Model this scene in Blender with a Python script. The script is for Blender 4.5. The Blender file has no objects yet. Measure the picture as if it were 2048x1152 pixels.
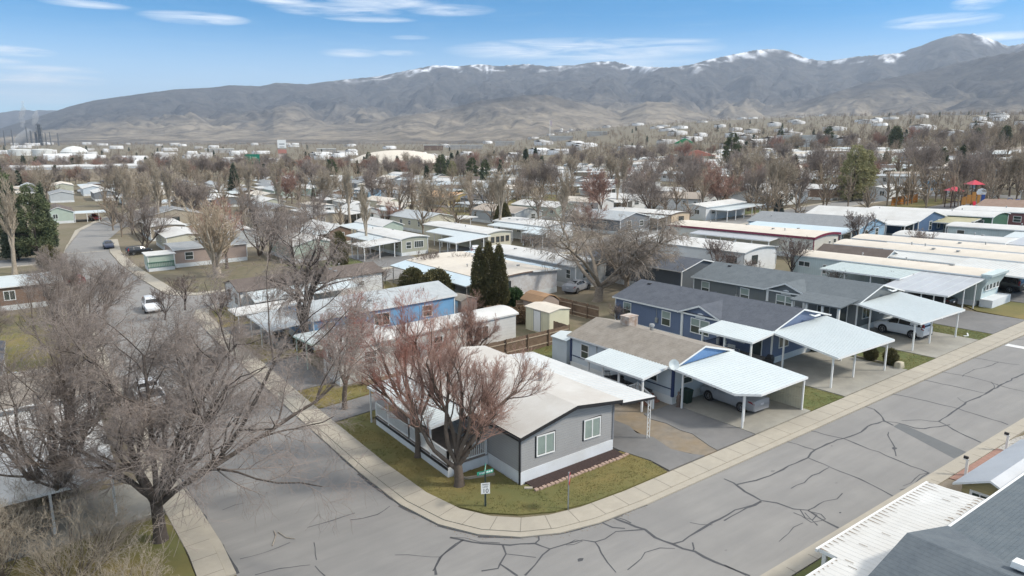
import bpy, bmesh, math, random
import numpy as np
from mathutils import Vector, Matrix
from mathutils.geometry import tessellate_polygon

# ---------------------------------------------------------------- camera, world, sun, exposure
SC = bpy.context.scene
COL = SC.collection
F_PX, HY, CAM_H = 1400.0, 285.0, 19.0            # focal length in photo pixels, eye level row, metres above the road
PITCH = math.atan((576 - HY) / F_PX)
YAW = math.radians(34.5)                          # the streets run along X and Y; the camera looks between them
cam = bpy.data.cameras.new('camera')
cam.sensor_width = 36.0
cam.lens = 36.0 * F_PX / 2048
cam.clip_start = 0.5
cam.clip_end = 80000
co = bpy.data.objects.new('camera', cam)
COL.objects.link(co)
co.location = (0, 0, CAM_H)
co.rotation_euler = (math.radians(90) - PITCH, 0, -YAW)
SC.camera = co

SUN_EL, SUN_AZ = math.radians(42), math.atan2(0.72, -0.70)   # azimuth clockwise from +Y
world = bpy.data.worlds.new('World')
SC.world = world
world.use_nodes = True
def build_world():
    nt = world.node_tree
    N, L = nt.nodes, nt.links
    bg = N['Background']
    tc = N.new('ShaderNodeTexCoord')
    # the real sky low over a winter valley is deep blue a few degrees up: look it up higher
    sep = N.new('ShaderNodeSeparateXYZ'); L.new(tc.outputs['Generated'], sep.inputs[0])
    def mth(op, a, b=None, clamp=False):
        n = N.new('ShaderNodeMath'); n.operation = op; n.use_clamp = clamp
        for i, v in enumerate((a, b)):
            if v is None: continue
            if isinstance(v, (int, float)): n.inputs[i].default_value = v
            else: L.new(v, n.inputs[i])
        return n.outputs[0]
    z2 = mth('ADD', mth('MULTIPLY', sep.outputs[2], 2.1), 0.012)
    cmb = N.new('ShaderNodeCombineXYZ')
    L.new(sep.outputs[0], cmb.inputs[0]); L.new(sep.outputs[1], cmb.inputs[1]); L.new(z2, cmb.inputs[2])
    nrm = N.new('ShaderNodeVectorMath'); nrm.operation = 'NORMALIZE'; L.new(cmb.outputs[0], nrm.inputs[0])
    sky = N.new('ShaderNodeTexSky'); sky.sky_type = 'NISHITA'; sky.sun_disc = False
    sky.sun_elevation = SUN_EL; sky.sun_rotation = SUN_AZ
    sky.altitude = 1300; sky.air_density = 1.0; sky.dust_density = 0.5; sky.ozone_density = 3.0
    L.new(nrm.outputs[0], sky.inputs[0])
    hs = N.new('ShaderNodeHueSaturation'); hs.inputs['Saturation'].default_value = 2.9; hs.inputs['Value'].default_value = 1.3; hs.inputs['Hue'].default_value = .486
    L.new(sky.outputs[0], hs.inputs['Color'])
    # thin streaks of high cloud: each an ellipse of azimuth and height, broken up by stretched noise
    sc = N.new('ShaderNodeVectorMath'); sc.operation = 'MULTIPLY'; sc.inputs[1].default_value = (1.0, 1.0, 11.0)
    L.new(tc.outputs['Generated'], sc.inputs[0])
    no = N.new('ShaderNodeTexNoise'); no.inputs['Scale'].default_value = 9; no.inputs['Detail'].default_value = 8
    no.inputs['Roughness'].default_value = 0.62; no.inputs['Distortion'].default_value = 0.6
    L.new(sc.outputs[0], no.inputs['Vector'])
    az = mth('ARCTAN2', sep.outputs[0], sep.outputs[1])
    el = mth('DIVIDE', sep.outputs[2], mth('SQRT', mth('ADD', mth('MULTIPLY', sep.outputs[0], sep.outputs[0]), mth('MULTIPLY', sep.outputs[1], sep.outputs[1]))))
    clouds = [(1165, 100, 270, 24, 1.0), (390, 36, 95, 12, .95), (670, 20, 125, 14, .9), (740, 38, 90, 7, .8), (770, 4, 110, 14, .9), (10, 101, 75, 9, 1.0),
              (70, 158, 110, 12, .85), (100, 138, 90, 7, .6), (700, 106, 60, 9, .7), (800, 106, 50, 6, .6), (560, 2, 60, 8, .8), (170, 8, 70, 7, .7),
              (1880, 42, 90, 13, .85), (1955, 6, 40, 12, .7), (1990, 73, 80, 8, .8), (900, 20, 90, 12, .6), (0, 122, 45, 6, .7), (1350, 83, 90, 6, .5), (20, 190, 140, 16, .35), (1230, 130, 200, 16, .5), (820, 75, 40, 5, .4), (2100, 100, 120, 20, .6)]
    tot = None
    for (u, v, ru, rv, amp) in clouds:
        d = pixel_ray(u, v)
        wx, wy = cam_to_st(d[0], d[1])
        a0 = math.atan2(wx, wy); e0 = d[2] / math.hypot(d[0], d[1])
        dx = mth('DIVIDE', mth('SUBTRACT', az, a0), ru / F_PX)
        dy = mth('DIVIDE', mth('SUBTRACT', el, e0), rv / F_PX)
        r2 = mth('ADD', mth('MULTIPLY', dx, dx), mth('MULTIPLY', dy, dy))
        g = mth('MULTIPLY', mth('SUBTRACT', 1.0, r2, True), amp)
        tot = g if tot is None else mth('MAXIMUM', tot, g)
    n2 = mth('MULTIPLY', mth('SUBTRACT', no.outputs[0], 0.36), 3.2, True)
    cl = mth('MULTIPLY', mth('MULTIPLY', mth('POWER', tot, 0.8), n2, True), 0.92)
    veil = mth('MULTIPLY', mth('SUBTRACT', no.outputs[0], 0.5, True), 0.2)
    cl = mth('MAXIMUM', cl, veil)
    # white cloud sheet added overhead, out of view, to neutralise the blue ambient light
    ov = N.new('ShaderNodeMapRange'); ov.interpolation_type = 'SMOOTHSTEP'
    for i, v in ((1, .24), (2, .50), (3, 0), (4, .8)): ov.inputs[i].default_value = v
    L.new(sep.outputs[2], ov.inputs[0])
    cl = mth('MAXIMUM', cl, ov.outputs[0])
    # the pale band of thin haze cloud low over the ridges
    lo = N.new('ShaderNodeMapRange'); lo.interpolation_type = 'SMOOTHSTEP'
    for i, v in ((1, .17), (2, .045), (3, 0), (4, .62)): lo.inputs[i].default_value = v
    L.new(sep.outputs[2], lo.inputs[0])
    m0 = N.new('ShaderNodeMixRGB'); m0.inputs[2].default_value = (6.6, 7.5, 8.0, 1); L.new(lo.outputs[0], m0.inputs[0]); L.new(hs.outputs[0], m0.inputs[1])
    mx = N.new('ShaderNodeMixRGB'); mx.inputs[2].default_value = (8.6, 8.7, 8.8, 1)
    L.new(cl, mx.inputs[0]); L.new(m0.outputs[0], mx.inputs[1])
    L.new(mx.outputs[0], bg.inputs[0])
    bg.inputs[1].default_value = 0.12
ct, sn = math.cos(YAW), math.sin(YAW)
def cam_to_st(x, y): return x * ct + y * sn, -x * sn + y * ct
def st_to_cam(s, t): return s * ct - t * sn, s * sn + t * ct
def pixel_ray(u, v):
    x = (u - 1024) / F_PX; y = -(v - 576) / F_PX
    return (x, math.cos(PITCH) + y * math.sin(PITCH), -math.sin(PITCH) + y * math.cos(PITCH))
build_world()
sun = bpy.data.lights.new('sun', 'SUN')
sun.energy = 2.8; sun.angle = math.radians(7); sun.color = (1.0, 0.94, 0.84)
so = bpy.data.objects.new('sun', sun); COL.objects.link(so)
sd = Vector((math.sin(SUN_AZ) * math.cos(SUN_EL), math.cos(SUN_AZ) * math.cos(SUN_EL), math.sin(SUN_EL)))
so.rotation_euler = sd.to_track_quat('Z', 'Y').to_euler()
SC.view_settings.view_transform = 'Standard'
SC.view_settings.look = 'None'
SC.view_settings.exposure = 0.46
SC.view_settings.gamma = 1.0
SC.render.engine = 'CYCLES'
SC.cycles.max_bounces = 6
SC.cycles.transparent_max_bounces = 6
SC.cycles.volume_bounces = 0

# ---------------------------------------------------------------- the lie of the land
GR = 0.0477                                       # the land climbs to the right of the view at 4.8 %, levels out on the left
def T(s, t):
    """ground height; arrays or numbers"""
    s = np.asarray(s, float); t = np.asarray(t, float)
    x = s * ct - t * sn; y = s * sn + t * ct
    z = GR * (18.0 * np.log1p(np.exp(np.clip((x + 45) / 18.0, -50, 50))) - 45)
    z = np.minimum(z, 10 + 0.85 * z)
    far = 0.022 * 60 * np.log1p(np.exp(np.clip((y - 330) / 60.0, -40, 40)))
    q = np.clip((y - 500) / 1900.0, 0, 1)
    return z + np.minimum(far, 40) / (1 + np.exp(-(x - 110) / 90.0)) + 15 * q * q * (3 - 2 * q)
def Tf(s, t): return float(T(s, t))
def P(u, v, h=0.0):
    """where the sight line through photo pixel (u, v) is h metres above the ground"""
    d = pixel_ray(u, v); dx, dy = cam_to_st(d[0], d[1])
    g = lambda k: CAM_H + d[2] * k - Tf(dx * k, dy * k) - h
    lo, hi = 1.0, 2.0
    while g(hi) > 0 and hi < 9000: lo = hi; hi *= 1.06
    for _ in range(40):
        m = (lo + hi) / 2
        if g(m) > 0: lo = m
        else: hi = m
    return dx * lo, dy * lo

# ---------------------------------------------------------------- materials
MATS = {}
def mat(name, c1, c2=None, scale=3.0, rough=0.85, bump=0.0, bscale=None, stripe=None, metal=0.0, coord='Object', detail=6, spec=None, rnd=0.0, c3=None, scale3=0.3, amt3=0.5, stretch=None):
    """procedural surface: two colours mixed by noise, an optional third in big patches, optional stripes
    stripe = (axis, period, darkness, bump)"""
    if name in MATS: return MATS[name]
    m = bpy.data.materials.new(name); m.use_nodes = True
    nt = m.node_tree; N, L = nt.nodes, nt.links
    b = N['Principled BSDF']
    b.inputs['Roughness'].default_value = rough; b.inputs['Metallic'].default_value = metal
    if spec is not None: b.inputs['Specular IOR Level'].default_value = spec
    if coord == 'World':
        vec = N.new('ShaderNodeNewGeometry').outputs['Position']
    else:
        vec = N.new('ShaderNodeTexCoord').outputs[coord]
    if stretch:
        sv = N.new('ShaderNodeVectorMath'); sv.operation = 'MULTIPLY'; sv.inputs[1].default_value = stretch
        L.new(vec, sv.inputs[0]); nvec = sv.outputs[0]
    else: nvec = vec
    c2 = c2 or tuple(x * 0.82 for x in c1)
    no = N.new('ShaderNodeTexNoise'); no.inputs['Scale'].default_value = scale; no.inputs['Detail'].default_value = detail; no.inputs['Roughness'].default_value = .65
    L.new(nvec, no.inputs['Vector'])
    rp = N.new('ShaderNodeValToRGB'); rp.color_ramp.elements[0].position = .32; rp.color_ramp.elements[1].position = .68
    rp.color_ramp.elements[0].color = (*c1, 1); rp.color_ramp.elements[1].color = (*c2, 1)
    L.new(no.outputs[0], rp.inputs[0])
    col = rp.outputs[0]
    if c3:
        n3 = N.new('ShaderNodeTexNoise'); n3.inputs['Scale'].default_value = scale3; n3.inputs['Detail'].default_value = 5; n3.inputs['Roughness'].default_value = .6
        L.new(vec, n3.inputs['Vector'])
        r3 = N.new('ShaderNodeMapRange'); r3.inputs[1].default_value = .5 - .12; r3.inputs[2].default_value = .5 + .15; r3.inputs[4].default_value = amt3
        L.new(n3.outputs[0], r3.inputs[0])
        mx = N.new('ShaderNodeMixRGB'); L.new(r3.outputs[0], mx.inputs[0]); L.new(col, mx.inputs[1]); mx.inputs[2].default_value = (*c3, 1)
        col = mx.outputs[0]
    if rnd:
        oi = N.new('ShaderNodeObjectInfo'); hs = N.new('ShaderNodeHueSaturation')
        mr = N.new('ShaderNodeMapRange'); mr.inputs[3].default_value = 1 - rnd; mr.inputs[4].default_value = 1 + rnd
        L.new(oi.outputs['Random'], mr.inputs[0]); L.new(mr.outputs[0], hs.inputs['Value']); L.new(col, hs.inputs['Color']); col = hs.outputs[0]
    hgt = None
    if stripe:
        ax, per, dark, sb = stripe
        sp = N.new('ShaderNodeSeparateXYZ'); L.new(vec, sp.inputs[0])
        dv = N.new('ShaderNodeMath'); dv.operation = 'DIVIDE'; L.new(sp.outputs[ax], dv.inputs[0]); dv.inputs[1].default_value = per
        fr = N.new('ShaderNodeMath'); fr.operation = 'FRACT'; L.new(dv.outputs[0], fr.inputs[0])
        lt = N.new('ShaderNodeMapRange'); lt.inputs[1].default_value = 0.0; lt.inputs[2].default_value = .16; lt.inputs[3].default_value = 1; lt.inputs[4].default_value = 0
        L.new(fr.outputs[0], lt.inputs[0])
        ml = N.new('ShaderNodeMath'); ml.operation = 'MULTIPLY'; L.new(lt.outputs[0], ml.inputs[0]); ml.inputs[1].default_value = dark
        mx = N.new('ShaderNodeMixRGB'); mx.blend_type = 'MULTIPLY'; L.new(ml.outputs[0], mx.inputs[0]); L.new(col, mx.inputs[1]); mx.inputs[2].default_value = (.35, .35, .36, 1)
        col = mx.outputs[0]
        if sb: hgt = (fr.outputs[0], sb)
    L.new(col, b.inputs['Base Color'])
    nrmo = None
    if hgt:
        bp = N.new('ShaderNodeBump'); bp.inputs['Strength'].default_value = .6; bp.inputs['Distance'].default_value = hgt[1]
        L.new(hgt[0], bp.inputs['Height']); nrmo = bp.outputs[0]
    if bump:
        nb = N.new('ShaderNodeTexNoise'); nb.inputs['Scale'].default_value = bscale or scale * 4; nb.inputs['Detail'].default_value = 4
        L.new(nvec, nb.inputs['Vector'])
        bp = N.new('ShaderNodeBump'); bp.inputs['Strength'].default_value = .7; bp.inputs['Distance'].default_value = bump
        L.new(nb.outputs[0], bp.inputs['Height'])
        if nrmo: L.new(nrmo, bp.inputs['Normal'])
        nrmo = bp.outputs[0]
    if nrmo: L.new(nrmo, b.inputs['Normal'])
    MATS[name] = m
    return m

# ---------------------------------------------------------------- mesh building
WL = {}                                           # where each object's origin stands in the world
def tag(o, label=None, cat=None, group=None, kind=None):
    if label: o['label'] = label
    if cat: o['category'] = cat
    if group: o['group'] = group
    if kind: o['kind'] = kind
    return o
def empty(name, s, t, z=None, label=None, cat=None, group=None, rz=0.0):
    o = bpy.data.objects.new(name, None); COL.objects.link(o)
    o.empty_display_size = .3
    z = Tf(s, t) if z is None else z
    o.location = (s, t, z); o.rotation_euler = (0, 0, rz)
    WL[o.name] = (s, t, z)
    return tag(o, label, cat, group)
def np_mesh(name, V, Q, mats, smooth=False, mi=None):
    """V (n,3), Q list/array of quads or tris of equal length"""
    me = bpy.data.meshes.new(name)
    V = np.asarray(V, np.float32); Q = np.asarray(Q, np.int32)
    n, k = Q.shape
    me.vertices.add(len(V)); me.vertices.foreach_set('co', V.ravel())
    me.loops.add(n * k); me.loops.foreach_set('vertex_index', Q.ravel())
    me.polygons.add(n); me.polygons.foreach_set('loop_start', np.arange(0, n * k, k, dtype=np.int32))
    me.polygons.foreach_set('loop_total', np.full(n, k, np.int32))
    if mi is not None: me.polygons.foreach_set('material_index', np.asarray(mi, np.int32))
    if smooth: me.polygons.foreach_set('use_smooth', np.ones(n, bool))
    me.update(calc_edges=True)
    for m in (mats if isinstance(mats, (list, tuple)) else [mats]): me.materials.append(m)
    return me
class MB:
    def __init__(self): self.V = []; self.F = []; self.M = []
    def face(self, pts, m=0):
        i = len(self.V); self.V += [tuple(p) for p in pts]; self.F.append(tuple(range(i, i + len(pts)))); self.M.append(m)
    def hexa(self, p, m=0):                       # p: 4 bottom then 4 top, counter-clockwise seen from above
        i = len(self.V); self.V += [tuple(q) for q in p]
        for f in ((3, 2, 1, 0), (4, 5, 6, 7), (0, 1, 5, 4), (1, 2, 6, 5), (2, 3, 7, 6), (3, 0, 4, 7)):
            self.F.append(tuple(i + k for k in f)); self.M.append(m)
    def box(self, a0, a1, b0, b1, z0, z1, m=0):
        self.hexa([(a0, b0, z0), (a1, b0, z0), (a1, b1, z0), (a0, b1, z0), (a0, b0, z1), (a1, b0, z1), (a1, b1, z1), (a0, b1, z1)], m)
    def prism(self, prof, ax, a, b, m=0, mside=None, mend=None):
        """profile [(across, z)...] counter-clockwise, run along 't' or 's' from a to b"""
        n = len(prof); i = len(self.V)
        mk = (lambda q, e: (q[0], e, q[1])) if ax == 't' else (lambda q, e: (e, q[0], q[1]))
        self.V += [mk(q, a) for q in prof] + [mk(q, b) for q in prof]
        for k in range(n):
            j = (k + 1) % n
            f = (i + k, i + j, i + n + j, i + n + k)
            self.F.append(f if ax == 's' else f[::-1]); self.M.append(m if mside is None else mside[k])
        e0 = tuple(i + k for k in range(n)); e1 = tuple(i + n + k for k in range(n))
        self.F.append(e0[::-1] if ax == 's' else e0); self.F.append(e1 if ax == 's' else e1[::-1]); self.M += [m if mend is None else mend] * 2
    def bar(self, p, q, w, h=None, m=0):
        """a square bar between two points"""
        h = h or w
        p = Vector(p); q = Vector(q); d = (q - p).normalized()
        up = Vector((0, 0, 1)) if abs(d.z) < .95 else Vector((0, 1, 0))
        x = d.cross(up).normalized() * (w / 2); y = x.cross(d).normalized() * (h / 2)
        self.hexa([p - x - y, p + x - y, q + x - y, q - x - y, p - x + y, p + x + y, q + x + y, q - x + y], m)
    def tube(self, p, q, r, r2=None, n=10, m=0, caps=True):
        r2 = r if r2 is None else r2
        p = Vector(p); q = Vector(q); d = (q - p).normalized()
        up = Vector((0, 0, 1)) if abs(d.z) < .95 else Vector((0, 1, 0))
        x = d.cross(up).normalized(); y = d.cross(x)
        i = len(self.V)
        for c, rr in ((p, r), (q, r2)):
            for k in range(n):
                a = 2 * math.pi * k / n; self.V.append(tuple(c + (x * math.cos(a) + y * math.sin(a)) * rr))
        for k in range(n):
            j = (k + 1) % n; self.F.append((i + k, i + j, i + n + j, i + n + k)[::-1]); self.M.append(m)
        if caps:
            self.F.append(tuple(i + k for k in range(n))); self.F.append(tuple(i + n + k for k in range(n))[::-1]); self.M += [m, m]
    def lathe(self, c, prof, n=16, m=0, sx=1.0, sy=1.0):
        i = len(self.V)
        for (r, z) in prof:
            for k in range(n):
                a = 2 * math.pi * k / n; self.V.append((c[0] + r * sx * math.cos(a), c[1] + r * sy * math.sin(a), c[2] + z))
        for j in range(len(prof) - 1):
            for k in range(n):
                k2 = (k + 1) % n; self.F.append((i + j * n + k, i + j * n + k2, i + (j + 1) * n + k2, i + (j + 1) * n + k)); self.M.append(m)
        self.F.append(tuple(i + k for k in range(n))[::-1]); e = i + (len(prof) - 1) * n
        self.F.append(tuple(e + k for k in range(n))); self.M += [m, m]
    def build(self, name, mats, parent=None, warp=True, smooth=False, origin=None, bevel=0.0):
        mats = mats if isinstance(mats, (list, tuple)) else [mats]
        me = bpy.data.meshes.new(name)
        V = np.array(self.V, float)
        if parent is not None: w = WL.get(parent.name, (0, 0, 0))
        elif origin is not None: w = origin
        elif warp:
            a, b = (V[:, 0].min() + V[:, 0].max()) / 2, (V[:, 1].min() + V[:, 1].max()) / 2; w = (a, b, Tf(a, b))
        else: w = (0, 0, 0)
        if warp:
            V[:, 2] += T(V[:, 0], V[:, 1]); V = V - np.array(w)
        me.from_pydata(V.tolist(), [], self.F)
        for m in mats: me.materials.append(m)
        if len(mats) > 1: me.polygons.foreach_set('material_index', np.array(self.M, np.int32))
        if smooth: me.polygons.foreach_set('use_smooth', np.ones(len(self.F), bool))
        me.update()
        o = bpy.data.objects.new(name, me); COL.objects.link(o)
        if bevel:
            md = o.modifiers.new('bevel', 'BEVEL'); md.width = bevel; md.segments = 2; md.limit_method = 'ANGLE'
        if parent is not None:
            o.parent = parent; WL[o.name] = w
        else:
            o.location = w; WL[o.name] = tuple(w)
        return o
def sheet(name, poly, z, mats, cell=3.0, thick=.2, parent=None, edge=None):
    """a slab with the outline poly laid over the land, its top z above it"""
    bm = bmesh.new()
    vs = [bm.verts.new((p[0], p[1], 0)) for p in poly]
    for tr in tessellate_polygon([[Vector((p[0], p[1], 0)) for p in poly]]):
        try: bm.faces.new([vs[k] for k in tr])
        except ValueError: pass
    xs = [p[0] for p in poly]; ys = [p[1] for p in poly]
    if cell:
        for ax, lo, hi in ((0, min(xs), max(xs)), (1, min(ys), max(ys))):
            k = math.floor(lo / cell) * cell + cell
            while k < hi:
                co_ = [0, 0, 0]; co_[ax] = k + .0137; no_ = [0, 0, 0]; no_[ax] = 1
                bmesh.ops.bisect_plane(bm, geom=bm.verts[:] + bm.edges[:] + bm.faces[:], plane_co=co_, plane_no=no_)
                k += cell
    top = bm.faces[:]
    r = bmesh.ops.extrude_face_region(bm, geom=top)
    for v in [e for e in r['geom'] if isinstance(e, bmesh.types.BMVert)]: v.co.z = 1
    bmesh.ops.recalc_face_normals(bm, faces=bm.faces[:])
    bm.verts.ensure_lookup_table()
    A = np.array([v.co[:] for v in bm.verts])
    zz = T(A[:, 0], A[:, 1]) + z - thick * (1 - A[:, 2])
    w = WL.get(parent.name, (0, 0, 0)) if parent is not None else (float(A[:, 0].mean()), float(A[:, 1].mean()), 0.0)
    for v, h in zip(bm.verts, zz): v.co = (v.co.x - w[0], v.co.y - w[1], h - w[2])
    me = bpy.data.meshes.new(name); bm.to_mesh(me); bm.free()
    for m in (mats if isinstance(mats, (list, tuple)) else [mats]): me.materials.append(m)
    o = bpy.data.objects.new(name, me); COL.objects.link(o)
    if parent is not None: o.parent = parent
    else: o.location = w
    WL[o.name] = w
    return o
def copy_tree(o, parent=None):
    c = o.copy(); COL.objects.link(c)
    if parent is not None: c.parent = parent
    for ch in list(o.children): copy_tree(ch, c)
    return c
# ---------------------------------------------------------------- ground, roads, pavements
def vnoise(x, y, seed=0):
    xi = np.floor(x).astype(np.int64); yi = np.floor(y).astype(np.int64); fx = x - xi; fy = y - yi
    fx = fx * fx * (3 - 2 * fx); fy = fy * fy * (3 - 2 * fy)
    def h(a, b):
        n = (a * 374761393 + b * 668265263 + seed * 1442695041) & 0x7fffffff
        n = ((n ^ (n >> 13)) * 1274126177) & 0x7fffffff
        n = n ^ (n >> 16)
        return (n & 0xffff) / 65535.0
    return (h(xi, yi) * (1 - fx) + h(xi + 1, yi) * fx) * (1 - fy) + (h(xi, yi + 1) * (1 - fx) + h(xi + 1, yi + 1) * fx) * fy
def fbm(x, y, o=5, seed=0, ridged=False):
    a = 0; amp = .5; tot = 0
    for k in range(o):
        n = vnoise(x, y, seed + k * 17)
        if ridged: n = 1 - np.abs(2 * n - 1)
        a = a + amp * n; tot += amp; amp *= .5; x = x * 2.03 + 5.1; y = y * 2.03 + 1.7
    return a / tot
m_earth = mat('dry_ground', (.17, .135, .085), (.11, .105, .055), scale=.9, rough=.95, bump=.05, bscale=5, coord='World', c3=(.20, .165, .12), scale3=.06, amt3=.8)
m_lawn = mat('winter_lawn', (.22, .165, .055), (.15, .125, .04), scale=1.1, rough=.95, bump=.03, bscale=22, coord='World', c3=(.105, .115, .036), scale3=.16, amt3=.8, detail=9)
m_lawn2 = mat('greener_lawn', (.16, .14, .05), (.085, .105, .03), scale=1.3, rough=.95, bump=.03, bscale=22, coord='World', c3=(.07, .10, .025), scale3=.3, amt3=.8, detail=9)
m_asph = mat('old_asphalt', (.262, .252, .236), (.218, .210, .199), stretch=(.13, 1.0, 1.0), scale=1.4, rough=.9, bump=.006, bscale=60, coord='World', c3=(.188, .183, .176), scale3=.23, amt3=.55, detail=9)
m_asph2 = mat('driveway_asphalt', (.17, .168, .165), (.135, .133, .13), scale=1.2, rough=.9, bump=.006, bscale=60, coord='World', c3=(.21, .20, .19), scale3=.4, amt3=.6)
m_conc = mat('pavement_concrete', (.41, .37, .30), (.35, .315, .255), scale=1.6, rough=.9, bump=.004, bscale=50, coord='World', c3=(.33, .30, .25), scale3=.35, amt3=.6)
m_drive = mat('driveway_concrete', (.36, .34, .29), (.30, .285, .245), scale=.9, rough=.88, bump=.004, bscale=50, coord='World', c3=(.20, .19, .17), scale3=.33, amt3=.75)
m_stain = mat('road_grime', (.16, .155, .15), (.21, .205, .195), scale=3, rough=.95, coord='World')
m_seal = mat('crack_sealant', (.055, .056, .06), (.075, .076, .08), scale=6, rough=.8, coord='World')
m_joint = mat('pavement_joint', (.20, .18, .15), rough=.9, coord='World')
m_white = mat('white_paint', (.78, .78, .76), (.70, .70, .68), scale=2, rough=.5)
m_dirt = mat('dirt_and_gravel', (.25, .215, .175), (.17, .15, .12), scale=1.6, rough=.95, bump=.03, bscale=25, coord='World', c3=(.26, .18, .09), scale3=.5, amt3=.5)

def build_ground():
    az = np.radians(np.linspace(-62, 62, 187)); r = np.concatenate([[0.0], np.geomspace(6, 2650, 150)])
    A, R = np.meshgrid(az + 0.0, r, indexing='ij')
    x = R * np.sin(A); y = R * np.cos(A) - 14
    s = x * ct + y * sn; t = -x * sn + y * ct
    z = T(s, t) - 0.03
    n, m = A.shape; idx = np.arange(n * m).reshape(n, m)
    Q = np.stack([idx[:-1, :-1], idx[:-1, 1:], idx[1:, 1:], idx[1:, :-1]], -1).reshape(-1, 4)
    me = np_mesh('ground', np.stack([s, t, z], -1).reshape(-1, 3), Q, m_earth, smooth=True)
    o = bpy.data.objects.new('ground', me); COL.objects.link(o); tag(o, kind='structure'); return o
build_ground()
def struct(name, poly, z, m, **k):
    k.setdefault('thick', .13)
    return tag(sheet(name, poly, z, m, **k), kind='structure')
curbN = [(175, 23.8), (24.9, 23.7), (21.7, 23.9), (19.6, 24.4), (17.9, 25.3), (16.4, 26.8), (15.3, 28.9), (14.65, 32), (14.4, 37), (14.3, 49), (14.3, 62), (14.4, 80), (14.5, 88), (15.4, 91.6), (18, 93.4)]
backN = [(175, 25.6), (24.9, 25.5), (22.6, 25.65), (20.6, 26.1), (19.0, 27.0), (17.7, 28.3), (16.7, 30.2), (16.2, 32.8), (15.95, 37), (15.9, 49), (15.8, 62), (15.9, 80), (16.0, 86), (16.8, 90), (18, 91.9)]
st2S = [(18, 93.4), (190, 93.4)]; st2N = [(190, 101.6), (17.5, 101.6), (15.2, 103)]
rightUp = [(14.0, 106), (12.9, 120), (11.9, 138), (11.8, 156), (13.4, 177), (18, 198), (27, 222), (45, 250), (75, 275)]
leftDn = [(66, 286), (34, 262), (17.4, 230), (9.5, 200), (5.4, 172), (4.5, 160), (0.5, 157), (-70, 157), (-70, 148), (0.5, 148), (4.5, 144), (4.5, 110), (4.6, 62), (5.1, 52), (5.7, 40), (5.95, 34), (5.9, 31), (5.2, 27.5), (3.0, 24.9), (0, 24.0), (-40, 23.8)]
road = struct('road', [(-40, 16.3), (175, 16.3)] + curbN + st2S[1:] + st2N + rightUp + leftDn, 0.0, m_asph, cell=4.0, thick=.12)
def off(line, d):
    out = []
    for i, p in enumerate(line):
        a = Vector(line[max(0, i - 1)]); b = Vector(line[min(len(line) - 1, i + 1)]); q = (b - a).normalized()
        out.append((p[0] - q.y * d, p[1] + q.x * d))
    return out
def walk(name, line, wk, ww, side, joints=0):
    """kerb of width wk beside line, pavement of width ww behind it; side +1 = left of the line's direction"""
    a = off(line, side * .0); b = off(line, side * wk); c = off(line, side * (wk + ww))
    k = struct('kerb', a + b[::-1], .065, m_conc, cell=4, thick=.15)
    w = struct(name, [*off(line, side * (wk + .012))] + c[::-1], .10, m_conc, cell=4, thick=.2)
    if joints:
        jb = MB(); acc = 0
        for i in range(len(line) - 1):
            p, q = Vector(b[i]), Vector(b[i + 1]); pc, qc = Vector(c[i]), Vector(c[i + 1]); L = (q - p).length
            d = joints - acc
            while d < L:
                f = d / L; u = p.lerp(q, f); v = pc.lerp(qc, f); dr = (q - p).normalized() * .018
                jb.face([(u.x - dr.x, u.y - dr.y, .103), (u.x + dr.x, u.y + dr.y, .103), (v.x + dr.x, v.y + dr.y, .103), (v.x - dr.x, v.y - dr.y, .103)])
                d += joints
            acc = L - (d - joints)
        for fc in jb.F: pass
        jb.build('joint', m_joint, parent=w)
    return w
walk('pavement', [(100, 23.8), (60, 23.8)] + curbN[1:], .42, 1.30, -1, joints=1.55)
walk('pavement', leftDn[-10:-4], .40, 1.15, -1, joints=1.6)
walk('pavement', [(24, 16.3), (60, 16.3), (100, 16.3)], .36, .48, -1, joints=1.6)
struct('kerb', [(-70, 147.9), (0.5, 147.9), (4.4, 144), (4.4, 110), (4.4, 62), (3.4, 62), (3.4, 144), (0, 146.9), (-70, 146.9)], .08, m_conc, cell=4)
struct('kerb', leftDn[:6] + [(4.4, 161), (8.5, 201), (16.4, 231), (33, 263), (65, 287)], .08, m_conc, cell=4)
struct('kerb', [(175, 101.7), (17.6, 101.7), (15.3, 103), (14.1, 106), (13.0, 120), (12.0, 138), (11.9, 156), (13.5, 177), (15.3, 177), (13.8, 156), (13.9, 138), (14.9, 120), (15.9, 107), (17.6, 103.2), (175, 102.8)], .08, m_conc, cell=4)
struct('kerb', [(18.1, 92.4), (190, 92.4), (190, 93.3), (18.1, 93.3)], .08, m_conc, cell=4)
struct('street', [(200, 16), (208, 16), (196, 180), (188, 180)], .01, m_asph, cell=5)
struct('street', [(24, 160), (250, 160), (250, 167), (24, 167)], .01, m_asph, cell=5)
struct('playground_court', [(160, 50), (186, 50), (186, 78), (160, 78)], .03, m_asph2, cell=4)
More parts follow.
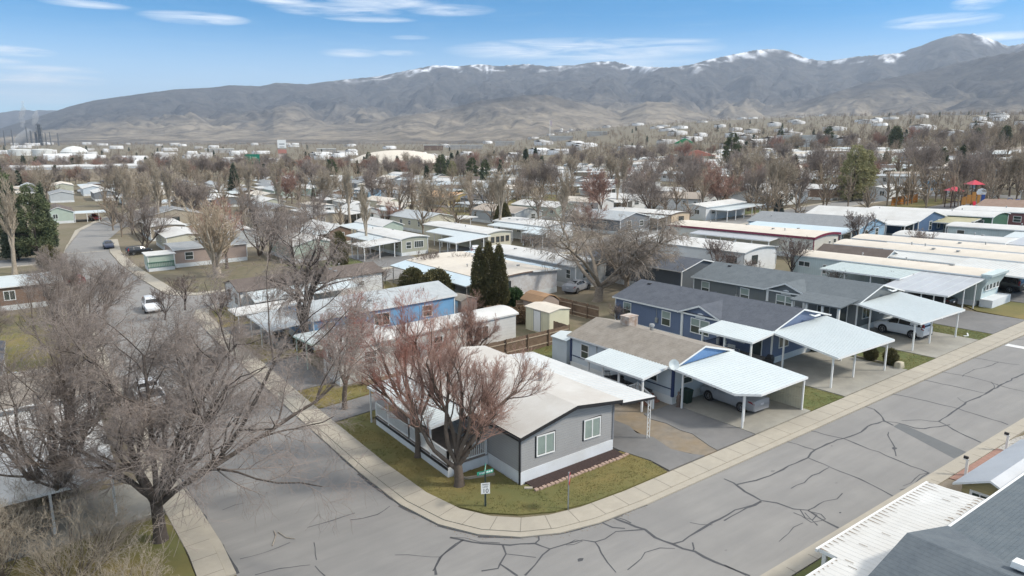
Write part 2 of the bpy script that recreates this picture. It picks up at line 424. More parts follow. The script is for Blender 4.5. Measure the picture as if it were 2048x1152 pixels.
# driveways
struct('driveway', [(28.6, 25.62), (31.6, 25.62), (31.15, 26.3), (30.75, 27.5), (30.95, 28.4), (31.2, 29.4), (30.85, 30.6), (31.3, 31.7), (31.2, 33.5), (31.4, 42.5), (28.25, 42.5), (28.25, 29.3), (28.7, 27.2)], .07, m_asph2, cell=3)
struct('driveway', [(32.75, 25.62), (36.35, 25.62), (36.35, 32.6), (33.5, 32.6), (33.2, 31.6), (33.45, 30.4), (33.3, 29.1), (33.45, 28.2), (33.05, 26.9), (32.85, 26.3)], .075, m_asph2, cell=3)
struct('dirt_patch', [(31.5, 25.63), (32.85, 25.63), (33.2, 26.9), (33.55, 28.2), (33.55, 32.5), (36.2, 32.5), (36.2, 44), (31.2, 44), (31.1, 31.0), (30.6, 28)], .045, m_dirt, cell=3)
struct('driveway', [(36.4, 25.62), (42.35, 25.62), (42.35, 32.4), (38.5, 32.4), (36.4, 33.8)], .085, m_drive, cell=3)
struct('driveway', [(46.5, 25.62), (55.2, 25.62), (55.2, 34.5), (48.6, 34.5), (46.5, 32)], .085, m_drive, cell=3)
struct('driveway', [(59.7, 25.62), (67.3, 25.62), (67.3, 34.0), (59.7, 34.0)], .085, m_drive, cell=3)
struct('driveway', [(70.1, 25.62), (77.2, 25.62), (77.8, 46), (70.6, 46)], .07, m_asph2, cell=3)
struct('driveway', [(84.3, 25.62), (92, 25.62), (92, 36), (84.3, 36)], .07, m_asph2, cell=3)
struct('driveway', [(15.95, 45.6), (22, 46.2), (22, 49.3), (15.95, 48.8)], .07, m_asph2, cell=3)
struct('driveway', [(15.95, 54), (19.3, 54), (19.3, 63.5), (15.95, 63.5)], .07, m_asph2, cell=3)
struct('driveway', [(15.95, 74.5), (22, 74.5), (22, 80), (15.95, 80)], .07, m_asph2, cell=3)
struct('driveway', [(45.8, 102.9), (54.5, 102.9), (54.5, 120), (45.8, 120)], .07, m_asph2, cell=3)
struct('driveway', [(61, 102.9), (68.2, 102.9), (68.2, 112), (61, 112)], .07, m_asph2, cell=3)
struct('driveway', [(-3, 39), (4.2, 39.5), (4.2, 44.5), (-3, 44.5)], .075, m_drive, cell=3)
struct('path', [(36.9, 46.2), (41.1, 49.6), (41.6, 48.8), (37.2, 45.4)], .07, m_conc, cell=3)
# lawns
lawns = [([(16.0, 37), (16.25, 33), (16.75, 30.3), (17.75, 28.4), (19.05, 27.1), (20.65, 26.2), (22.6, 25.75), (24.9, 25.6), (28.4, 25.62), (28.6, 27.2), (28.2, 29.3), (20.9, 29.5), (20.9, 33.0), (18.2, 33), (18.2, 44.5), (22, 45.2), (22, 46.1), (15.97, 45.5)], m_lawn),
         ([(15.95, 49), (21, 49.6), (21, 52.0), (18.7, 52.4), (18.7, 53.9), (15.95, 53.9)], m_lawn), ([(42.4, 25.62), (46.4, 25.62), (46.4, 32), (48.3, 34.5), (48.3, 52), (43.2, 52), (43.2, 32.5), (42.4, 32.4)], m_lawn2),
         ([(55.3, 25.62), (59.6, 25.62), (59.6, 34), (61.5, 34.2), (61.5, 52), (56.5, 52), (56.4, 34), (55.3, 33)], m_lawn2), ([(67.4, 25.62), (70, 25.62), (70.5, 46), (69.6, 46), (69.5, 34), (67.4, 34)], m_lawn2),
         ([(77.3, 25.62), (84.2, 25.62), (84.2, 36), (82.9, 36), (77.9, 30.2)], m_lawn), ([(31.5, 44.2), (36.8, 46.5), (41, 50), (35, 50.2), (31.5, 46)], m_lawn2), ([(37.4, 45.2), (41.6, 48.6), (42, 52.6), (38, 52.6)], m_lawn2),
         ([(-8, 26), (4.3, 27.5), (4.35, 38.9), (-3, 38.9), (-12, 38)], m_lawn), ([(-1, 57), (3.6, 57), (3.4, 70), (-1, 70)], m_lawn2), ([(-6, 72), (3.3, 72), (3.3, 104), (-6, 104)], m_lawn),
         ([(16.1, 64.5), (21, 64.5), (21, 74.3), (16.1, 74.3)], m_lawn), ([(16.0, 80.2), (19, 80.2), (19, 91), (17, 90)], m_lawn), ([(36.5, 80), (41.4, 80), (41.4, 92.3), (36.5, 92.3)], m_lawn),
         ([(41.7, 103), (45.6, 103), (45.6, 117.5), (34.2, 117.5), (34.2, 103)], m_lawn2), ([(120, 103), (146, 103), (146, 112), (120, 112)], m_lawn2),
         ([(92, 160), (140, 168), (170, 230), (120, 235)], m_lawn), ([(188, 88), (150, 86), (160, 79), (188, 79)], m_lawn)]
for pl, m in lawns: tag(sheet('grass', pl, .055, m, cell=3.5, thick=.12), kind='structure')

# sealed cracks in the asphalt
CR = """1448,957.6 1467,965.7 1490,983.4 1522,1001 1554,1006 1587,1018 1616,1020.5 1648,1041.5 1677,1056|3
1448,1041.5 1480,1023.8 1522,1002.8|2
1474,969 1512.6,960.8 1551,946 1577,931.8 1616,915.6 1622,906 1630.4,899.5 1654.7,888 1687,877 1722.5,864 1735.4,852.6 1764.4,843 1790,844.6 1809.6,849.4 1829,856 1848.4,857.5 1877.5,853.6 1900,849.4|3
1567.5,881.7 1593,888 1629,899.5|2
1617.5,860.7 1648,868.8 1687,877 1725.7,893 1771,910.8 1806.4,925.3 1858,946.3|2.4
1616,915.6 1648,928.5 1680.5,943 1719,957.6 1745,970.5 1787,993|2
1582,977 1616,957.6 1658,935|1.8
1725.7,811.6 1748.3,818.7 1761,830 1767.7,841.4 1787,851|3
1777.4,787 1819.4,794.5 1867.8,805.8 1916,817 1971,835 2016,849.4|2
1916,817 1900,828.4 1877.5,843 1906.5,859 1932.4,872 1961.4,885|2.6
1803,841.4 1842,839.7 1877.5,843|1.6
1916,817 1932.4,804 1958,794.5 1981,781.6 2010,766 2048,747|3
1448,1130 1470.6,1140 1493,1151|2.4
1616,1020.5 1648,1002.8 1674,998 1685,986.6|1.6
1777.4,864 1779,877 1788.7,893 1792,912.4|1.5
1858,946.3 1835.5,960.8 1813,977 1800,980|1.4
1858,946.3 1840,949 1822,966 1806,972|1.2
1557.8,1083.5 1577,1067 1587,1054.5 1606,1046|1
1587,1025.4 1603,1031.8 1622.5,1044.8 1642,1041.5 1651,1038 1642,1028.6 1616,1022|1.6
1609.5,1025.4 1629,1044.8 1635,1051|1.6
1600,1019 1610,1035 1625,1040 1634,1030 1620,1023|1.3
1222,1033 1256,1047 1290,1059 1310,1075 1345,1088 1390,1103 1430,1124 1470,1140 1500,1152|3.4
1197,1042 1225,1055 1250,1057|2
1225,1032 1250,1040 1262,1046|1.8
1256,1020 1243,1032 1222,1036|1.4
1345,1088 1378,1073 1400,1060 1440,1038 1470,1020 1522,1003|2.8
1290,1059 1262,1061 1232,1063 1210,1078 1190,1084|2.2
1190,1084 1165,1080 1140,1086 1110,1095 1100,1098|1.8
1140,1086 1150,1080 1165,1082 1148,1089 1132,1090|1.5
1100,1098 1085,1093 1070,1087 1040,1088 1000,1089 965,1087 925,1080 900,1075|2.6
1070,1087 1078,1080 1077,1073 1072,1062|2
1100,1098 1085,1110 1070,1130 1050,1151|2.2
900,1075 930,1076 960,1084 1000,1086|1.5
927,1080 900,1097 880,1115 870,1135 872,1150|2.8
927,1080 905,1096 885,1110 874,1130 866,1142|1.6
1005,1089 1012,1108 1000,1128 996,1137 963,1142|2.2
1000,1128 1015,1138 1035,1152|2.2
1012,1108 1040,1111 1072,1115|1
1190,1084 1202,1105 1215,1125 1232,1145|1.6
1385,1085 1388,1098 1385,1102|1.6
1380,1045 1400,1049 1425,1050|1
1350,1097 1320,1096 1290,1105 1270,1128 1255,1140|1.3
1937,714 1969,719 1999,724.5 2022,728 2040,730|1.8
1871.6,742 1900,747 1927,751 1953,757 1980,764 1996,770|2
1996,770 2020,777 2048,783|1.8
1925,753 1937,745 1948,739 1969,735 1985,730 1998,724|1.6
1839,757 1871.6,765 1927,777 1969,786.5|2.2
1982,764 1988,770 1984,779 1969,787|1.3
1915,795 1922,801 1930,805|1
2010,670 2030,680 2048,678|1.3
780,1012 755,1029 725,1037 700,1040|1.6
710,1026 665,1041 615,1055|1.8
628,1085 633,1120|1
510,1150 560,1137 620,1130|1.4
630,1132 650,1152|1.2
480,1118 530,1105 580,1085|1
445,1020 470,1010 490,1006|1
790,1110 840,1112 885,1114|1"""
rng = random.Random(4)
cb = MB()
for ln in CR.split('\n'):
    pts, w = ln.split('|'); w = float(w) * .021
    q = [Vector(P(*map(float, a.split(',')))) for a in pts.split()]
    fine = []
    for a, b in zip(q, q[1:]):
        n = max(1, int((b - a).length / .45)); nx = Vector((-(b - a).y, (b - a).x)).normalized()
        for k in range(n): fine.append(a.lerp(b, k / n) + nx * (rng.gauss(0, .045) if k else 0))
    fine.append(q[-1])
    prev = None
    for i, p in enumerate(fine):
        d = (fine[min(i + 1, len(fine) - 1)] - fine[max(i - 1, 0)]).normalized(); nx = Vector((-d.y, d.x)) * (w * rng.uniform(.6, 1.25))
        e = (p + nx, p - nx)
        if prev:
            h = .005; cb.face([(prev[1].x, prev[1].y, h), (e[1].x, e[1].y, h), (e[0].x, e[0].y, h), (prev[0].x, prev[0].y, h)])
        prev = e
cb.build('crack_sealant', m_seal, parent=road)
pb = MB()
pq = [P(1787, 853), P(1800, 846), P(1935, 905), P(1908, 917)]
pb.face([(a, b, .0035) for a, b in pq])
pb.build('asphalt_patch', mat('newer_asphalt', (.135, .14, .14), (.12, .124, .125), scale=2, rough=.9, coord='World'), parent=road)
sb = MB(); sb.face([(67.3, 17, .004), (68.0, 17, .004), (68.0, 23.6, .004), (67.3, 23.6, .004)])
for k in range(6): pass
sb.build('stop_line', mat('road_paint', (.72, .72, .70), (.55, .55, .54), scale=3, rough=.7, coord='World'), parent=road)
sb = MB(); sb.face([(4.8, 158.6, .004), (11.5, 158.6, .004), (11.5, 159.2, .004), (4.8, 159.2, .004)])
sb.build('joint_line', m_conc, parent=road)
# grime gathered in the gutters, tyre-worn darker lanes and drip stains
gd = MB(); rg = random.Random(12)
for line, sd in ((curbN[1:], 1), ([(s_, 16.3) for s_ in range(24, 100, 4)], -1), (leftDn[-9:-4], 1), ([(18, 93.4), (60, 93.4), (100, 93.4)], 1)):
    for a, b in zip(line, line[1:]):
        A, B = Vector(a), Vector(b); n = max(1, int((B - A).length / .5)); nx = Vector((-(B - A).y, (B - A).x)).normalized() * sd; w0 = .06
        for k in range(n):
            p, q = A.lerp(B, k / n), A.lerp(B, (k + 1) / n); w1 = max(.02, w0 + rg.gauss(0, .03)); w1 = min(w1, .2)
            f = [(p.x, p.y, .0045), (q.x, q.y, .0045), (q.x + nx.x * w1, q.y + nx.y * w1, .0045), (p.x + nx.x * w0, p.y + nx.y * w0, .0045)]; gd.face(f if sd > 0 else f[::-1]); w0 = w1
gd.build('gutter_grime', m_seal, parent=road)
for i in range(46):
    u, v = rg.uniform(900, 2040), rg.uniform(700, 1150); s_, t_ = P(u, v)
    if not (16.9 < t_ < 23.2 and s_ > 14): continue
    b = MB(); n = 9; r0_ = rg.uniform(.04, .16) * (2.2 if i % 9 == 0 else 1); b.face([(s_ + r0_ * 1.5 * math.cos(2 * math.pi * k / n) * rg.uniform(.6, 1.2), t_ + r0_ * math.sin(2 * math.pi * k / n) * rg.uniform(.6, 1.2), .006) for k in range(n)]); b.build('oil_stain', m_stain if i % 3 else m_seal, parent=road)
# ---------------------------------------------------------------- parts shared by the houses
m_roofw = mat('white_coated_roof', (.63, .62, .59), (.56, .55, .52), scale=.8, rough=.6, bump=.004, bscale=9, c3=(.47, .45, .41), scale3=.3, amt3=.55)
m_roofc = mat('cream_coated_roof', (.66, .60, .51), (.58, .52, .43), scale=.8, rough=.7, bump=.004, bscale=9, c3=(.55, .48, .40), scale3=.25, amt3=.4)
m_ribs = mat('roof_rib_metal', (.55, .60, .60), rough=.45)
m_metal = mat('white_metal_roof', (.57, .615, .61), (.52, .565, .56), scale=.5, rough=.42, c3=(.50, .53, .53), scale3=.35, amt3=.4)
m_alu = mat('dull_metal_roof', (.47, .48, .49), (.40, .41, .42), scale=.6, rough=.45, metal=.25, c3=(.56, .57, .58), scale3=.2, amt3=.5)
m_lblue = mat('pale_blue_metal_roof', (.50, .60, .64), (.45, .54, .58), scale=.6, rough=.45, c3=(.60, .66, .68), scale3=.2, amt3=.5)
def shingle(name, a, b, c): return mat(name, a, b, scale=5, rough=.95, bump=.01, bscale=16, c3=c, scale3=1.3, amt3=.5, stripe=(2, .075, .35, .01), detail=9)
m_shb = shingle('brown_grey_shingles', (.27, .235, .195), (.20, .175, .145), (.34, .305, .26))
m_shs = shingle('slate_shingles', (.095, .105, .125), (.065, .072, .088), (.12, .13, .15))
m_shg = shingle('grey_green_shingles', (.135, .155, .165), (.10, .115, .125), (.16, .18, .19))
m_shlg = shingle('pale_grey_shingles', (.40, .43, .44), (.34, .36, .37), (.46, .48, .48))
m_shdb = shingle('dark_brown_shingles', (.13, .10, .085), (.10, .08, .068), (.16, .13, .11))
m_shm = shingle('mid_grey_shingles', (.27, .28, .285), (.22, .23, .235), (.31, .32, .32))
m_glass = mat('window_glass', (.035, .045, .045), (.06, .075, .07), scale=.8, rough=.08, spec=.8)
m_curt = mat('drawn_blind', (.28, .34, .30), (.22, .27, .25), scale=1.5, rough=.4, spec=.8)
m_trimw = mat('white_trim', (.76, .76, .74), (.70, .70, .68), scale=2, rough=.55)
m_black = mat('black_trim', (.012, .012, .014), (.02, .02, .022), rough=.5)
m_skw = mat('white_skirting', (.72, .74, .74), (.62, .64, .63), scale=.9, rough=.6, stripe=(0, .20, .3, .01), c3=(.5, .48, .42), scale3=.6, amt3=.35)
m_skp = mat('plain_skirting', (.72, .74, .76), (.64, .66, .68), scale=.7, rough=.6, c3=(.5, .48, .42), scale3=.6, amt3=.35)
m_wood = mat('weathered_fence_wood', (.22, .15, .10), (.14, .095, .065), scale=2.5, rough=.9, stripe=(0, .14, .7, 0))
m_woodn = mat('fresh_fence_wood', (.42, .28, .13), (.33, .21, .10), scale=2, rough=.85, stripe=(0, .14, .6, 0))
m_dark = mat('dark_interior', (.02, .02, .022), (.035, .033, .03), rough=.9)
m_vent = mat('roof_vent_metal', (.42, .42, .41), (.30, .30, .29), scale=6, rough=.5, metal=.5)
def siding(name, c, v=False, per=.16, c2=None, ax=2):
    return mat(name, c, c2 or tuple(x * .88 for x in c), scale=.8, rough=.7, stripe=(ax, per, .32, .006))
WINM = {}
def window(parent, face, a, z, plane, w=.9, h=1.1, kind='hung', fr=None, blind=0):
    """face F (-t) L (-s) R (+s) B (+t); a: position along the wall; plane: where the wall stands"""
    fr = fr or m_trimw
    key = (round(w, 2), round(h, 2), kind, fr.name, blind)
    if key not in WINM:
        b = MB(); fw = .075
        b.box(-w / 2 - fw, w / 2 + fw, -.045, 0, h / 2, h / 2 + fw); b.box(-w / 2 - fw, w / 2 + fw, -.055, 0, -h / 2 - fw, -h / 2)
        b.box(-w / 2 - fw, -w / 2, -.045, 0, -h / 2, h / 2); b.box(w / 2, w / 2 + fw, -.045, 0, -h / 2, h / 2)
        if kind == 'hung': b.box(-w / 2, w / 2, -.035, 0, -.03, .03)
        elif kind == 'slide': b.box(-.035, .035, -.035, 0, -h / 2, h / 2)
        elif kind == 'twin':
            b.box(-.06, .06, -.045, 0, -h / 2, h / 2); b.box(-w / 2, -.06, -.035, 0, -.03, .03); b.box(.06, w / 2, -.035, 0, -.03, .03)
        elif kind == 'grid':
            for k in (-1, 0, 1): b.box(k * w / 4 - .02, k * w / 4 + .02, -.035, 0, -h / 2, h / 2)
        f = b.build('window', fr, warp=False); me = f.data; bpy.data.objects.remove(f)
        g = MB(); g.box(-w / 2, w / 2, -.018, .02, -h / 2, h / 2)
        if blind: g.box(-w / 2 + .01, w / 2 - .01, -.021, .01, h / 2 - h * blind, h / 2 - .01, 1)
        p = g.build('pane', [m_glass, m_curt], warp=False); pm = p.data; bpy.data.objects.remove(p)
        WINM[key] = (me, pm)
    me, pm = WINM[key]
    o = bpy.data.objects.new('window', me); COL.objects.link(o); o.parent = parent
    W = WL[parent.name]
    s, t = (a, plane) if face in 'FB' else (plane, a)
    o.location = (s - W[0], t - W[1], Tf(s, t) + z - W[2]); o.rotation_euler = (0, 0, math.radians({'F': 0, 'L': -90, 'R': 90, 'B': 180}[face]))
    p = bpy.data.objects.new('pane', pm); COL.objects.link(p); p.parent = o
    return o
def arcprof(c, w, h0, rise, style, over, th=.14):
    x0, x1 = c - w / 2 - over, c + w / 2 + over
    if style == 'gable':
        sl = rise / (w / 2); d = over * sl
        top = [(x1, h0 - d + th), (c, h0 + rise + th), (x0, h0 - d + th)]; bot = [(x0, h0 - d), (c, h0 + rise), (x1, h0 - d)]
    elif style == 'flat':
        top = [(x1, h0 + th), (x0, h0 + th)]; bot = [(x0, h0), (x1, h0)]
    elif style == 'shed':                          # falls towards the low side
        top = [(x1, h0 + rise + th), (x0, h0 + th)]; bot = [(x0, h0), (x1, h0 + rise)]
    else:
        k = 9; xs = [x0 + (x1 - x0) * i / (k - 1) for i in range(k)]
        zz = [h0 + rise * (1 - (2 * i / (k - 1) - 1) ** 2) for i in range(k)]
        top = [(x, z + th) for x, z in zip(xs, zz)][::-1]; bot = list(zip(xs, zz))
    return bot, top
def house(label, s0, s1, t0, t1, wall, roof, ax='t', h=2.95, rise=.75, style='gable', over=.3, sk=.65, skm=None, trim=None, wins=(), name='mobile_home', cat='mobile home', group=None, vents=2, corner=True, end_over=.25, rmini=None, th=.14, door=None, seed=0):
    root = empty(name, (s0 + s1) / 2, (t0 + t1) / 2, label=label, cat=cat, group=group)
    trim = trim or m_trimw; skm = skm or m_skw
    w = (s1 - s0) if ax == 't' else (t1 - t0); c = (s0 + s1) / 2 if ax == 't' else (t0 + t1) / 2
    a, b = (t0, t1) if ax == 't' else (s0, s1)
    bot, top = arcprof(c, w, h, rise, style, 0, .0)
    m = MB()
    prof = [(c - w / 2, sk), (c + w / 2, sk)] + [p for p in (bot if style != 'flat' else bot)][::-1]
    prof = [(x, z + .02) if i > 1 else (x, z) for i, (x, z) in enumerate(prof)]
    m.prism(prof, ax, a, b); m.build('wall', wall, parent=root)
    m = MB(); m.box(s0 - .02, s1 + .02, t0 - .02, t1 + .02, -.45, sk); m.build('skirting', skm, parent=root)
    bot, top = arcprof(c, w, h, rise, style, over, th)
    m = MB(); n = len(bot)
    side = [1] * (n - 1) + [1] + [0] * (len(top) - 1) + [1]
    m.prism(bot + top, ax, a - end_over, b + end_over, mside=side, mend=1)
    m.build('roof', [roof, trim], parent=root)
    if corner:
        for (x, y) in ((s0, t0), (s1, t0), (s0, t1), (s1, t1)):
            m = MB(); m.box(x - .055, x + .055, y - .055, y + .055, sk + .01, h - .04)
            m.build('corner_trim', trim, parent=root)
    rg = random.Random(int(s0 * 31 + t0 * 7) + seed)
    for k in range(vents):
        q = a + (b - a) * rg.uniform(.12, .9); x = c + w * rg.uniform(.06, .3) * rg.choice((-1, 1))
        zt = (h + rise * (1 - abs(x - c) / (w / 2)) if style == 'gable' else h + rise * (1 - ((x - c) / (w / 2)) ** 2) if style == 'arc' else h) + th
        s, t = (x, q) if ax == 't' else (q, x)
        v = MB()
        if rg.random() < .5:
            v.tube((s, t, zt - .05), (s, t, zt + .28), .07, n=8); v.tube((s, t, zt + .28), (s, t, zt + .36), .13, .09, n=8)
        else:
            v.box(s - .16, s + .16, t - .14, t + .14, zt - .06, zt + .13); v.box(s - .2, s + .2, t - .18, t + .18, zt + .13, zt + .17)
        v.build('roof_vent', m_vent, parent=root)
    for wn in wins:
        face, q = wn[0], wn[1]; kw = wn[2] if len(wn) > 2 else {}
        plane = {'F': t0, 'L': s0, 'R': s1, 'B': t1}[face]
        kw = dict(kw); z = kw.pop('z', 1.85)
        off_ = -.003 if face in 'FL' else .003
        window(root, face, q, z, plane + off_, **kw)
    return root
def autowins(s0, s1, t0, t1, seed, fr=None):
    rg = random.Random(seed); out = []
    for face, a, b in (('L', t0, t1), ('F', s0, s1), ('R', t0, t1)):
        n = max(1, int((b - a) / 3.6)); 
        for k in range(n):
            q = a + (b - a) * (k + .5 + rg.uniform(-.15, .15)) / n
            if rg.random() < .15: continue
            out.append((face, q, dict(w=rg.choice((.8, 1.0, 1.5, 1.1)), h=rg.choice((.9, 1.1, 1.1)), kind=rg.choice(('hung', 'slide', 'slide')), fr=fr, z=1.9)))
    return out
def carport(parent, quad, roof=None, posts=(), th=.16, ribs=None, trim=None, name='carport', pr=.045, rib_h=.02):
    """quad: four (s, t, z) of the roof's top; posts: (s, t) list; ribs: (edge, spacing) raised ribs"""
    trim = trim or m_trimw; roof = roof or m_metal
    q = [Vector(p) for p in quad]
    m = MB()
    i = len(m.V); m.V += [(p.x, p.y, p.z - th) for p in q] + [tuple(p) for p in q]
    area = sum(q[k].x * q[(k + 1) % 4].y - q[(k + 1) % 4].x * q[k].y for k in range(4))
    fs = [(3, 2, 1, 0), (4, 5, 6, 7), (0, 1, 5, 4), (1, 2, 6, 5), (2, 3, 7, 6), (3, 0, 4, 7)]
    for k, f in enumerate(fs):
        m.F.append(f if area > 0 else f[::-1]); m.M.append(0 if k == 1 else 1)
    e = [q[k] for k in range(4)]
    if ribs:
        a, b, c, d = (e[0], e[1], e[3], e[2]) if ribs[0] == 0 else (e[1], e[2], e[0], e[3])
        n = max(2, int((b - a).length / ribs[1]))
        for k in range(1, n):
            p = a.lerp(b, k / n); r = c.lerp(d, k / n); up = Vector((0, 0, rib_h / 2 - .004))
            m.bar(p + up, r + up, .05, rib_h, 2)
    o = m.build(name, [roof, trim, m_ribs], parent=parent)
    # plane height under a post
    nrm = (q[1] - q[0]).cross(q[3] - q[0])
    for (s, t) in posts:
        z = q[0].z - (nrm.x * (s - q[0].x) + nrm.y * (t - q[0].y)) / nrm.z - th
        pm = MB(); pm.box(s - pr, s + pr, t - pr, t + pr, 0, z); pm.box(s - pr * 1.9, s + pr * 1.9, t - pr * 1.9, t + pr * 1.9, .0, .02)
        pm.build('post', trim, parent=o)
    return o
def railing(parent, p, q, z0, z1, m=None, gap=.13, name='railing', post=True):
    b = MB(); p = Vector((*p, 0)); q = Vector((*q, 0)); d = (q - p)
    n = max(1, int(d.length / gap))
    b.bar(p + Vector((0, 0, z1 - .03)), q + Vector((0, 0, z1 - .03)), .09, .06); b.bar(p + Vector((0, 0, z0 + .07)), q + Vector((0, 0, z0 + .07)), .06, .06)
    for k in range(1, n):
        c = p + d * k / n; b.box(c.x - .018, c.x + .018, c.y - .018, c.y + .018, z0 + .1, z1 - .05)
    for c in (p, q): b.box(c.x - .05, c.x + .05, c.y - .05, c.y + .05, z0 - .05, z1 + .06)
    return b.build(name, m or m_trimw, parent=parent)
# ================================================================ the houses along the near street
# ---- grey corner house
m_grey = mat('grey_lap_siding', (.37, .365, .36), (.335, .33, .325), scale=.8, rough=.7, stripe=(2, .155, .62, .012), c3=(.305, .30, .298), scale3=.5, amt3=.4)
h1 = empty('corner_house', 24.5, 36, label='grey lap-sided corner house with black roof trim, white skirting and a white coated roof', cat='house')
def corner_house():
    s0, s1, t0, t1, h = 21.0, 27.95, 29.75, 44.6, 3.0
    c = 24.7
    m = MB(); prof = [(s0, .75), (s1, .75), (s1, 3.32), (c, 3.78), (s0, 3.02)]
    m.prism(prof, 't', t0, 34.4); m.prism([(s0 + .8, .75), (s1, .75), (s1, 3.32), (c, 3.78), (s0 + .8, 3.18)], 't', 34.4, t1); m.build('wall', m_grey, parent=h1)
    m = MB(); m.box(s0 - .03, s1 + .03, t0 - .03, t1 + .03, -.4, .75); m.build('skirting', m_skp, parent=h1)
    # white coated roof, black fascia
    top = [(s1 + .32, 3.38), (c, 3.92), (s0 - .32, 3.06)]; bot = [(s0 - .32, 2.84), (c, 3.70), (s1 + .32, 3.16)]
    m = MB(); m.prism(bot + top, 't', t0 - .5, t1 + .3, mside=[1, 1, 1, 0, 0, 1], mend=1)
    rcm = mat('stained_white_roof', (.56, .545, .51), (.51, .49, .45), scale=.7, rough=.75, bump=.003, bscale=8, c3=(.38, .33, .28), scale3=.22, amt3=.45)
    m.build('roof', [rcm, m_black], parent=h1)
    g = MB()                                      # black gutter and downpipes
    g.box(s0 - .42, s0 - .321, t0 - .45, 34.2, 2.86, 3.0); g.box(s0 - .12, s0 - .03, t0 - .10, t0 - .02, 0, 3.0); g.box(s0 - .13, s0 - .04, 34.0, 34.08, .1, 2.9)
    g.bar((s0 - .37, t0 - .3, 2.9), (s0 - .08, t0 - .06, 2.75), .07)
    g.build('gutter', m_black, parent=h1)
    for x0_, z1_ in ((s0, 3.0), (s1, 3.3)): m = MB(); m.box(x0_ - .055, x0_ + .055, t0 - .05, t0 + .06, .76, z1_); m.build('corner_trim', mat('grey_trim', (.22, .225, .24)), parent=h1)
    for a in (22.75, 26.25):
        b = MB(); b.box(a - .72, a + .72, t0 - .03, t0 - .004, 1.32, 2.62); b.build('window_surround', m_black, parent=h1)
        window(h1, 'F', a, 1.97, t0 - .03, w=1.15, h=1.1, kind='slide', blind=.97)
    window(h1, 'L', 37.2, 2.0, s0 + .79, w=1.0, h=1.0, kind='slide'); window(h1, 'R', 35, 2.1, s1 + .003, w=1.2, h=1.0, kind='slide')
    # flat carport along the right side, black edge, lattice post
    cp = carport(h1, [(s1 + .3, t0 - .45, 3.16), (31.1, t0 - .45, 2.86), (31.1, 42.4, 2.86), (s1 + .3, 42.4, 3.16)], roof=mat('ribbed_grey_white_roof', (.62, .61, .59), (.55, .54, .52), scale=.7, rough=.7, c3=(.44, .42, .40), scale3=.3, amt3=.4), trim=m_black, ribs=(1, .3), posts=())
    for (x, y) in ((30.85, 33.2), (30.85, 37.4), (30.85, 41.8)):
        b = MB(); b.box(x - .04, x + .04, y - .04, y + .04, 0, 2.7); b.build('post', m_trimw, parent=cp)
    b = MB(); x, y = 30.85, 29.55                 # wrought lattice post
    for dx in (-.11, .11): b.box(x + dx - .018, x + dx + .018, y - .018, y + .018, 0, 2.72)
    for k in range(9):
        z = .1 + k * .29; d = .11 if k % 2 else -.11; b.bar((x - d, y, z), (x + d, y, z + .29), .022)
    b.box(x - .17, x + .17, y - .12, y + .12, 0, .05)
    b.build('lattice_post', m_trimw, parent=cp)
    # deck on the left, its white awning, rails and skirt
    dk = MB(); dk.box(18.25, s0 - .03, 33.1, 43.2, .62, .75); dk.box(s0 - .03, s0 + .8, 34.42, 43.2, .62, .75); d = dk.build('deck', mat('deck_boards', (.24, .20, .17), (.18, .15, .13), scale=2, stripe=(1, .14, .5, 0)), parent=h1)
    b = MB(); b.box(18.2, 18.25, 33.05, 43.2, -.3, .62); b.box(18.25, s0 - .05, 33.05, 33.1, -.3, .62); b.build('deck_skirt', m_skp, parent=d)
    b = MB(); b.box(18.14, 18.2, 33.0, 43.25, .50, .64); b.build('deck_band', m_black, parent=d)
    railing(d, (18.25, 33.1), (20.85, 33.1), .75, 1.65); railing(d, (18.25, 33.1), (18.25, 38.1), .75, 1.65); railing(d, (18.25, 38.1), (18.25, 43.2), .75, 1.65)
    aw = carport(h1, [(17.95, 34.6, 2.72), (s0 + .2, 34.6, 3.0), (s0 + .2, 44.0, 3.0), (17.95, 44.0, 2.72)], roof=m_metal, name='awning', ribs=(1, .3), posts=((18.25, 35.2), (18.25, 38.1), (18.25, 41.2), (18.1, 43.8)), trim=m_trimw)
    v = MB(); v.tube((26.0, 34.6, 3.6), (26.0, 34.6, 4.05), .14, n=12); v.tube((26, 34.6, 4.05), (26, 34.6, 4.12), .22, n=12); v.tube((26, 34.6, 4.12), (26, 34.6, 4.3), .17, .15, n=12); v.build('roof_vent', m_vent, parent=h1)
    v = MB(); v.tube((26.3, 35.6, 3.6), (26.3, 35.6, 3.95), .05, n=8); v.build('vent_pipe', m_vent, parent=h1)
    # plant bed by the deck
    b = MB(); b.bar((18.9, 32.2, .1), (20.5, 31.6, .1), .16, .14); b.bar((18.9, 32.2, .1), (18.6, 33.0, .1), .16, .14)
    tag(b.build('bed_border', mat('pale_timber', (.40, .34, .26))), 'pale timber border of the small bed in front of the white deck', 'bed border')
corner_house()
mb = MB(); mb.box(21.3, 28.0, 28.75, 29.68, .0, .10)
tag(mb.build('mulch_bed', mat('dark_mulch', (.035, .022, .02), (.06, .035, .03), scale=9, rough=1, bump=.05, bscale=14)), 'strip of dark bark mulch along the front wall of the grey corner house', 'flower bed')
rg = random.Random(2)
m_block = mat('pink_concrete_block', (.42, .29, .23), (.34, .25, .20), scale=4, rough=.95, bump=.01)
x = 21.15
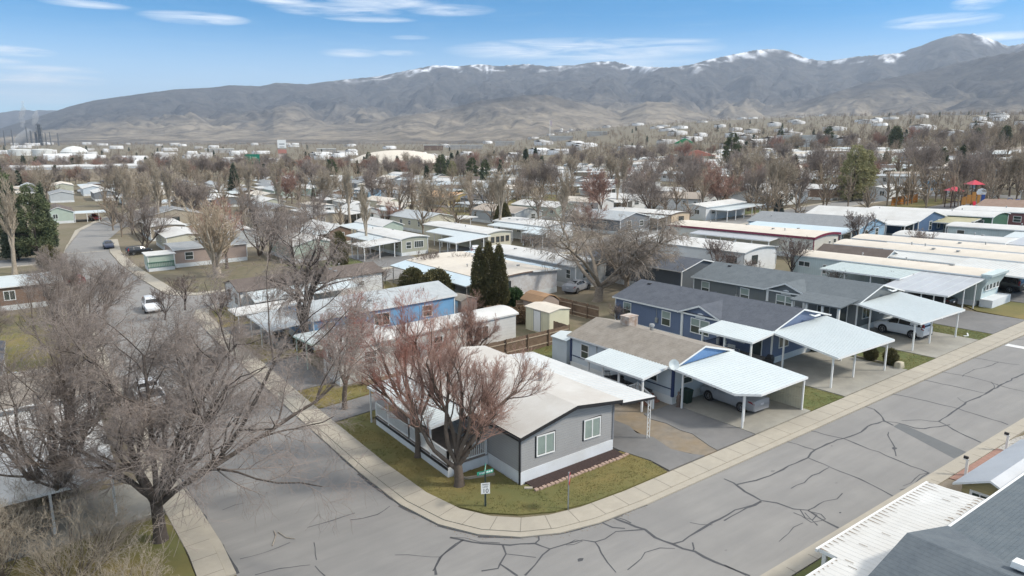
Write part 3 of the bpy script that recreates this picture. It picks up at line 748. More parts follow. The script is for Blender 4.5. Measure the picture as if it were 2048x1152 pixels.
while x < 28.1:
    w = rg.uniform(.24, .30); b = MB(); y = 28.55 + rg.uniform(-.03, .03)
    if x > 27.3: y += .1 * (x - 27.3)
    b.hexa([(x, y - .1, 0), (x + w - .03, y - .1, 0), (x + w - .06, y + .12, 0), (x + .03, y + .12, 0), (x, y - .1, .15), (x + w - .03, y - .1, .15), (x + w - .06, y + .12, .15), (x + .03, y + .12, .15)])
    tag(b.build('edging_block', m_block, bevel=.02), 'pinkish concrete edging block, one of the row between mulch bed and corner lawn', 'edging block', 'edging blocks along the mulch bed'); x += w

# ---- pale blue-grey house with brown-grey shingles
m_lb = siding('pale_blue_siding', (.56, .62, .66), per=5.0); m_navy = mat('navy_trim', (.03, .05, .13), rough=.5)
m_gab = siding('blue_gable_boards', (.13, .25, .46), per=.2, ax=0)
h2 = house('pale blue mobile home with brown-grey shingle roof and a rusty swamp cooler', 36.2, 42.2, 32.5, 43.9, m_lb, m_shb, h=2.85, rise=.9, vents=0, corner=False, wins=[('L', 42.1, dict(w=.85, h=1.1)), ('L', 37.4 + .0, dict(w=1.1, h=.9)), ('L', 33.9 + .6, dict(w=.9, h=.8)), ('F', 37.7, dict(w=.9, h=.9)), ('F', 40.5, dict(w=1.2, h=.9)), ('R', 36, {}), ('R', 41, {})])
def h2_parts():
    b = MB(); b.box(36.1, 36.28, 32.4, 32.58, .66, 2.95); b.box(36.10, 36.26, 43.76, 43.92, .66, 2.95); b.box(36.15, 36.19, 32.6, 43.7, 1.18, 1.24); b.build('corner_trim', m_navy, parent=h2)
    b = MB(); b.prism([(36.3, 2.9), (42.1, 2.9), (39.2, 3.72)], 't', 32.40, 32.49); b.build('gable_panel', m_gab, parent=h2)
    cp = carport(h2, [(35.75, 32.25, 2.92), (42.25, 32.25, 2.92), (42.25, 25.95, 2.45), (37.3, 25.95, 2.45)], ribs=(0, .28))
    # the front-left corner of the roof is cut off
    bpy.data.objects.remove(cp)
    m = MB(); th = .15
    P5 = [(35.9, 32.25, 2.9), (35.9, 27.0, 2.5), (37.2, 25.95, 2.43), (42.25, 25.95, 2.43), (42.25, 32.25, 2.9)]
    i = 0; m.V += [(a, b_, z - th) for a, b_, z in P5] + P5
    m.F += [(4, 3, 2, 1, 0), (5, 6, 7, 8, 9)]; m.M += [1, 0]
    for k in range(5): j = (k + 1) % 5; m.F.append((k, j, 5 + j, 5 + k)); m.M.append(1)
    zz = lambda t: 2.43 + (t - 25.95) * .47 / 6.3
    t = 26.2
    while t < 32.2:
        sa = 35.9 if t >= 27 else 35.9 + (27 - t) * 1.3 / 1.05
        m.bar((sa + .02, t, zz(t) + .006), (42.23, t, zz(t) + .006), .05, .02, 2); t += .27
    cp = m.build('carport', [m_metal, m_trimw, m_ribs], parent=h2)
    for (x, y) in ((36.2, 31.6), (36.55, 26.75), (42.05, 26.1), (42.05, 29.0), (42.05, 31.9)):
        b = MB(); b.box(x - .05, x + .05, y - .05, y + .05, 0, zz(y) - th); b.build('post', m_trimw, parent=cp)
    b = MB(); b.box(42.10, 42.14, 26.15, 29.8, .1, 2.2); b.box(42.02, 42.10, 26.15, 29.8, .75, .83); b.box(42.02, 42.10, 26.15, 29.8, 1.5, 1.58); b.build('side_screen', mat('cream_ribbed_panel', (.62, .58, .44), (.55, .51, .39), stripe=(1, .2, .4, .01)), parent=cp)
    b = MB(); b.bar((36.6, 26.6, 2.3), (36.75, 26.7, 2.25), .06); b.bar((36.62, 26.72, 2.3), (36.62, 26.72, .5), .06); b.build('downpipe', m_trimw, parent=cp)
    # porch with awning, rails and steps
    aw = carport(h2, [(33.45, 32.75, 2.58), (36.0, 32.75, 2.92), (36.0, 38.9, 2.92), (33.45, 38.9, 2.58)], ribs=(1, .28), name='porch_awning', posts=((33.7, 33.0), (33.7, 35.4), (33.7, 37.1), (33.7, 38.7)), pr=.06)
    b = MB(); b.box(33.6, 36.15, 34.4, 38.8, .55, .68); d = b.build('porch_deck', mat('dark_deck', (.10, .09, .085), (.07, .065, .06), stripe=(0, .14, .5, 0)), parent=h2)
    railing(d, (33.65, 34.4), (33.65, 38.8), .68, 1.6); railing(d, (33.65, 34.4), (34.6, 34.4), .68, 1.6)
    b = MB()
    for k in range(3): b.box(34.7, 36.0, 34.4 - .3 * (k + 1), 34.4 - .3 * k, -.1, .52 - .17 * k)
    b.build('steps', mat('brick_steps', (.30, .15, .10), (.24, .12, .08), scale=5), parent=d)
    b = MB(); z = lambda t: 1.6 - (34.4 - t) * .65
    b.bar((34.65, 34.4, 1.57), (34.65, 32.9, .95), .08); b.bar((34.65, 34.4, .75), (34.65, 32.9, .13), .05)
    for k in range(11): t = 34.3 - k * .13; b.box(34.63, 34.67, t - .018, t + .018, .78 - (34.4 - t) * .41, 1.55 - (34.4 - t) * .41)
    b.box(34.59, 34.71, 32.8, 32.92, 0, 1.05); b.build('stair_rail', m_trimw, parent=d)
    b = MB(); b.tube((40.2, 41.0 + 5.4, 3.6), (40.2, 46.4, 3.9), .2, n=6)
    x, y, z = 39.6, 40.6, 3.70
    b = MB(); b.box(x - .5, x + .5, y - .5, y + .5, z, z + .82); b.box(x - .54, x + .54, y - .54, y + .54, z + .82, z + .9)
    for k in range(6): b.box(x - .52, x - .50, y - .42, y + .42, z + .1 + k * .12, z + .15 + k * .12); b.box(x - .42, x + .42, y - .52, y - .50, z + .1 + k * .12, z + .15 + k * .12)
    b.build('swamp_cooler', mat('stained_cooler_metal', (.50, .47, .43), (.28, .17, .11), scale=2.5, rough=.7), parent=h2)
    b = MB(); b.tube((40.2, 38.6, 3.4), (40.2, 38.6, 3.95), .16, n=10); b.tube((40.2, 38.6, 3.95), (40.2, 38.6, 4.12), .24, .2, n=10); b.build('roof_vent', m_vent, parent=h2)
    b = MB(); b.lathe((0, 0, 0), [(.02, 0), (.2, .03), (.36, .10), (.38, .11), (.38, .12), (.02, .02)], n=18)
    o = b.build('satellite_dish', m_metal, warp=False); o.parent = h2; W = WL[h2.name]; o.location = (35.95 - W[0], 32.3 - W[1], Tf(36, 32.3) + 3.15 - W[2]); o.rotation_euler = (math.radians(68), 0, math.radians(-28))
    b = MB(); b.bar((36.1, 32.5, 2.85), (35.97, 32.35, 3.15), .04); b.build('dish_arm', m_vent, parent=h2)
    b = MB(); b.box(36.16, 36.2, 32.62, 33.0, 1.75, 1.76)
h2_parts()
sb = MB()                                         # stack of bits standing at the corner of the porch
sb.lathe((36.25, 31.95, 0), [(.2, 0), (.22, .05), (.1, .12), (.13, .3), (.17, .5), (.14, .65), (.17, .78), (.11, .92), (.05, .97), (.09, 1.05), (.09, 1.15), (.02, 1.22)], n=14)
tag(sb.build('garden_figure', mat('dark_cast_stone', (.09, .065, .055), (.16, .12, .10), scale=6), smooth=True), 'dark knee-high garden figure standing at the corner of the pale blue home', 'garden statue')

# ---- the blue house and the grey house behind it: one plan, twice
def bay_house(label, s0, t0, t1, wall, roof, cps, side, porch_m, seed):
    s1 = s0 + 7.6; c = (s0 + s1) / 2
    h = house(label, s0, s1, t0, t1, wall, roof, h=2.9, rise=1.12, over=.32, sk=.6, skm=m_skw, vents=0, wins=[('L', t1 - 1.7, dict(w=1.0, h=1.3, blind=.5)), ('L', t1 - 7.0, dict(w=1.0, h=1.3, blind=.5)), ('R', t0 + 6, {}), ('R', t0 + 12, {}), ('F', s0 + 1.6, dict(w=1.2, h=1.1, kind='slide')), ('F', s0 + 4.6, dict(w=1.1, h=1.1, kind='slide'))])
    # dormer bay with fanlight
    b0, b1 = t0 + 5.2, t0 + 9.6; bc = (b0 + b1) / 2
    m = MB(); m.prism([(b0, .6), (b1, .6), (b1, 2.92), (bc, 3.72), (b0, 2.92)], 's', s0 - .12, s0 + 1.5); m.build('bay_wall', wall, parent=h)
    m = MB(); m.prism([(b0 - .3, 2.78), (bc, 3.72), (b1 + .3, 2.78), (b1 + .3, 2.93), (bc, 3.88), (b0 - .3, 2.93)], 's', s0 - .42, s0 + 3.1, mside=[1, 1, 1, 0, 0, 1], mend=1); m.build('bay_roof', [roof, m_trimw], parent=h)
    for q in (b0 + .1, b1 - .1): m = MB(); m.box(s0 - .2, s0 - .02, q - .13, q + .13, .6, 2.85); m.build('pilaster', m_trimw, parent=h)
    window(h, 'L', bc, 1.85, s0 - .123, w=2.0, h=1.25, kind='twin', blind=.5)
    b = MB(); n = 12; pts = [(s0 - .16, bc + .55 * math.cos(math.pi * k / n), 2.62 + .5 * math.sin(math.pi * k / n)) for k in range(n + 1)]
    b.face(pts[::-1]); b.V += [(s0 - .12, p[1], p[2]) for p in pts]
    for k in range(n): b.F.append((k, k + 1, n + 2 + k, n + 1 + k)); b.M.append(0)
    b.build('fanlight', m_trimw, parent=h)
    # front gable trim
    m = MB(); m.bar((c + 1.2, t0 - .5, 3.35), (c + .5, t0 - .5, 3.62), .18, .1); m.bar((c + 1.2, t0 - .5, 3.36), (c + 1.9, t0 - .5, 3.36), .18, .1); m.build('gable_gutter', m_trimw, parent=h)
    for k, (dx, dt) in enumerate(((.8, 1.0), (1.3, 4.5), (.5, 9.5), (1.6, 13.5), (-.6, 17))):
        x, y = c + dx, t0 + dt; z = 2.9 + 1.12 * (1 - abs(dx) / 3.8) + .12
        b = MB(); b.hexa([(x - .22, y - .2, z - .05), (x + .22, y - .2, z - .1), (x + .22, y + .2, z - .1), (x - .22, y + .2, z - .05), (x - .18, y - .16, z + .12), (x + .2, y - .16, z + .06), (x + .2, y + .16, z + .06), (x - .18, y + .16, z + .12)]); b.build('roof_vent', m_black, parent=h)
    cp = carport(h, cps, ribs=side[0], posts=side[1], pr=.055)
    # porch
    p0, p1 = t0 + .2, t0 + 5.0
    b = MB(); b.box(s0 - 2.4, s0 - .03, p0, p1, .5, .62); b.box(s0 - 2.38, s0 - 2.34, p0, p1, -.2, .5); d = b.build('porch_deck', mat('porch_boards', (.20, .19, .18)), parent=h)
    railing(d, (s0 - 2.35, p0 + 1.3), (s0 - 2.35, p1), .62, 1.5, m=porch_m); railing(d, (s0 - 2.35, p1), (s0 - .1, p1), .62, 1.5, m=porch_m)
    b = MB()
    for k in range(3): b.box(s0 - 2.35 - .3 * (k + 1), s0 - 2.35 - .3 * k, p0, p0 + 1.2, -.1, .44 - .17 * k)
    b.build('steps', mat('grey_steps', (.2, .2, .2)), parent=d)
    for q in (p0, p0 + 1.2):
        b = MB(); b.bar((s0 - 2.35, q, 1.5), (s0 - 3.3, q, .9), .07); b.bar((s0 - 2.35, q, .7), (s0 - 3.3, q, .1), .05)
        for k in range(7): f = (k + .5) / 7; b.box(s0 - 2.35 - .95 * f - .02, s0 - 2.35 - .95 * f + .02, q - .02, q + .02, .7 - .6 * f, 1.5 - .6 * f)
        b.build('stair_rail', porch_m, parent=d)
    window(h, 'L', t0 + 1.4, 1.6, s0 - .003, w=.9, h=2.0, kind='plain'); window(h, 'L', t0 + 3.3, 1.9, s0 - .003, w=1.2, h=1.0, kind='slide')
    b = MB(); b.box(s0 - 1.6, s0 - .9, p0 + 2.2, p0 + 2.9, .62, 1.05); b.box(s0 - 1.6, s0 - 1.5, p0 + 2.2, p0 + 2.9, 1.05, 1.5)
    tag(b.build('porch_chair', mat('pale_cushion', (.6, .6, .58))), 'pale chair on the porch of the ' + ('blue' if seed == 1 else 'grey') + ' house with the fanlight', 'chair')
    return h
m_blue = siding('slate_blue_siding', (.135, .175, .27), per=.25, ax=1); m_dgrey = siding('dark_grey_siding', (.155, .168, .17), per=.25, ax=1)
m_nv = mat('navy_rails', (.05, .065, .11), rough=.6)
h3 = bay_house('slate blue house with dark shingle roof, fanlight window and white carport', 48.75, 33.4, 52.0, m_blue, m_shs,
    [(48.3, 33.25, 2.98), (55.9, 33.25, 2.98), (54.1, 26.3, 2.62), (46.9, 26.6, 2.62)], ((0, .26), ((47.3, 27.2), (53.8, 26.7), (50.6, 27.4), (48.6, 32.2), (53.6, 30.2))), m_nv, 1)
carport(h3, [(45.5, 32.9, 2.72), (48.45, 32.9, 2.98), (48.45, 38.3, 2.98), (45.5, 38.3, 2.72)], ribs=(1, .28), name='porch_awning', posts=((45.8, 33.2), (45.8, 35.8), (45.8, 38.1)), pr=.06)
h4 = bay_house('dark grey house with grey-green shingle roof, fanlight window and white carport', 61.95, 33.8, 53.2, m_dgrey, m_shg,
    [(61.6, 33.6, 2.98), (68.9, 33.6, 2.98), (67.1, 26.9, 2.65), (59.9, 27.2, 2.65)], ((0, .24), ((60.3, 27.8), (66.8, 27.3), (63.4, 27.9), (61.9, 32.5), (66.9, 30.6))), m_trimw, 2)
b = MB(); b.prism([(59.3, 2.82), (62.3, 3.12), (62.3, 3.2), (59.3, 2.94)], 't', 33.9, 39.1)
b.build('porch_roof', [m_shg, m_trimw], parent=h4)
for q in (34.2, 35.8, 37.4, 38.9):
    b = MB(); b.box(59.5, 59.68, q - .09, q + .09, .5, 2.84); b.build('porch_column', m_trimw, parent=h4)

# ---- old white caravan-style home with the curved front
m_tl = siding('pale_teal_siding', (.52, .60, .59), per=.3, ax=1); m_tls = mat('teal_grey_ribs', (.42, .48, .47), (.38, .44, .43), stripe=(1, .3, .5, .01))
h5 = house('long pale teal mobile home with swept-back curved front and cream roof', 79.9, 83.9, 31.2, 52.8, m_tl, m_roofc, h=3.1, rise=.30, style='arc', over=.12, sk=.6, skm=m_skp, vents=4, corner=False, wins=[('L', 51.0, dict(w=1.5, h=.55, kind='slide', z=2.2)), ('L', 48.2, dict(w=.4, h=1.0, kind='plain')), ('L', 33.5, dict(w=.8, h=.8))])
b = MB(); b.prism([(31.2, .62), (31.2, 3.12), (30.1, 3.2), (30.75, 1.9), (30.8, .62)][::-1], 's', 79.95, 83.85); b.build('curved_front', m_tl, parent=h5)
b = MB(); b.box(79.9, 83.9, 30.0, 31.0, 3.18, 3.42); b.build('front_hood', [m_tl], parent=h5)
for k in range(4): window(h5, 'F', 80.7 + k * .8, 2.2, 30.62, w=.55, h=1.0, kind='plain')
b = MB(); b.box(79.8, 84.1, 29.6, 30.8, -.3, .85); b.build('front_planter', m_skp, parent=h5)
carport(h5, [(75.2, 36.8, 2.9), (79.95, 36.8, 3.05), (79.95, 46, 3.05), (75.2, 46, 2.9)], roof=m_tls, name='side_awning', posts=((75.4, 37.2), (75.4, 40), (75.4, 43), (75.4, 45.8)), ribs=(1, .4))
carport(h5, [(72.2, 30.6, 2.45), (79.85, 30.6, 3.05), (79.85, 37.2, 3.05), (72.2, 37.2, 2.45)], roof=m_alu, name='carport', posts=[(72.5, q) for q in (31, 32, 33.2, 34.6, 36.2, 37)] + [(76, 30.8), (78.5, 30.8)], ribs=(1, 1.1))

# ---- long cream roof with big metal carport (second along)
m_nav2 = siding('navy_grey_siding', (.10, .12, .18), per=.2)
h6 = house('long low mobile home with cream roof, dark blue porch wall and wide ribbed carport', 90.8, 95.0, 31.0, 53.5, m_nav2, m_roofc, h=3.1, rise=.35, style='arc', over=.15, vents=4, wins=[('L', 44, dict(w=1.0, h=.9)), ('L', 42, dict(w=.5, h=.9))])
carport(h6, [(87.6, 30.0, 2.75), (91.0, 30.0, 3.12), (91.0, 47, 3.12), (87.6, 47, 2.85)], ribs=(1, .4), name='porch_awning', posts=[(87.8, q) for q in (38.6, 41.4, 44.2, 46.8)], roof=m_roofw)
carport(h6, [(82.6 + 2.2, 27.6, 2.6), (92, 27.6, 3.1), (92, 36.6, 3.2), (84.8, 36.6, 2.8)], ribs=(1, .35), posts=((85.2, 28), (85.2, 32), (88.4, 28)), roof=m_roofw)
h6b = house('low home with brown shingle hip roof squeezed behind the long cream roof', 86.3, 90.4, 44.5, 53.5, m_lb, m_shdb, h=2.5, rise=.9, vents=1)

# ---- white trailer beside the corner house and the blue one behind it
m_pk = siding('off_white_siding', (.62, .60, .56), per=.3); m_sky = siding('sky_blue_siding', (.17, .36, .58), per=3.0)
m_green = mat('mint_trim', (.48, .60, .52), rough=.5)
h7 = house('white single-wide mobile home with bright roof, long side to the mulberry trees', 19.3, 36.8, 52.9, 56.7, m_pk, m_roofw, ax='s', h=2.95, rise=.35, style='arc', over=.15, vents=3, corner=False, trim=m_pk, wins=[('L', 54.6, dict(w=1.6, h=1.1, kind='slide')), ('F', 33, dict(w=1.3, h=1.2, kind='slide')), ('F', 28.4, dict(w=.9, h=1.1)), ('F', 25.5, dict(w=1.6, h=1.2, kind='slide')), ('F', 22, dict(w=1.0, h=1.1))])
carport(h7, [(18.3, 56.5, 2.95), (25.5, 56.5, 2.95), (25.5, 62.0, 2.62), (18.3, 62.0, 2.62)], ribs=(1, .3), trim=m_green, posts=((18.6, 61.7), (18.6, 58.9), (22, 61.7), (25.2, 61.7)))
h8 = house('sky blue mobile home with pale grey shingle roof and deep white trim', 21.2, 36.8, 64.6, 72.6, m_sky, m_shlg, ax='s', h=2.95, rise=.85, over=.25, vents=3, trim=m_trimw, th=.24, wins=[('F', 22.8, dict(w=.85, h=1.2, blind=.4)), ('F', 25.4, dict(w=1.0, h=.25, kind='slide', z=2.55)), ('F', 28.3, dict(w=1.6, h=1.2, kind='slide')), ('F', 33.5, dict(w=1.0, h=1.1)), ('L', 67, dict(w=1.0, h=1.1)), ('L', 70, dict(w=1.0, h=1.1))])
carport(h8, [(13.9 + 3.2, 65.2, 2.6), (21.3, 65.2, 2.85), (21.3, 73, 2.85), (17.1, 73, 2.6)], posts=((17.4, 65.5), (17.4, 69), (17.4, 72.7)), roof=m_shlg)
m_wh = siding('white_siding', (.70, .71, .70), per=.22)
h9 = house('white mobile home with dark brown roof by the side street', 19.2, 37.4, 84.6, 91.8, m_wh, m_shdb, ax='s', h=2.95, rise=.8, over=.25, vents=4, trim=m_shdb, wins=[('L', 86.4, dict(w=.9, h=1.1, fr=m_black)), ('L', 89.6, dict(w=.9, h=1.1, fr=m_black)), ('F', 34.5, dict(w=.5, h=.5))])
carport(h9, [(19.6, 79.6, 2.55), (32.2, 79.6, 2.55), (32.8, 84.5, 2.85), (20.0, 84.5, 2.85)], ribs=(0, .4), posts=((20, 79.9), (23.2, 79.9), (26.4, 79.9), (29.4, 79.9), (31.9, 79.9)))
carport(h9, [(12.8 + 3.6, 74.6, 2.5), (25, 74.6, 2.6), (25, 78.2, 2.6), (16.4, 78.2, 2.5)], roof=m_roofw, name='long_awning', posts=((16.7, 74.9), (20, 74.9), (24.7, 74.9)))

# ---- home with three roofs behind the arborvitae
m_brk = mat('painted_brick', (.62, .62, .62), (.50, .46, .43), scale=3, rough=.85, stripe=(2, .1, .5, .006))
h10 = house('low home with cream and metal roofs beside the tall arborvitae', 44.0, 54.2, 68.8, 90.5, m_brk, m_roofc, h=2.85, rise=.35, style='arc', over=.15, vents=4, corner=False, trim=mat('brown_band', (.22, .15, .12)), wins=[('F', 46.6, dict(w=.9, h=1.2, fr=m_black))])
carport(h10, [(50.2, 68.4, 3.32), (54.6, 68.4, 3.02), (54.6, 90.8, 3.02), (50.2, 90.8, 3.32)], roof=m_lblue, name='metal_overroof', posts=())
carport(h10, [(41.4, 69.9, 2.5), (44.2, 69.9, 3.0), (44.2, 91, 3.0), (41.4, 91, 2.5)], roof=m_lblue, posts=((41.7, 70.2), (41.7, 74), (41.7, 90.6), (41.7, 86)), trim=m_vent)
# sheds and fences
def shed(label, s0, s1, t0, t1, wall, roof, h=2.1, rise=.5, ax='t', trim=None, door=True, barn=False):
    r = empty('garden_shed', (s0 + s1) / 2, (t0 + t1) / 2, label=label, cat='shed')
    c, w, a, b = ((s0 + s1) / 2, s1 - s0, t0, t1) if ax == 't' else ((t0 + t1) / 2, t1 - t0, s0, s1)
    m = MB(); m.prism([(c - w / 2, -.1), (c + w / 2, -.1), (c + w / 2, h), (c, h + rise), (c - w / 2, h)], ax, a, b); m.build('wall', wall, parent=r)
    bot, top = ([(c - w / 2 - .1, h - .05), (c - w / 4, h + rise * .75), (c, h + rise), (c + w / 4, h + rise * .75), (c + w / 2 + .1, h - .05)], [(c + w / 2 + .1, h + .03), (c + w / 4, h + rise * .75 + .08), (c, h + rise + .08), (c - w / 4, h + rise * .75 + .08), (c - w / 2 - .1, h + .03)]) if barn else arcprof(c, w, h, rise, 'gable', .12, .08)
    m = MB(); m.prism(bot + top, ax, a - .1, b + .1); m.build('roof', roof, parent=r)
    if door:
        m = MB(); m.box(s0 - .04, s0 - .005, (t0 + t1) / 2 - .55, (t0 + t1) / 2 + .55, .1, h - .15); m.build('door', m_trimw, parent=r)
        m = MB(); m.box(s0 - .05, s0 - .0, (t0 + t1) / 2 - .62, (t0 + t1) / 2 - .56, .1, h - .1); m.box(s0 - .05, s0, (t0 + t1) / 2 + .56, (t0 + t1) / 2 + .62, .1, h - .1); m.box(s0 - .05, s0, (t0 + t1) / 2 - .62, (t0 + t1) / 2 + .62, h - .14, h - .06); m.build('door_frame', m_vent, parent=r)
    return r
m_cr = siding('cream_panel', (.66, .63, .46), per=.9, ax=1); m_crs = siding('grey_brown_boards', (.36, .28, .23), per=.2, ax=0)
sh1 = shed('cream metal garden shed with white door and nearly flat white roof', 40.9, 43.4, 53.0, 57.0, m_cr, m_roofc, h=2.35, rise=.2, ax='t')
sh2 = shed('brown barn-roofed garden shed beside the round green shrub', 44.3, 47.0, 59.2, 62.6, m_crs, mat('tan_roof_felt', (.40, .24, .13), (.33, .20, .11), rough=.9), h=1.7, rise=.75, barn=True, door=False)
sh3 = shed('small grey garden shed overgrown with dry vines behind the sky blue home', 37.6, 39.6, 64.5, 67.0, m_crs, m_shb, h=2.2, rise=.35)
sh4 = shed('tall pale blue garden shed at the rear corner of the pale blue home', 36.3, 38.3, 44.6, 46.6, m_lb, m_metal, h=2.2, rise=.25, door=False)
def fence(label, pts, h=1.7, m=None, rails=True, name='wooden_fence'):
    r = empty(name, pts[0][0], pts[0][1], label=label, cat='fence')
    for a, b in zip(pts, pts[1:]):
        A, B = Vector(a), Vector(b); L = (B - A).length; d = (B - A) / L; n = Vector((-d.y, d.x)); mb_ = MB(); k = 0.0
        rg_ = random.Random(int(L * 100))
        while k < L - .05:
            p = A + d * k; q = A + d * min(L, k + .13); z = h + rg_.uniform(-.03, .03)
            mb_.hexa([(p.x, p.y, .02), (q.x, q.y, .02), (q.x + n.x * .02, q.y + n.y * .02, .02), (p.x + n.x * .02, p.y + n.y * .02, .02), (p.x, p.y, z), (q.x, q.y, z), (q.x + n.x * .02, q.y + n.y * .02, z), (p.x + n.x * .02, p.y + n.y * .02, z)]); k += .145
        mb_.build('board_panel', m or m_wood, parent=r)
        rb = MB()
        for z in (.4, h - .35): rb.bar((A.x - n.x * .04, A.y - n.y * .04, z), (B.x - n.x * .04, B.y - n.y * .04, z), .05, .09)
        rb.build('rail', mat('pale_rail', (.42, .34, .25)), parent=r)
        for j in range(int(L / 2.4) + 1):
            c = A + d * min(L, j * 2.4) - n * .1; pb_ = MB(); pb_.box(c.x - .045, c.x + .045, c.y - .045, c.y + .045, 0, h + .08); pb_.build('fence_post', m or m_wood, parent=r)
    return r
fence('brown board fence between the white trailer and the pale blue home', [(31.5, 50.3), (41.1, 50.3), (41.1, 52.6)], 1.6)
fence('tall new yellowish board fence in front of the light blue house', [(97.5, 52.4), (97.5, 57.6), (94.5, 57.6)], 1.9, m_woodn)
fence('weathered board fence behind the blue house', [(43.6, 62.6), (48, 60.5), (48.2, 54)], 1.6)
# ---- things standing on the porches and pads
def chair(label, s, t, m, rz=0.0, z=.0, arm=True):
    r = empty('patio_chair', s, t, label=label, cat='chair', rz=rz); r.location.z += z
    def pt(n, b): o = b.build(n, m, warp=False); o.parent = r
    b = MB(); b.box(-.25, .25, -.25, .25, .40, .44); pt('seat', b)
    b = MB(); [b.box(x - .02, x + .02, .23, .26, .44, .95) for x in (-.2, -.1, 0, .1, .2)]; b.box(-.26, .26, .22, .27, .93, .98); pt('backrest', b)
    for x in (-.23, .23):
        for y in (-.23, .23): b = MB(); b.box(x - .02, x + .02, y - .02, y + .02, 0, .4); pt('leg', b)
    if arm:
        for x in (-.27, .27): b = MB(); b.box(x - .02, x + .02, -.24, .24, .62, .65); b.box(x - .02, x + .02, -.24, -.2, .4, .62); pt('armrest', b)
m_blk = mat('black_metal_furniture', (.015, .015, .017), rough=.5)
chair('black metal chair on the pale blue home\'s porch, nearer the steps', 34.6, 35.6, m_blk, 1.2, .68); chair('black metal chair on the pale blue home\'s porch, at its far end', 34.8, 37.9, m_blk, 2.4, .68); chair('white chair on the blue house\'s porch beside the rail', 47.4, 36.6, m_trimw, .5, .62)
def table(label, s, t, m, z, r_=.5):
    r = empty('patio_table', s, t, label=label, cat='table'); r.location.z += z; b = MB(); b.tube((0, 0, .70), (0, 0, .74), r_, n=16); o = b.build('table_top', m, warp=False); o.parent = r
    b = MB(); b.tube((0, 0, .02), (0, 0, .7), .04, n=8); b.tube((0, 0, 0), (0, 0, .03), .25, n=12); o = b.build('pedestal', m, warp=False); o.parent = r
table('round black table between the two porch chairs of the pale blue home', 34.8, 36.7, m_blk, .68)
def grill(label, s, t, z=.0, c=None):
    r = empty('barbecue_grill', s, t, label=label, cat='grill', rz=.4); r.location.z += z; b = MB(); b.box(-.55, .55, -.28, .28, .55, .85); b.prism([(-.28, .85), (.28, .85), (.2, 1.08), (-.2, 1.08)], 's', -.38, .38); o = b.build('firebox', c or m_blk, warp=False); o.parent = r
    b = MB(); b.box(-.5, .5, -.25, .25, .08, .5); [b.box(x - .03, x + .03, y - .03, y + .03, 0, .55) for x in (-.48, .48) for y in (-.22, .22)]; o = b.build('cart', m_blk, warp=False); o.parent = r
grill('black covered grill under the blue house\'s carport by the stairs', 48.0, 33.0)
def bin_(label, s, t, c, rz=0.0):
    r = empty('wheelie_bin', s, t, label=label, cat='bin', rz=rz); b = MB(); b.hexa([(-.25, -.28, .06), (.25, -.28, .06), (.25, .28, .06), (-.25, .28, .06), (-.31, -.36, 1.0), (.31, -.36, 1.0), (.31, .36, 1.0), (-.31, .36, 1.0)]); o = b.build('bin_body', c, warp=False, bevel=.03); o.parent = r
    b = MB(); b.hexa([(-.33, -.38, 1.0), (.33, -.38, 1.0), (.33, .4, 1.0), (-.33, .4, 1.0), (-.28, -.33, 1.09), (.28, -.33, 1.09), (.28, .36, 1.07), (-.28, .36, 1.07)]); o = b.build('lid', c, warp=False); o.parent = r
    for x in (-.27, .27): b = MB(); b.tube((x - .03, .3, .12), (x + .03, .3, .12), .12, n=12); o = b.build('wheel', m_black, warp=False); o.parent = r
bin_('dark bin against the pale blue home\'s skirting inside the carport', 37.3, 32.15, mat('dark_green_plastic', (.02, .045, .035), rough=.5)); bin_('dark grey bin at the rear of the blue house\'s carport', 54.6, 33.0, mat('dark_grey_plastic', (.05, .052, .055), rough=.5))
b = MB(); b.box(28.02, 28.75, 38.2, 39.1, 0, .8); b.box(28.1, 28.67, 38.28, 39.02, .8, .84)
tag(b.build('air_conditioner', m_vent), 'metal air conditioner box beside the grey corner house under its side carport', 'air conditioner')
b = MB(); b.bar((67.6, 26.95, .08), (68.0, 26.75, .05), .1); b.bar((68.0, 26.75, .05), (68.25, 26.95, .22), .1); tag(b.build('drain_pipe', m_trimw), 'bent white downspout end lying on the grass beside the grey house carport', 'downspout')

for hh, s_, t_, z_, w_ in ((h1, 27.97, 31.5, 1.5, .16), (h2, 36.185, 40.6, 1.7, .02), (h3, 48.735, 46.2, 1.5, .02), (h4, 61.935, 47.2, 1.5, .02)):
    b = MB(); b.box(s_ - .09, s_ + .07, t_ - .16, t_ + .16, z_ - .25, z_ + .22); b.tube((s_ - .04, t_, z_ + .2), (s_ - .04, t_, z_ + 1.1), .025, n=6); b.build('meter_box', m_vent, parent=hh)
# ================================================================ homes across the side street and beyond
m_mint = siding('pale_green_siding', (.43, .50, .42)); m_cream = siding('cream_siding', (.58, .55, .43)); m_sage = siding('sage_cream_siding', (.48, .48, .38), per=.3, ax=1)
m_yel = siding('ochre_siding', (.45, .33, .12)); m_tan = siding('tan_siding', (.42, .36, .27)); m_peach = siding('peach_siding', (.62, .48, .33)); m_lgrey = siding('light_grey_siding', (.46, .48, .48))
m_mgrey = siding('mid_grey_siding', (.20, .21, .22)); m_lblu = siding('light_blue_siding', (.27, .42, .55)); m_dblu = siding('deep_blue_siding', (.07, .13, .23)); m_dgrn = siding('dark_green_siding', (.05, .13, .08))
m_maro = siding('maroon_siding', (.22, .10, .10)); m_brn = siding('brown_siding', (.20, .13, .09)); m_pnk = siding('pinkish_brick', (.40, .31, .26), per=.1); m_redf = mat('maroon_fascia', (.20, .02, .05), rough=.5)
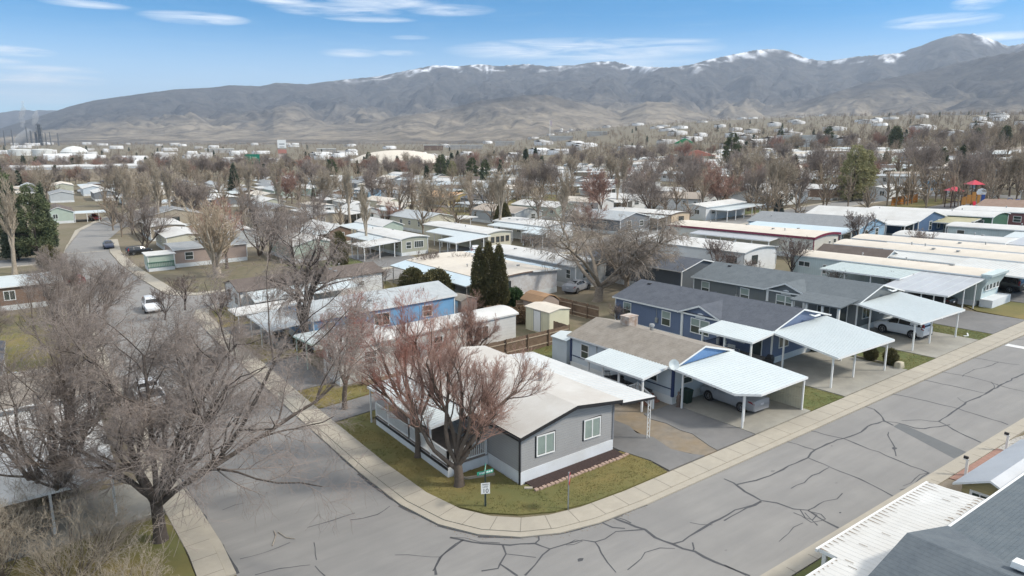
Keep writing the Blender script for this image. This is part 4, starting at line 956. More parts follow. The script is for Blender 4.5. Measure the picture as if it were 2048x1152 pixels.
m_brnt = mat('brown_stripe_trim', (.10, .06, .045), rough=.6); m_tanr = mat('tan_gravel_roof', (.42, .36, .30), (.34, .29, .24), scale=4, rough=.95); m_orr = mat('orange_tan_roof', (.55, .34, .18), (.46, .28, .15), scale=1, rough=.9)
USED = [(14, 36, 96, 127), (14, 28, 57, 62), (17, 37, 52, 92), (-6, 14, 60, 300)]
def H(label, s0, s1, t0, t1, wall, roof, cps=(), seed=1, **k):
    USED.append((s0 - 1, s1 + 1, t0 - 1, t1 + 1))
    k.setdefault('wins', autowins(s0, s1, t0, t1, seed))
    h = house(label, s0, s1, t0, t1, wall, roof, seed=seed, **k)
    for c in cps:
        a, b, c0, d, r = c[:5]; zl, zr = c[5] if len(c) > 5 else (2.5, 2.5)
        USED.append((a, b, c0, d))
        ps = []
        for i in range(int((d - c0) / 3) + 1): ps.append((a + .25, min(d - .2, c0 + .2 + i * 3)))
        for i in range(1, int((b - a) / 2.8) + 1): ps.append((min(b - .25, a + .25 + i * 2.8), c0 + .2))
        carport(h, [(a, c0, zl), (b, c0, zr), (b, d, zr), (a, d, zl)], roof=r, posts=ps, pr=.06, name=c[6] if len(c) > 6 else 'carport')
    return h
H('pale green home with white gable roof beside the cone-shaped arborvitae', 36.5, 44.0, 119.0, 134, m_mint, m_roofw, rise=.9, wins=[('F', 41.2, dict(w=.9, h=1.3)), ('L', 122, {}), ('L', 128, {})], skm=m_skp)
H('sage cream home with two-level white roof and wide six-post carport', 53.2, 58.4, 111.8, 131, m_sage, m_roofw, [(46, 53.1, 111.6, 117.6, m_roofw, (2.5, 2.9)), (50, 53.1, 118.5, 130, m_metal, (2.5, 2.9), 'porch_awning')], rise=.35, wins=[('F', 54.6, dict(w=.9, h=1.1)), ('F', 56.6, dict(w=1.7, h=1.1, kind='grid')), ('L', 113.6, dict(w=.9, h=1.1))], style='arc')
H('cream home with dark brown corner stripes, white roof and white wagon in front', 67.2, 72.2, 105.4, 130, siding('butter_siding', (.60, .56, .43)), m_roofw, [(59.8, 67.1, 104.2, 110.5, m_metal, (2.4, 2.9)), (63.8, 67.1, 110.6, 123, m_metal, (2.5, 2.9), 'porch_awning')], rise=.35, style='arc', trim=m_roofw,
  wins=[('F', 68.2, dict(w=.6, h=.9, fr=m_brnt)), ('F', 69.3, dict(w=.6, h=.9, fr=m_brnt)), ('F', 70.3, dict(w=.6, h=.9, fr=m_brnt)), ('F', 71.4, dict(w=.6, h=.9, fr=m_brnt)), ('L', 107, dict(w=1.2, h=.9))], skm=m_cream)
H('cream gable-ended home with pale roof and small satellite dish', 71.3, 80, 138.8, 156, m_cream, m_shlg, [(80, 85, 137.5, 144, m_roofw)], rise=1.0, vents=4)
H('ochre yellow home with orange-tan roof', 106, 117.5, 189, 208, m_yel, m_orr, [(113, 119, 184.5, 189, m_roofw)], rise=1.2, seed=3)
H('small dark home behind the grey two-tier carport', 110, 117, 173, 188, m_mgrey, m_shs, [(101.5, 109.5, 168.5, 178, m_shlg)], rise=.7)
H('white home with flat L-shaped white carport over a dark car', 80, 86.5, 105, 123, m_wh, m_roofw, [(75, 80, 99.6, 106, m_metal, (2.5, 2.9)), (77, 80, 106, 121, m_metal, (2.6, 2.9), 'porch_awning')], rise=.35, style='arc')
H('pale grey home with tan gravel roof and brick chimney', 91.4, 99, 131.8, 151, m_lgrey, m_tanr, rise=1.0, vents=3)
H('dark grey gable-fronted home with pale roof behind the willow', 95.6, 103.6, 101.4, 120, m_mgrey, m_shlg, rise=1.1, wins=[('F', 98, dict(w=1.0, h=1.4)), ('F', 101.4, dict(w=1.0, h=1.0)), ('L', 106, {}), ('L', 112, {})], trim=m_trimw)
H('peach and brown single-wide with white roof and rounded porch', 107.2, 112.8, 98.9, 118, m_peach, m_roofw, [(104, 107.1, 99.5, 108, m_metal, (2.6, 2.9), 'porch_awning')], rise=.35, style='arc', trim=m_brnt, wins=[('F', 110.2, dict(w=1.4, h=1.1, kind='slide', fr=m_black))])
H('white box-shaped home with square black windows behind the grey house', 77.9, 84.9, 58.6, 79, m_wh, m_roofw, rise=.45, style='arc', over=.15, trim=m_lgrey, wins=[('F', 80.2, dict(w=1.1, h=1.1, kind='slide', fr=m_black)), ('L', 60.5, dict(w=1.4, h=1.0, kind='slide', fr=m_black))])
H('long cream home with maroon roof edge and cream roof', 94.2, 100.6, 58.9, 87, siding('pale_cream_siding', (.62, .60, .53), per=4), m_roofc, [(91.4, 94.1, 64.5, 80, m_alu, (2.6, 2.85), 'side_awning')], rise=.35, style='arc', over=.2, trim=m_redf, th=.34, vents=6, wins=[('F', 98.3, dict(w=.35, h=.8)), ('F', 99.6, dict(w=.6, h=1.2)), ('L', 62.5, dict(w=.8, h=1.0))])
H('long white home with eight-post carport along its front', 122.6, 136, 103, 110.5, m_wh, m_roofw, [(124, 137, 98.3, 102.9, m_metal, (2.4, 2.6))], ax='s', rise=.5, wins=[('L', 105.5, dict(w=1.3, h=.9, kind='slide')), ('F', 125, dict(w=1.1, h=.9))])
H('light blue gable-ended home with grey roof and wide pale metal awning', 108.3, 116, 60.1, 81, m_lblu, m_shm, [(103.6, 108.2, 60.2, 79, m_lblue, (2.6, 3.0))], rise=1.25, wins=[('F', 110.4, dict(w=.8, h=1.2)), ('F', 113.6, dict(w=.8, h=1.2)), ('L', 62, dict(w=1.0, h=1.2))])
H('deep blue home with broad white roof and screened porch', 121.2, 130.2, 57.3, 78, m_dblu, m_roofw, [(117, 121.1, 57.3, 77, m_roofw, (2.7, 3.0), 'porch_roof')], rise=1.2, wins=[('F', 125.3, dict(w=.8, h=1.4)), ('F', 128.2, dict(w=.8, h=1.4)), ('L', 59, dict(w=1.8, h=1.3, kind='plain'))])
H('small tan home with brown band between the white roofs', 103.4, 107.8, 38, 52, m_tan, m_roofw, rise=.3, style='arc', th=.3, wins=[('L', 50, dict(w=1.3, h=1.0, kind='slide')), ('L', 46.3, dict(w=.7, h=.9))])
H('dark green home with white arched roof and mossy patio cover', 131.5, 137.5, 50.5, 72, m_dgrn, m_roofw, [(126, 131.4, 52, 61, mat('mossy_cover', (.42, .38, .24), (.30, .29, .18), scale=.8), (2.4, 2.8), 'patio_cover')], rise=.5, style='arc')
H('long pale teal home with flat white roof and porch awning', 117.8, 122, 33, 51.2, m_tl, m_roofw, [(113.8, 117.7, 33, 42, m_metal, (2.5, 2.9), 'porch_awning')], rise=.3, style='arc')
H('low home roofed with dull grey metal at the right edge of the picture', 104, 116, 27, 37.5, m_lgrey, m_alu, [(98, 108.5, 36, 43.5, m_alu)], rise=.35, style='arc', vents=2)
H('maroon home with white roof at the far right edge', 140, 146, 44, 60, m_maro, m_roofw, rise=.4, style='arc')
H('brown shingled home beyond the maroon one', 148.5, 156, 44, 60, m_brn, shingle('red_brown_shingles', (.28, .19, .14), (.22, .15, .11), (.32, .23, .18)), rise=.9)
H('long low home with cream arched roof and flat porch roof', 98, 102.2, 33, 55, m_lgrey, m_roofc, [(95.4, 97.9, 33, 50, m_roofw, (2.7, 3.0), 'porch_awning')], rise=.3, style='arc')
H('white home with hipped porch, picture windows and box cooler on the street corner', 150, 168, 108, 118, m_wh, m_roofw, ax='s', rise=1.2, wins=[('F', 153, dict(w=1.4, h=1.4, kind='grid')), ('F', 157, dict(w=1.4, h=1.4)), ('F', 161, dict(w=1.6, h=1.4)), ('F', 165, dict(w=1.6, h=1.4, kind='grid')), ('L', 113, {})])
H('pale home with dark-edged gable and porch left of the picture-window home', 137, 144.5, 117, 132, m_wh, m_tanr, rise=1.2, trim=m_mgrey, seed=7)
H('grey gable home far along the side street', 170, 178, 124, 140, m_lgrey, m_roofw, rise=1.0, seed=8)
H('light blue home with white skirting under the dark conifer', 203, 216, 88, 96, m_lblu, m_shlg, ax='s', rise=.8, seed=9)
H('beige home with dark window at the right edge beyond the playground', 182, 194, 58, 65, m_tan, m_shm, ax='s', rise=1.2, seed=10)
H('white home with flat porch beside the orange fence', 178, 186, 92, 99.5, m_wh, m_roofw, [(186, 191, 88.5, 95, m_roofw)], ax='s', rise=.6, seed=11)
H('pinkish brick home with flat grey roof behind the pale-barked tree', 19.2, 31, 128.6, 138.4, m_pnk, m_shm, ax='s', rise=.35, style='arc', wins=[('L', 131, dict(w=1.2, h=1.2, fr=m_black)), ('F', 21.5, dict(w=1.2, h=1.2)), ('F', 26, dict(w=1.2, h=1.0))])
H('tan gable home with shuttered window beyond the curve of the street', 24, 37, 196, 208, m_tan, m_shm, ax='t', rise=1.5, wins=[('F', 30.5, dict(w=1.6, h=1.2, fr=m_black)), ('L', 202, {})])
H('brown-gabled home with white carport sheltering the red pickup', 2.6, 9.5, 221.5, 236, m_mint, m_shdb, [(9.5, 17.2, 221.5, 229, m_metal)], ax='t', rise=1.3, seed=5)
h_gp = H('white-roofed porch cottage with green rails at the bend of the street', 15.0, 18.9, 127.2, 131.6, m_mint, m_roofw, rise=.3, wins=[], vents=0, h=2.6, style='flat')
railing(h_gp, (14.9, 127.1), (18.8, 127.1), .6, 1.5, m=mat('green_rail', (.03, .16, .10)), gap=.25)
H('dark slate home behind the willow with blank side wall', 63.2, 70.2, 56.2, 75, siding('slate_wall', (.10, .115, .13)), m_shs, rise=.9, wins=[('L', 70, {})])
H('grey home with white roof just behind the willow', 56.6, 61.6, 68, 90, m_lgrey, m_roofw, rise=.4, style='arc')
H('low white-roofed home in the yards behind the pinkish brick home', 21, 28.5, 148, 162, m_cream, m_roofw, rise=.5)
H('grey home with white roof left of the poplars beyond the street bend', 31.5, 38, 146, 160, m_lgrey, m_roofw, [(28.9, 31.4, 146, 154, m_metal)], rise=.9)
H('white-roofed home half hidden behind the street bend tree', 21, 28, 169, 185, m_tan, m_roofw, rise=.4, style='arc')
H('long white metal-roofed home beyond the sycamore', 19, 26, 108, 124, m_tan, m_roofc, rise=.4, style='arc') if False else None
# left-hand block
H('white-roofed shed building at the left edge below the conifers', -9.5, 2.3, 107.5, 116.5, m_brn, m_metal, ax='s', rise=.25, style='flat', seed=2)
H('slate-roofed home at the left edge half hidden by the trees', -10, -3.5, 60, 76, m_lgrey, m_shs, rise=.9, seed=6)
H('home with brown shingles and a flat white roof under the bare trees on the left', -8, 2.3, 55.2, 64, m_lgrey, m_shb, [(-9.5, 2.25, 40.3, 54.9, m_roofw, (2.5, 2.5))], ax='s', rise=.9, h=2.9, wins=[('F', -2, {})])
# foreground right: ribbed carport, hip roof, small yellow garage
h_fr = empty('house', 31, 5, label='house with dark grey-blue hip roof at the lower right corner, with a ribbed white carport', cat='house')
def front_right():
    m_bg = mat('blue_grey_shingles', (.115, .135, .15), (.085, .10, .115), scale=5, rough=.95, bump=.012, bscale=14, c3=(.15, .17, .18), scale3=1.2, amt3=.5, stripe=(0, .19, .5, .02), detail=9)
    m_bg2 = mat('blue_grey_shingle_slope', (.125, .15, .165), (.095, .115, .13), scale=5, rough=.95, bump=.012, bscale=14, c3=(.15, .17, .18), scale3=1.2, amt3=.5, stripe=(1, .19, .35, .015), detail=9)
    m = MB(); m.prism([(21.9, .4), (29.3, .4), (29.3, 2.8), (25.6, 3.75), (21.9, 2.8)], 't', -4, 10.75); m.box(29.32, 48, -4, 10.6, .4, 2.85); m.build('wall', m_lgrey, parent=h_fr)
    m = MB(); m.prism([(21.4, 2.66), (25.6, 3.84), (29.8, 2.66), (29.8, 2.80), (25.6, 4.0), (21.4, 2.80)], 't', -4.5, 11.2, mside=[1, 1, 1, 0, 0, 1], mend=1); m.build('roof', [m_bg, m_trimw], parent=h_fr)
    m = MB(); m.prism([(11.1, 2.88), (11.1, 3.02), (-2.0, 5.9), (-2.0, 5.75)], 's', 26.4, 60, mend=1); m.build('roof', [m_bg2, m_trimw], parent=h_fr)
    b = MB(); b.box(27.9, 60, 11.1, 11.2, 2.86, 3.03); b.build('gutter', m_trimw, parent=h_fr)
    b = MB(); b.hexa([(26.3, 7.6, 3.9), (26.75, 7.6, 3.8), (26.75, 8.1, 3.8), (26.3, 8.1, 3.9), (26.32, 7.62, 4.12), (26.73, 7.62, 4.1), (26.73, 8.08, 4.1), (26.32, 8.08, 4.12)]); b.build('roof_vent', m_trimw, parent=h_fr)
front_right()
CPZ = 2.72
def ribbed_cover():
    t_front = 13.7; s_a, s_b, s_c = 24.1, 32.75, 20.9
    o = carport(h_fr, [(s_a, 12.9, CPZ), (s_a, t_front, CPZ), (s_b, t_front, CPZ), (s_b, 12.9, CPZ)], roof=m_roofw, posts=((s_a + .15, 13.5), (s_a + .15, 13.05), (28.4, 13.55), (32.6, 13.55)), pr=.08)
    o2 = carport(h_fr, [(s_c, 11.25, CPZ + .07), (s_b + .1, 11.25, CPZ + .07), (s_b, 12.9, CPZ), (s_c, 12.9, CPZ)], roof=m_roofw, posts=((s_c + .2, 12.7),), pr=.08)
    m = MB(); rg_ = random.Random(8); s = s_c + .1
    while s < s_b - .05:                          # dead leaves washed into the pans along the front edge
        L = rg_.uniform(.2, .6) * (1.3 if s > 27.5 else .7); tf = t_front if s > s_a else 12.9
        m.face([(s - .05, tf - .04, CPZ + .006), (s + .01, tf - .04 - L, CPZ + .006), (s + .045, tf - .04, CPZ + .006)])
        if s > 29.6 and rg_.random() < .9: q = 11.55 + rg_.uniform(-.05, .1); m.face([(s - .09, q, CPZ + .062), (s - .02, q - .16, CPZ + .07), (s + .09, q - .02, CPZ + .062), (s + .01, q + .14, CPZ + .058)])
        if rg_.random() < .15: q = rg_.uniform(11.8, 12.6); m.face([(s - .015, q, CPZ + .05), (s + .015, q, CPZ + .05), (s + .015, q + .35, CPZ + .035), (s - .015, q + .35, CPZ + .035)])
        s += .285
    m.build('leaf_litter', mat('leaf_litter', (.24, .19, .14), (.15, .12, .09), scale=8), parent=o)
    m = MB(); s = s_c + .04
    while s < s_b:
        tf = t_front if s > s_a + .05 else 12.9
        m.bar((s, tf - .02, CPZ - .003), (s, 12.9, CPZ - .003), .05, .018) if tf > 13 else None
        m.bar((s, 12.9, CPZ - .003), (s, 11.3, CPZ + .067), .05, .018); s += .285
    m.build('roof_rib', m_roofw, parent=o)
    b = MB(); b.box(s_a - .08, s_b + .02, t_front + .003, t_front + .1, CPZ - .15, CPZ - .02); b.box(s_c, s_a - .09, 12.905, 13.0, CPZ - .15, CPZ - .02); b.build('gutter', m_trimw, parent=o)
ribbed_cover()
m_ylw = siding('mustard_siding', (.42, .35, .18), per=.22)
gar = empty('garage', 37.5, 11.9, label='small mustard yellow garage with pale blue-grey metal roof and red door', cat='garage')
def small_garage():
    s0, s1, t0, t1, h = 34.6, 41.5, 10.6, 13.0, 2.35
    m = MB(); m.prism([(t0, 0), (t1, 0), (t1, h), ((t0 + t1) / 2, h + .55), (t0, h)], 's', s0, s1); m.build('wall', m_ylw, parent=gar)
    bot, top = arcprof((t0 + t1) / 2, t1 - t0, h, .55, 'gable', .3, .1)
    m = MB(); m.prism(bot + top, 's', s0 - .3, s1 + .3, mend=1); m.build('roof', [m_alu, m_trimw], parent=gar)
    f = MB(); f.box(s0 - .05, s0 - .005, t0 + .15, t1 - .35, 0, 2.15); f.build('door_frame', m_trimw, parent=gar)
    d = MB(); d.box(s0 - .07, s0 - .052, t0 + .25, t1 - .45, .1, 1.6); d.build('door', mat('brick_red_paint', (.24, .07, .06), (.19, .055, .05), rough=.6), parent=gar)
    g = MB()
    for k in range(5): a = t0 + .27 + k * .34; g.box(s0 - .07, s0 - .052, a, a + .29, 1.70, 2.05)
    g.build('window', m_glass, parent=gar)
small_garage()
# ---- rows of homes further off, one per lot
walls_ = [m_wh, m_cream, m_lgrey, m_tan, m_pk, m_mint, m_lb, m_sage, m_wh, m_lblu, m_mgrey, m_brn]; wn_ = ['white', 'cream', 'light grey', 'tan', 'off-white', 'pale green', 'pale blue', 'sage', 'white', 'light blue', 'dark grey', 'brown']
roofs_ = [m_roofw, m_roofw, m_roofw, m_roofc, m_shlg, m_shm, m_roofw, m_tanr, m_shdb, m_metal, m_roofw]; rn_ = ['white', 'white', 'white', 'cream', 'pale grey', 'mid grey', 'white', 'tan', 'dark brown', 'white metal', 'white']
def free(a, b, c, d): return all(b < u[0] or a > u[1] or d < u[2] or c > u[3] for u in USED)
def inview(s, t, mg=60):
    x, y = st_to_cam(s, t); 
    return y > 20 and abs(x / y * F_PX) < 1024 + mg
rg = random.Random(11); nfar = 0
FAR_PROTO = {}
def far_home(s, t, w, L, wi, ri, ax, car, band):
    """one mesh per part; nearer ones get windows"""
    global nfar
    a0, a1, b0, b1 = (s, s + w, t, t + L) if ax == 't' else (s, s + L, t, t + w)
    gable = (wi + ri + int(s)) % 3 != 0
    lab = '%s mobile home, %s %s roof%s, %s' % (wn_[wi], rn_[ri], 'gabled' if gable else 'arched', ', side carport' if car else '', band)
    wins = autowins(a0, a1, b0, b1, int(s * 3 + t)) if t < 215 else ()
    h = house(lab, a0, a1, b0, b1, walls_[wi], roofs_[ri], ax=ax, rise=.9 if gable else .35, style='gable' if gable else 'arc', vents=2 if t < 170 else 0, corner=False, wins=wins, group='mobile homes, ' + band, over=.3)
    if car:
        carport(h, [(a0 - 4.4, b0 - .5, 2.5), (a0 - .1, b0 - .5, 2.8), (a0 - .1, b0 + 6 + (wi % 3) * 4, 2.8), (a0 - 4.4, b0 + 6 + (wi % 3) * 4, 2.5)], roof=m_metal if wi % 2 else m_roofw, posts=((a0 - 4.2, b0 - .3), (a0 - 4.2, b0 + 2.6), (a0 - 4.2, b0 + 5.6), (a0 - 2, b0 - .3)) if t < 260 else (), pr=.06)
    USED.append((a0 - 5, a1 + 1, b0 - 1, b1 + 1)); nfar += 1
def band_of(t, s):
    x, y = st_to_cam(s, t); q = x / y
    side = 'left' if q < -.25 else ('centre' if q < .25 else 'right')
    return ('front rows' if y < 130 else 'middle rows' if y < 210 else 'far rows' if y < 330 else 'last rows') + ', ' + side + ' of the picture'
rows = [(104.5, 0), (134, 0), (170, 0), (194, 0), (222, 0), (246, 0), (274, 0), (300, 0), (330, 0), (362, 0), (398, 0), (440, 0), (36, 1), (60, 1), (490, 0), (545, 0), (610, 0)]
for (tb, kind) in rows:
    s = -150 if not kind else 104
    while s < (430 if not kind else 170):
        w = rg.choice((4.6, 7.2, 7.6, 5.2)); L = rg.uniform(14, 19); t = tb + rg.uniform(-1, 1.5); car = rg.random() < .6
        wi, ri = rg.randrange(12), rg.randrange(11)
        if inview(s, t) and free(s - (4.6 if car else 0), s + w, t, t + L) and not (186 < s < 214) and not (150 < s < 190 and t < 104) and rg.random() < .93 and not (10 < s + w and s < 34 and 150 < t < 260) and not (s < 14 and t > 500) and not (95 < s < 150 and 156 < t < 185) and nfar < 225 and not (s < 14 and t < 235 and s > -3):
            far_home(s, t, w, L, wi, ri, 't', car, band_of(t, s))
        s += w + rg.uniform(5.0, 7.5)
# ================================================================ vehicles (x is forward, origin on the ground)
m_tyre = mat('tyre_rubber', (.012, .012, .013), (.02, .02, .02), rough=.85); m_rim = mat('alloy_rim', (.45, .46, .47), (.30, .30, .31), rough=.35, metal=.7)
m_cglass = mat('car_glass', (.012, .014, .016), (.02, .022, .025), rough=.06, spec=.9); m_tail = mat('tail_light_red', (.25, .008, .012), rough=.2); m_headl = mat('headlight_lens', (.6, .62, .64), rough=.15); m_plast = mat('black_plastic', (.02, .02, .022), rough=.6)
m_plate = mat('licence_plate', (.6, .6, .62), rough=.5)
def paint(name, c): return mat(name, c, tuple(x * .93 for x in c), scale=1, rough=.28, spec=.7)
SED = [(-2.42, .80, .42, .80, .80, .70), (-2.36, .86, .30, .98, .99, .74), (-1.95, .90, .24, 1.04, 1.07, .74), (-1.55, .91, .24, 1.02, 1.18, .70), (-.85, .92, .22, .99, 1.42, .60), (-.1, .92, .22, .98, 1.47, .60), (.45, .92, .22, .97, 1.42, .61), (1.25, .91, .22, .95, 1.0, .74), (1.75, .89, .24, .88, .90, .72), (2.2, .84, .26, .74, .77, .66), (2.42, .66, .36, .58, .60, .5)]
SUV = [(-2.28, .82, .45, .95, .96, .74), (-2.24, .88, .32, 1.06, 1.10, .74), (-2.12, .90, .28, 1.08, 1.40, .66), (-1.85, .91, .27, 1.08, 1.62, .60), (-.8, .92, .26, 1.07, 1.69, .62), (.1, .92, .26, 1.06, 1.68, .62), (.55, .92, .26, 1.05, 1.56, .62), (1.15, .91, .26, 1.04, 1.09, .76), (1.7, .89, .27, .98, 1.01, .72), (2.12, .84, .3, .84, .87, .66), (2.28, .7, .4, .62, .64, .55)]
WAG = [(x, a * .95, b, c * .97, d * .95, e * .95) for x, a, b, c, d, e in SUV]
PIC = [(-2.8, .92, .5, .98, .99, .84), (-2.78, .95, .45, 1.05, 1.06, .86), (-.75, .95, .42, 1.05, 1.06, .86), (-.72, .95, .42, 1.10, 1.30, .72), (-.6, .95, .42, 1.10, 1.74, .66), (.4, .95, .42, 1.08, 1.78, .66), (.75, .95, .42, 1.07, 1.62, .66), (1.35, .95, .42, 1.06, 1.12, .80), (2.3, .93, .42, 1.02, 1.05, .78), (2.72, .9, .45, .92, .94, .74), (2.8, .82, .5, .7, .72, .66)]
def half(st):
    x, hw, zl, zb, zr, hr = st
    zm = (zl + zb) / 2
    return [(0, zl), (hw * .9, zl), (hw * .99, zl + .12), (hw, zm), (hw * .965, zb), (hr, zr - .03), (hr * .75, zr + .015), (0, zr + .03)]
def car(label, s, t, ang, kind, colour, group=None, cat='car', name='parked_car', z=0.0):
    ST = {'sedan': SED, 'suv': SUV, 'wagon': WAG, 'pickup': PIC}[kind]
    r = empty(name, s, t, label=label, cat=cat, group=group, rz=math.radians(ang)); r.location.z += z
    V, Fc = [], []; n = 14
    for st in ST:
        h = half(st); ring = [(st[0], y, z_) for y, z_ in h] + [(st[0], -y, z_) for y, z_ in h[-2:0:-1]]
        V += ring
    for i in range(len(ST) - 1):
        for k in range(n): k2 = (k + 1) % n; Fc.append((i * n + k, i * n + k2, (i + 1) * n + k2, (i + 1) * n + k))
    Fc.append(tuple(range(n))[::-1]); Fc.append(tuple((len(ST) - 1) * n + k for k in range(n)))
    me = bpy.data.meshes.new('body'); me.from_pydata(V, [], Fc); me.materials.append(colour); me.polygons.foreach_set('use_smooth', np.ones(len(Fc), bool)); me.update()
    b = bpy.data.objects.new('body', me); COL.objects.link(b); b.parent = r
    md = b.modifiers.new('edge', 'EDGE_SPLIT'); md.split_angle = math.radians(38)
    def part(name, mb_, m, parent=None):
        o = mb_.build(name, m, warp=False); o.parent = parent or r; return o
    def lerp(st, a, b_, f): return tuple(u + (v - u) * f for u, v in zip(st[a], st[b_]))
    cab = [i for i, st in enumerate(ST) if st[4] - st[3] > .12]
    i0, i1 = cab[0], cab[-1]
    for sg in (-1, 1):
        m = MB()
        for i in range(i0, i1 + 1):
            a_, c_ = ST[i], ST[min(i + 1, len(ST) - 1)]
            fa, fb = (.0, 1.0)
            if i == i0: a_ = lerp(ST, i0, i0 + 1, .25)
            if i == i1: c_ = lerp(ST, i1, i1 + 1, .72)
            pts = []
            for st, lo, hi in ((a_, .10, .88), (c_, .10, .88)):
                h = half(st); y0, z0 = h[4]; y1, z1 = h[5]
                pts.append(((st[0], sg * (y0 + (y1 - y0) * lo + .008), z0 + (z1 - z0) * lo), (st[0], sg * (y0 + (y1 - y0) * hi + .008), z0 + (z1 - z0) * hi)))
            f = [pts[0][0], pts[1][0], pts[1][1], pts[0][1]]; m.face(f if sg < 0 else f[::-1])
        part('side_window', m, m_cglass)
        xm = ST[i1][0] - .55
        for xx in (xm, (ST[i0][0] + xm) / 2 - .1): 
            stt = min(ST, key=lambda q: abs(q[0] - xx)); h = half(stt)
            p = MB(); p.bar((xx, sg * (h[4][0] + .012), h[4][1] + .02), (xx, sg * (h[5][0] + .012), h[5][1] - .02), .06, .012)
            part('door_pillar', p, colour)
    def slope(a, b_, f0, f1, nm, wd=.9):
        m = MB(); A_, B_ = lerp(ST, a, b_, f0), lerp(ST, a, b_, f1)
        ya, yb = half(A_)[5][0] * wd, half(B_)[5][0] * wd; za, zb_ = A_[4] + .042, B_[4] + .042
        pts = [(A_[0], -ya, za), (B_[0], -yb, zb_), (B_[0], yb, zb_), (A_[0], ya, za)]
        m.face(pts if A_[0] > B_[0] else pts[::-1]); 
        o = part(nm, m, m_cglass)
    slope(i1, i1 + 1, .12, .9, 'windscreen')
    rw = {'sedan': (3, 4), 'suv': (1, 2), 'wagon': (1, 2), 'pickup': (3, 4)}[kind]
    if kind == 'sedan': slope(2, 4, .12, .93, 'rear_window') if False else slope(3, 4, .0, .9, 'rear_window')
    else:
        A_, B_ = ST[rw[0]], ST[rw[1] + (1 if kind != 'pickup' else 0)]
        m = MB(); dx = -.015; ya = A_[5] * .92; yb = B_[5] * .92
        m.face([(A_[0] + dx - .03 * 0, ya, A_[4] + .10), (A_[0] + dx, -ya, A_[4] + .10), (B_[0] + dx - .10, -yb, B_[4] - .05), (B_[0] + dx - .10, yb, B_[4] - .05)][::-1]); m.face([(A_[0] + dx, ya, A_[4] + .10), (A_[0] + dx, -ya, A_[4] + .10), (B_[0] + dx - .10, -yb, B_[4] - .05), (B_[0] + dx - .10, yb, B_[4] - .05)])
        part('rear_window', m, m_cglass)
    if kind == 'pickup':
        m = MB(); m.box(-2.7, -.8, -.78, .78, 1.085, 1.10); part('truck_bed', m, m_plast)
    wb = {'sedan': 1.41, 'suv': 1.31, 'wagon': 1.3, 'pickup': 1.65}[kind]; rr = {'sedan': .33, 'suv': .36, 'wagon': .31, 'pickup': .39}[kind]
    hw = ST[len(ST) // 2][1]
    for x in (-wb, wb):
        for sg in (-1, 1):
            m = MB(); m.tube((x, sg * (hw - .3), rr + .01), (x, sg * (hw + .006), rr + .01), rr + .065, n=20)
            part('wheel_arch', m, m_plast)
            m = MB(); m.tube((x, sg * (hw - .22), rr), (x, sg * (hw + .016), rr), rr, n=22); w = part('wheel', m, m_tyre)
            m = MB(); m.tube((x, sg * (hw - .1), rr), (x, sg * (hw + .02), rr), rr * .2, n=8)
            for k in range(7):
                a = 2 * math.pi * k / 7; m.bar((x, sg * (hw + .018), rr), (x + rr * .64 * math.cos(a), sg * (hw + .018), rr + rr * .64 * math.sin(a)), .05, .014)
            for k in range(20):
                a, a2 = 2 * math.pi * k / 20, 2 * math.pi * (k + 1) / 20; m.bar((x + rr * .67 * math.cos(a), sg * (hw + .018), rr + rr * .67 * math.sin(a)), (x + rr * .67 * math.cos(a2), sg * (hw + .018), rr + rr * .67 * math.sin(a2)), .03, .014)
            part('rim', m, m_rim, w)
    xr = ST[1][0]; zt = ST[1][3]
    for sg in (-1, 1):
        m = MB()
        if kind == 'sedan': m.hexa([(xr - .04, sg * .45, zt - .17), (xr - .04, sg * .84, zt - .20), (xr + .42, sg * .925, zt - .10), (xr + .3, sg * .85, zt - .08), (xr - .02, sg * .45, zt - .10), (xr + .0, sg * .82, zt - .06), (xr + .42, sg * .90, zt - .03), (xr + .3, sg * .82, zt - .05)])
        elif kind == 'pickup': m.box(xr - .05, xr + .06, min(sg * .8, sg * .94), max(sg * .8, sg * .94), zt - .35, zt - .06)
        else: m.hexa([(xr - .04, sg * .62, zt - .14), (xr - .02, sg * .88, zt - .16), (xr + .2, sg * .925, zt - .08), (xr + .1, sg * .8, zt - .1), (xr + .06, sg * .66, zt + .35), (xr + .08, sg * .72, zt + .36), (xr + .2, sg * .74, zt + .34), (xr + .14, sg * .7, zt + .3)])
        part('tail_light', m, m_tail)
        m = MB(); xf = ST[-2][0]; zf = ST[-2][3]
        m.hexa([(xf - .02, sg * .52, zf - .12), (xf + .10, sg * .56, zf - .12), (xf - .12, sg * .86, zf - .10), (xf - .3, sg * .8, zf - .1), (xf - .02, sg * .52, zf + .01), (xf + .04, sg * .56, zf), (xf - .16, sg * .83, zf + .03), (xf - .3, sg * .8, zf + .03)]); part('headlight', m, m_headl)
        m = MB(); st = ST[i1 + 1]; m.box(st[0] - .35, st[0] - .2, min(sg * .9, sg * 1.06), max(sg * .9, sg * 1.06), st[3] - .02, st[3] + .12); part('wing_mirror', m, colour)
    m = MB(); m.box(xr - .075, xr - .02, -.16, .16, zt - .32, zt - .18); part('number_plate', m, m_plate)
    m = MB(); m.box(xr - .06, xr + .3, -.78, .78, .30, .42); part('rear_bumper_trim', m, m_plast if kind != 'sedan' else colour)
    return r
silver = paint('silver_paint', (.31, .32, .34)); whitep = paint('white_car_paint', (.72, .73, .74)); blackp = paint('black_car_paint', (.012, .013, .015)); navyp = paint('navy_car_paint', (.03, .045, .09)); redp = paint('dark_red_paint', (.20, .02, .025)); brightred = paint('red_pickup_paint', (.34, .03, .03)); greyp = paint('grey_car_paint', (.16, .165, .17))
car('silver sedan parked nose-in under the pale blue home\'s white carport', 39.55, 29.9, 90, 'sedan', silver, z=.085)
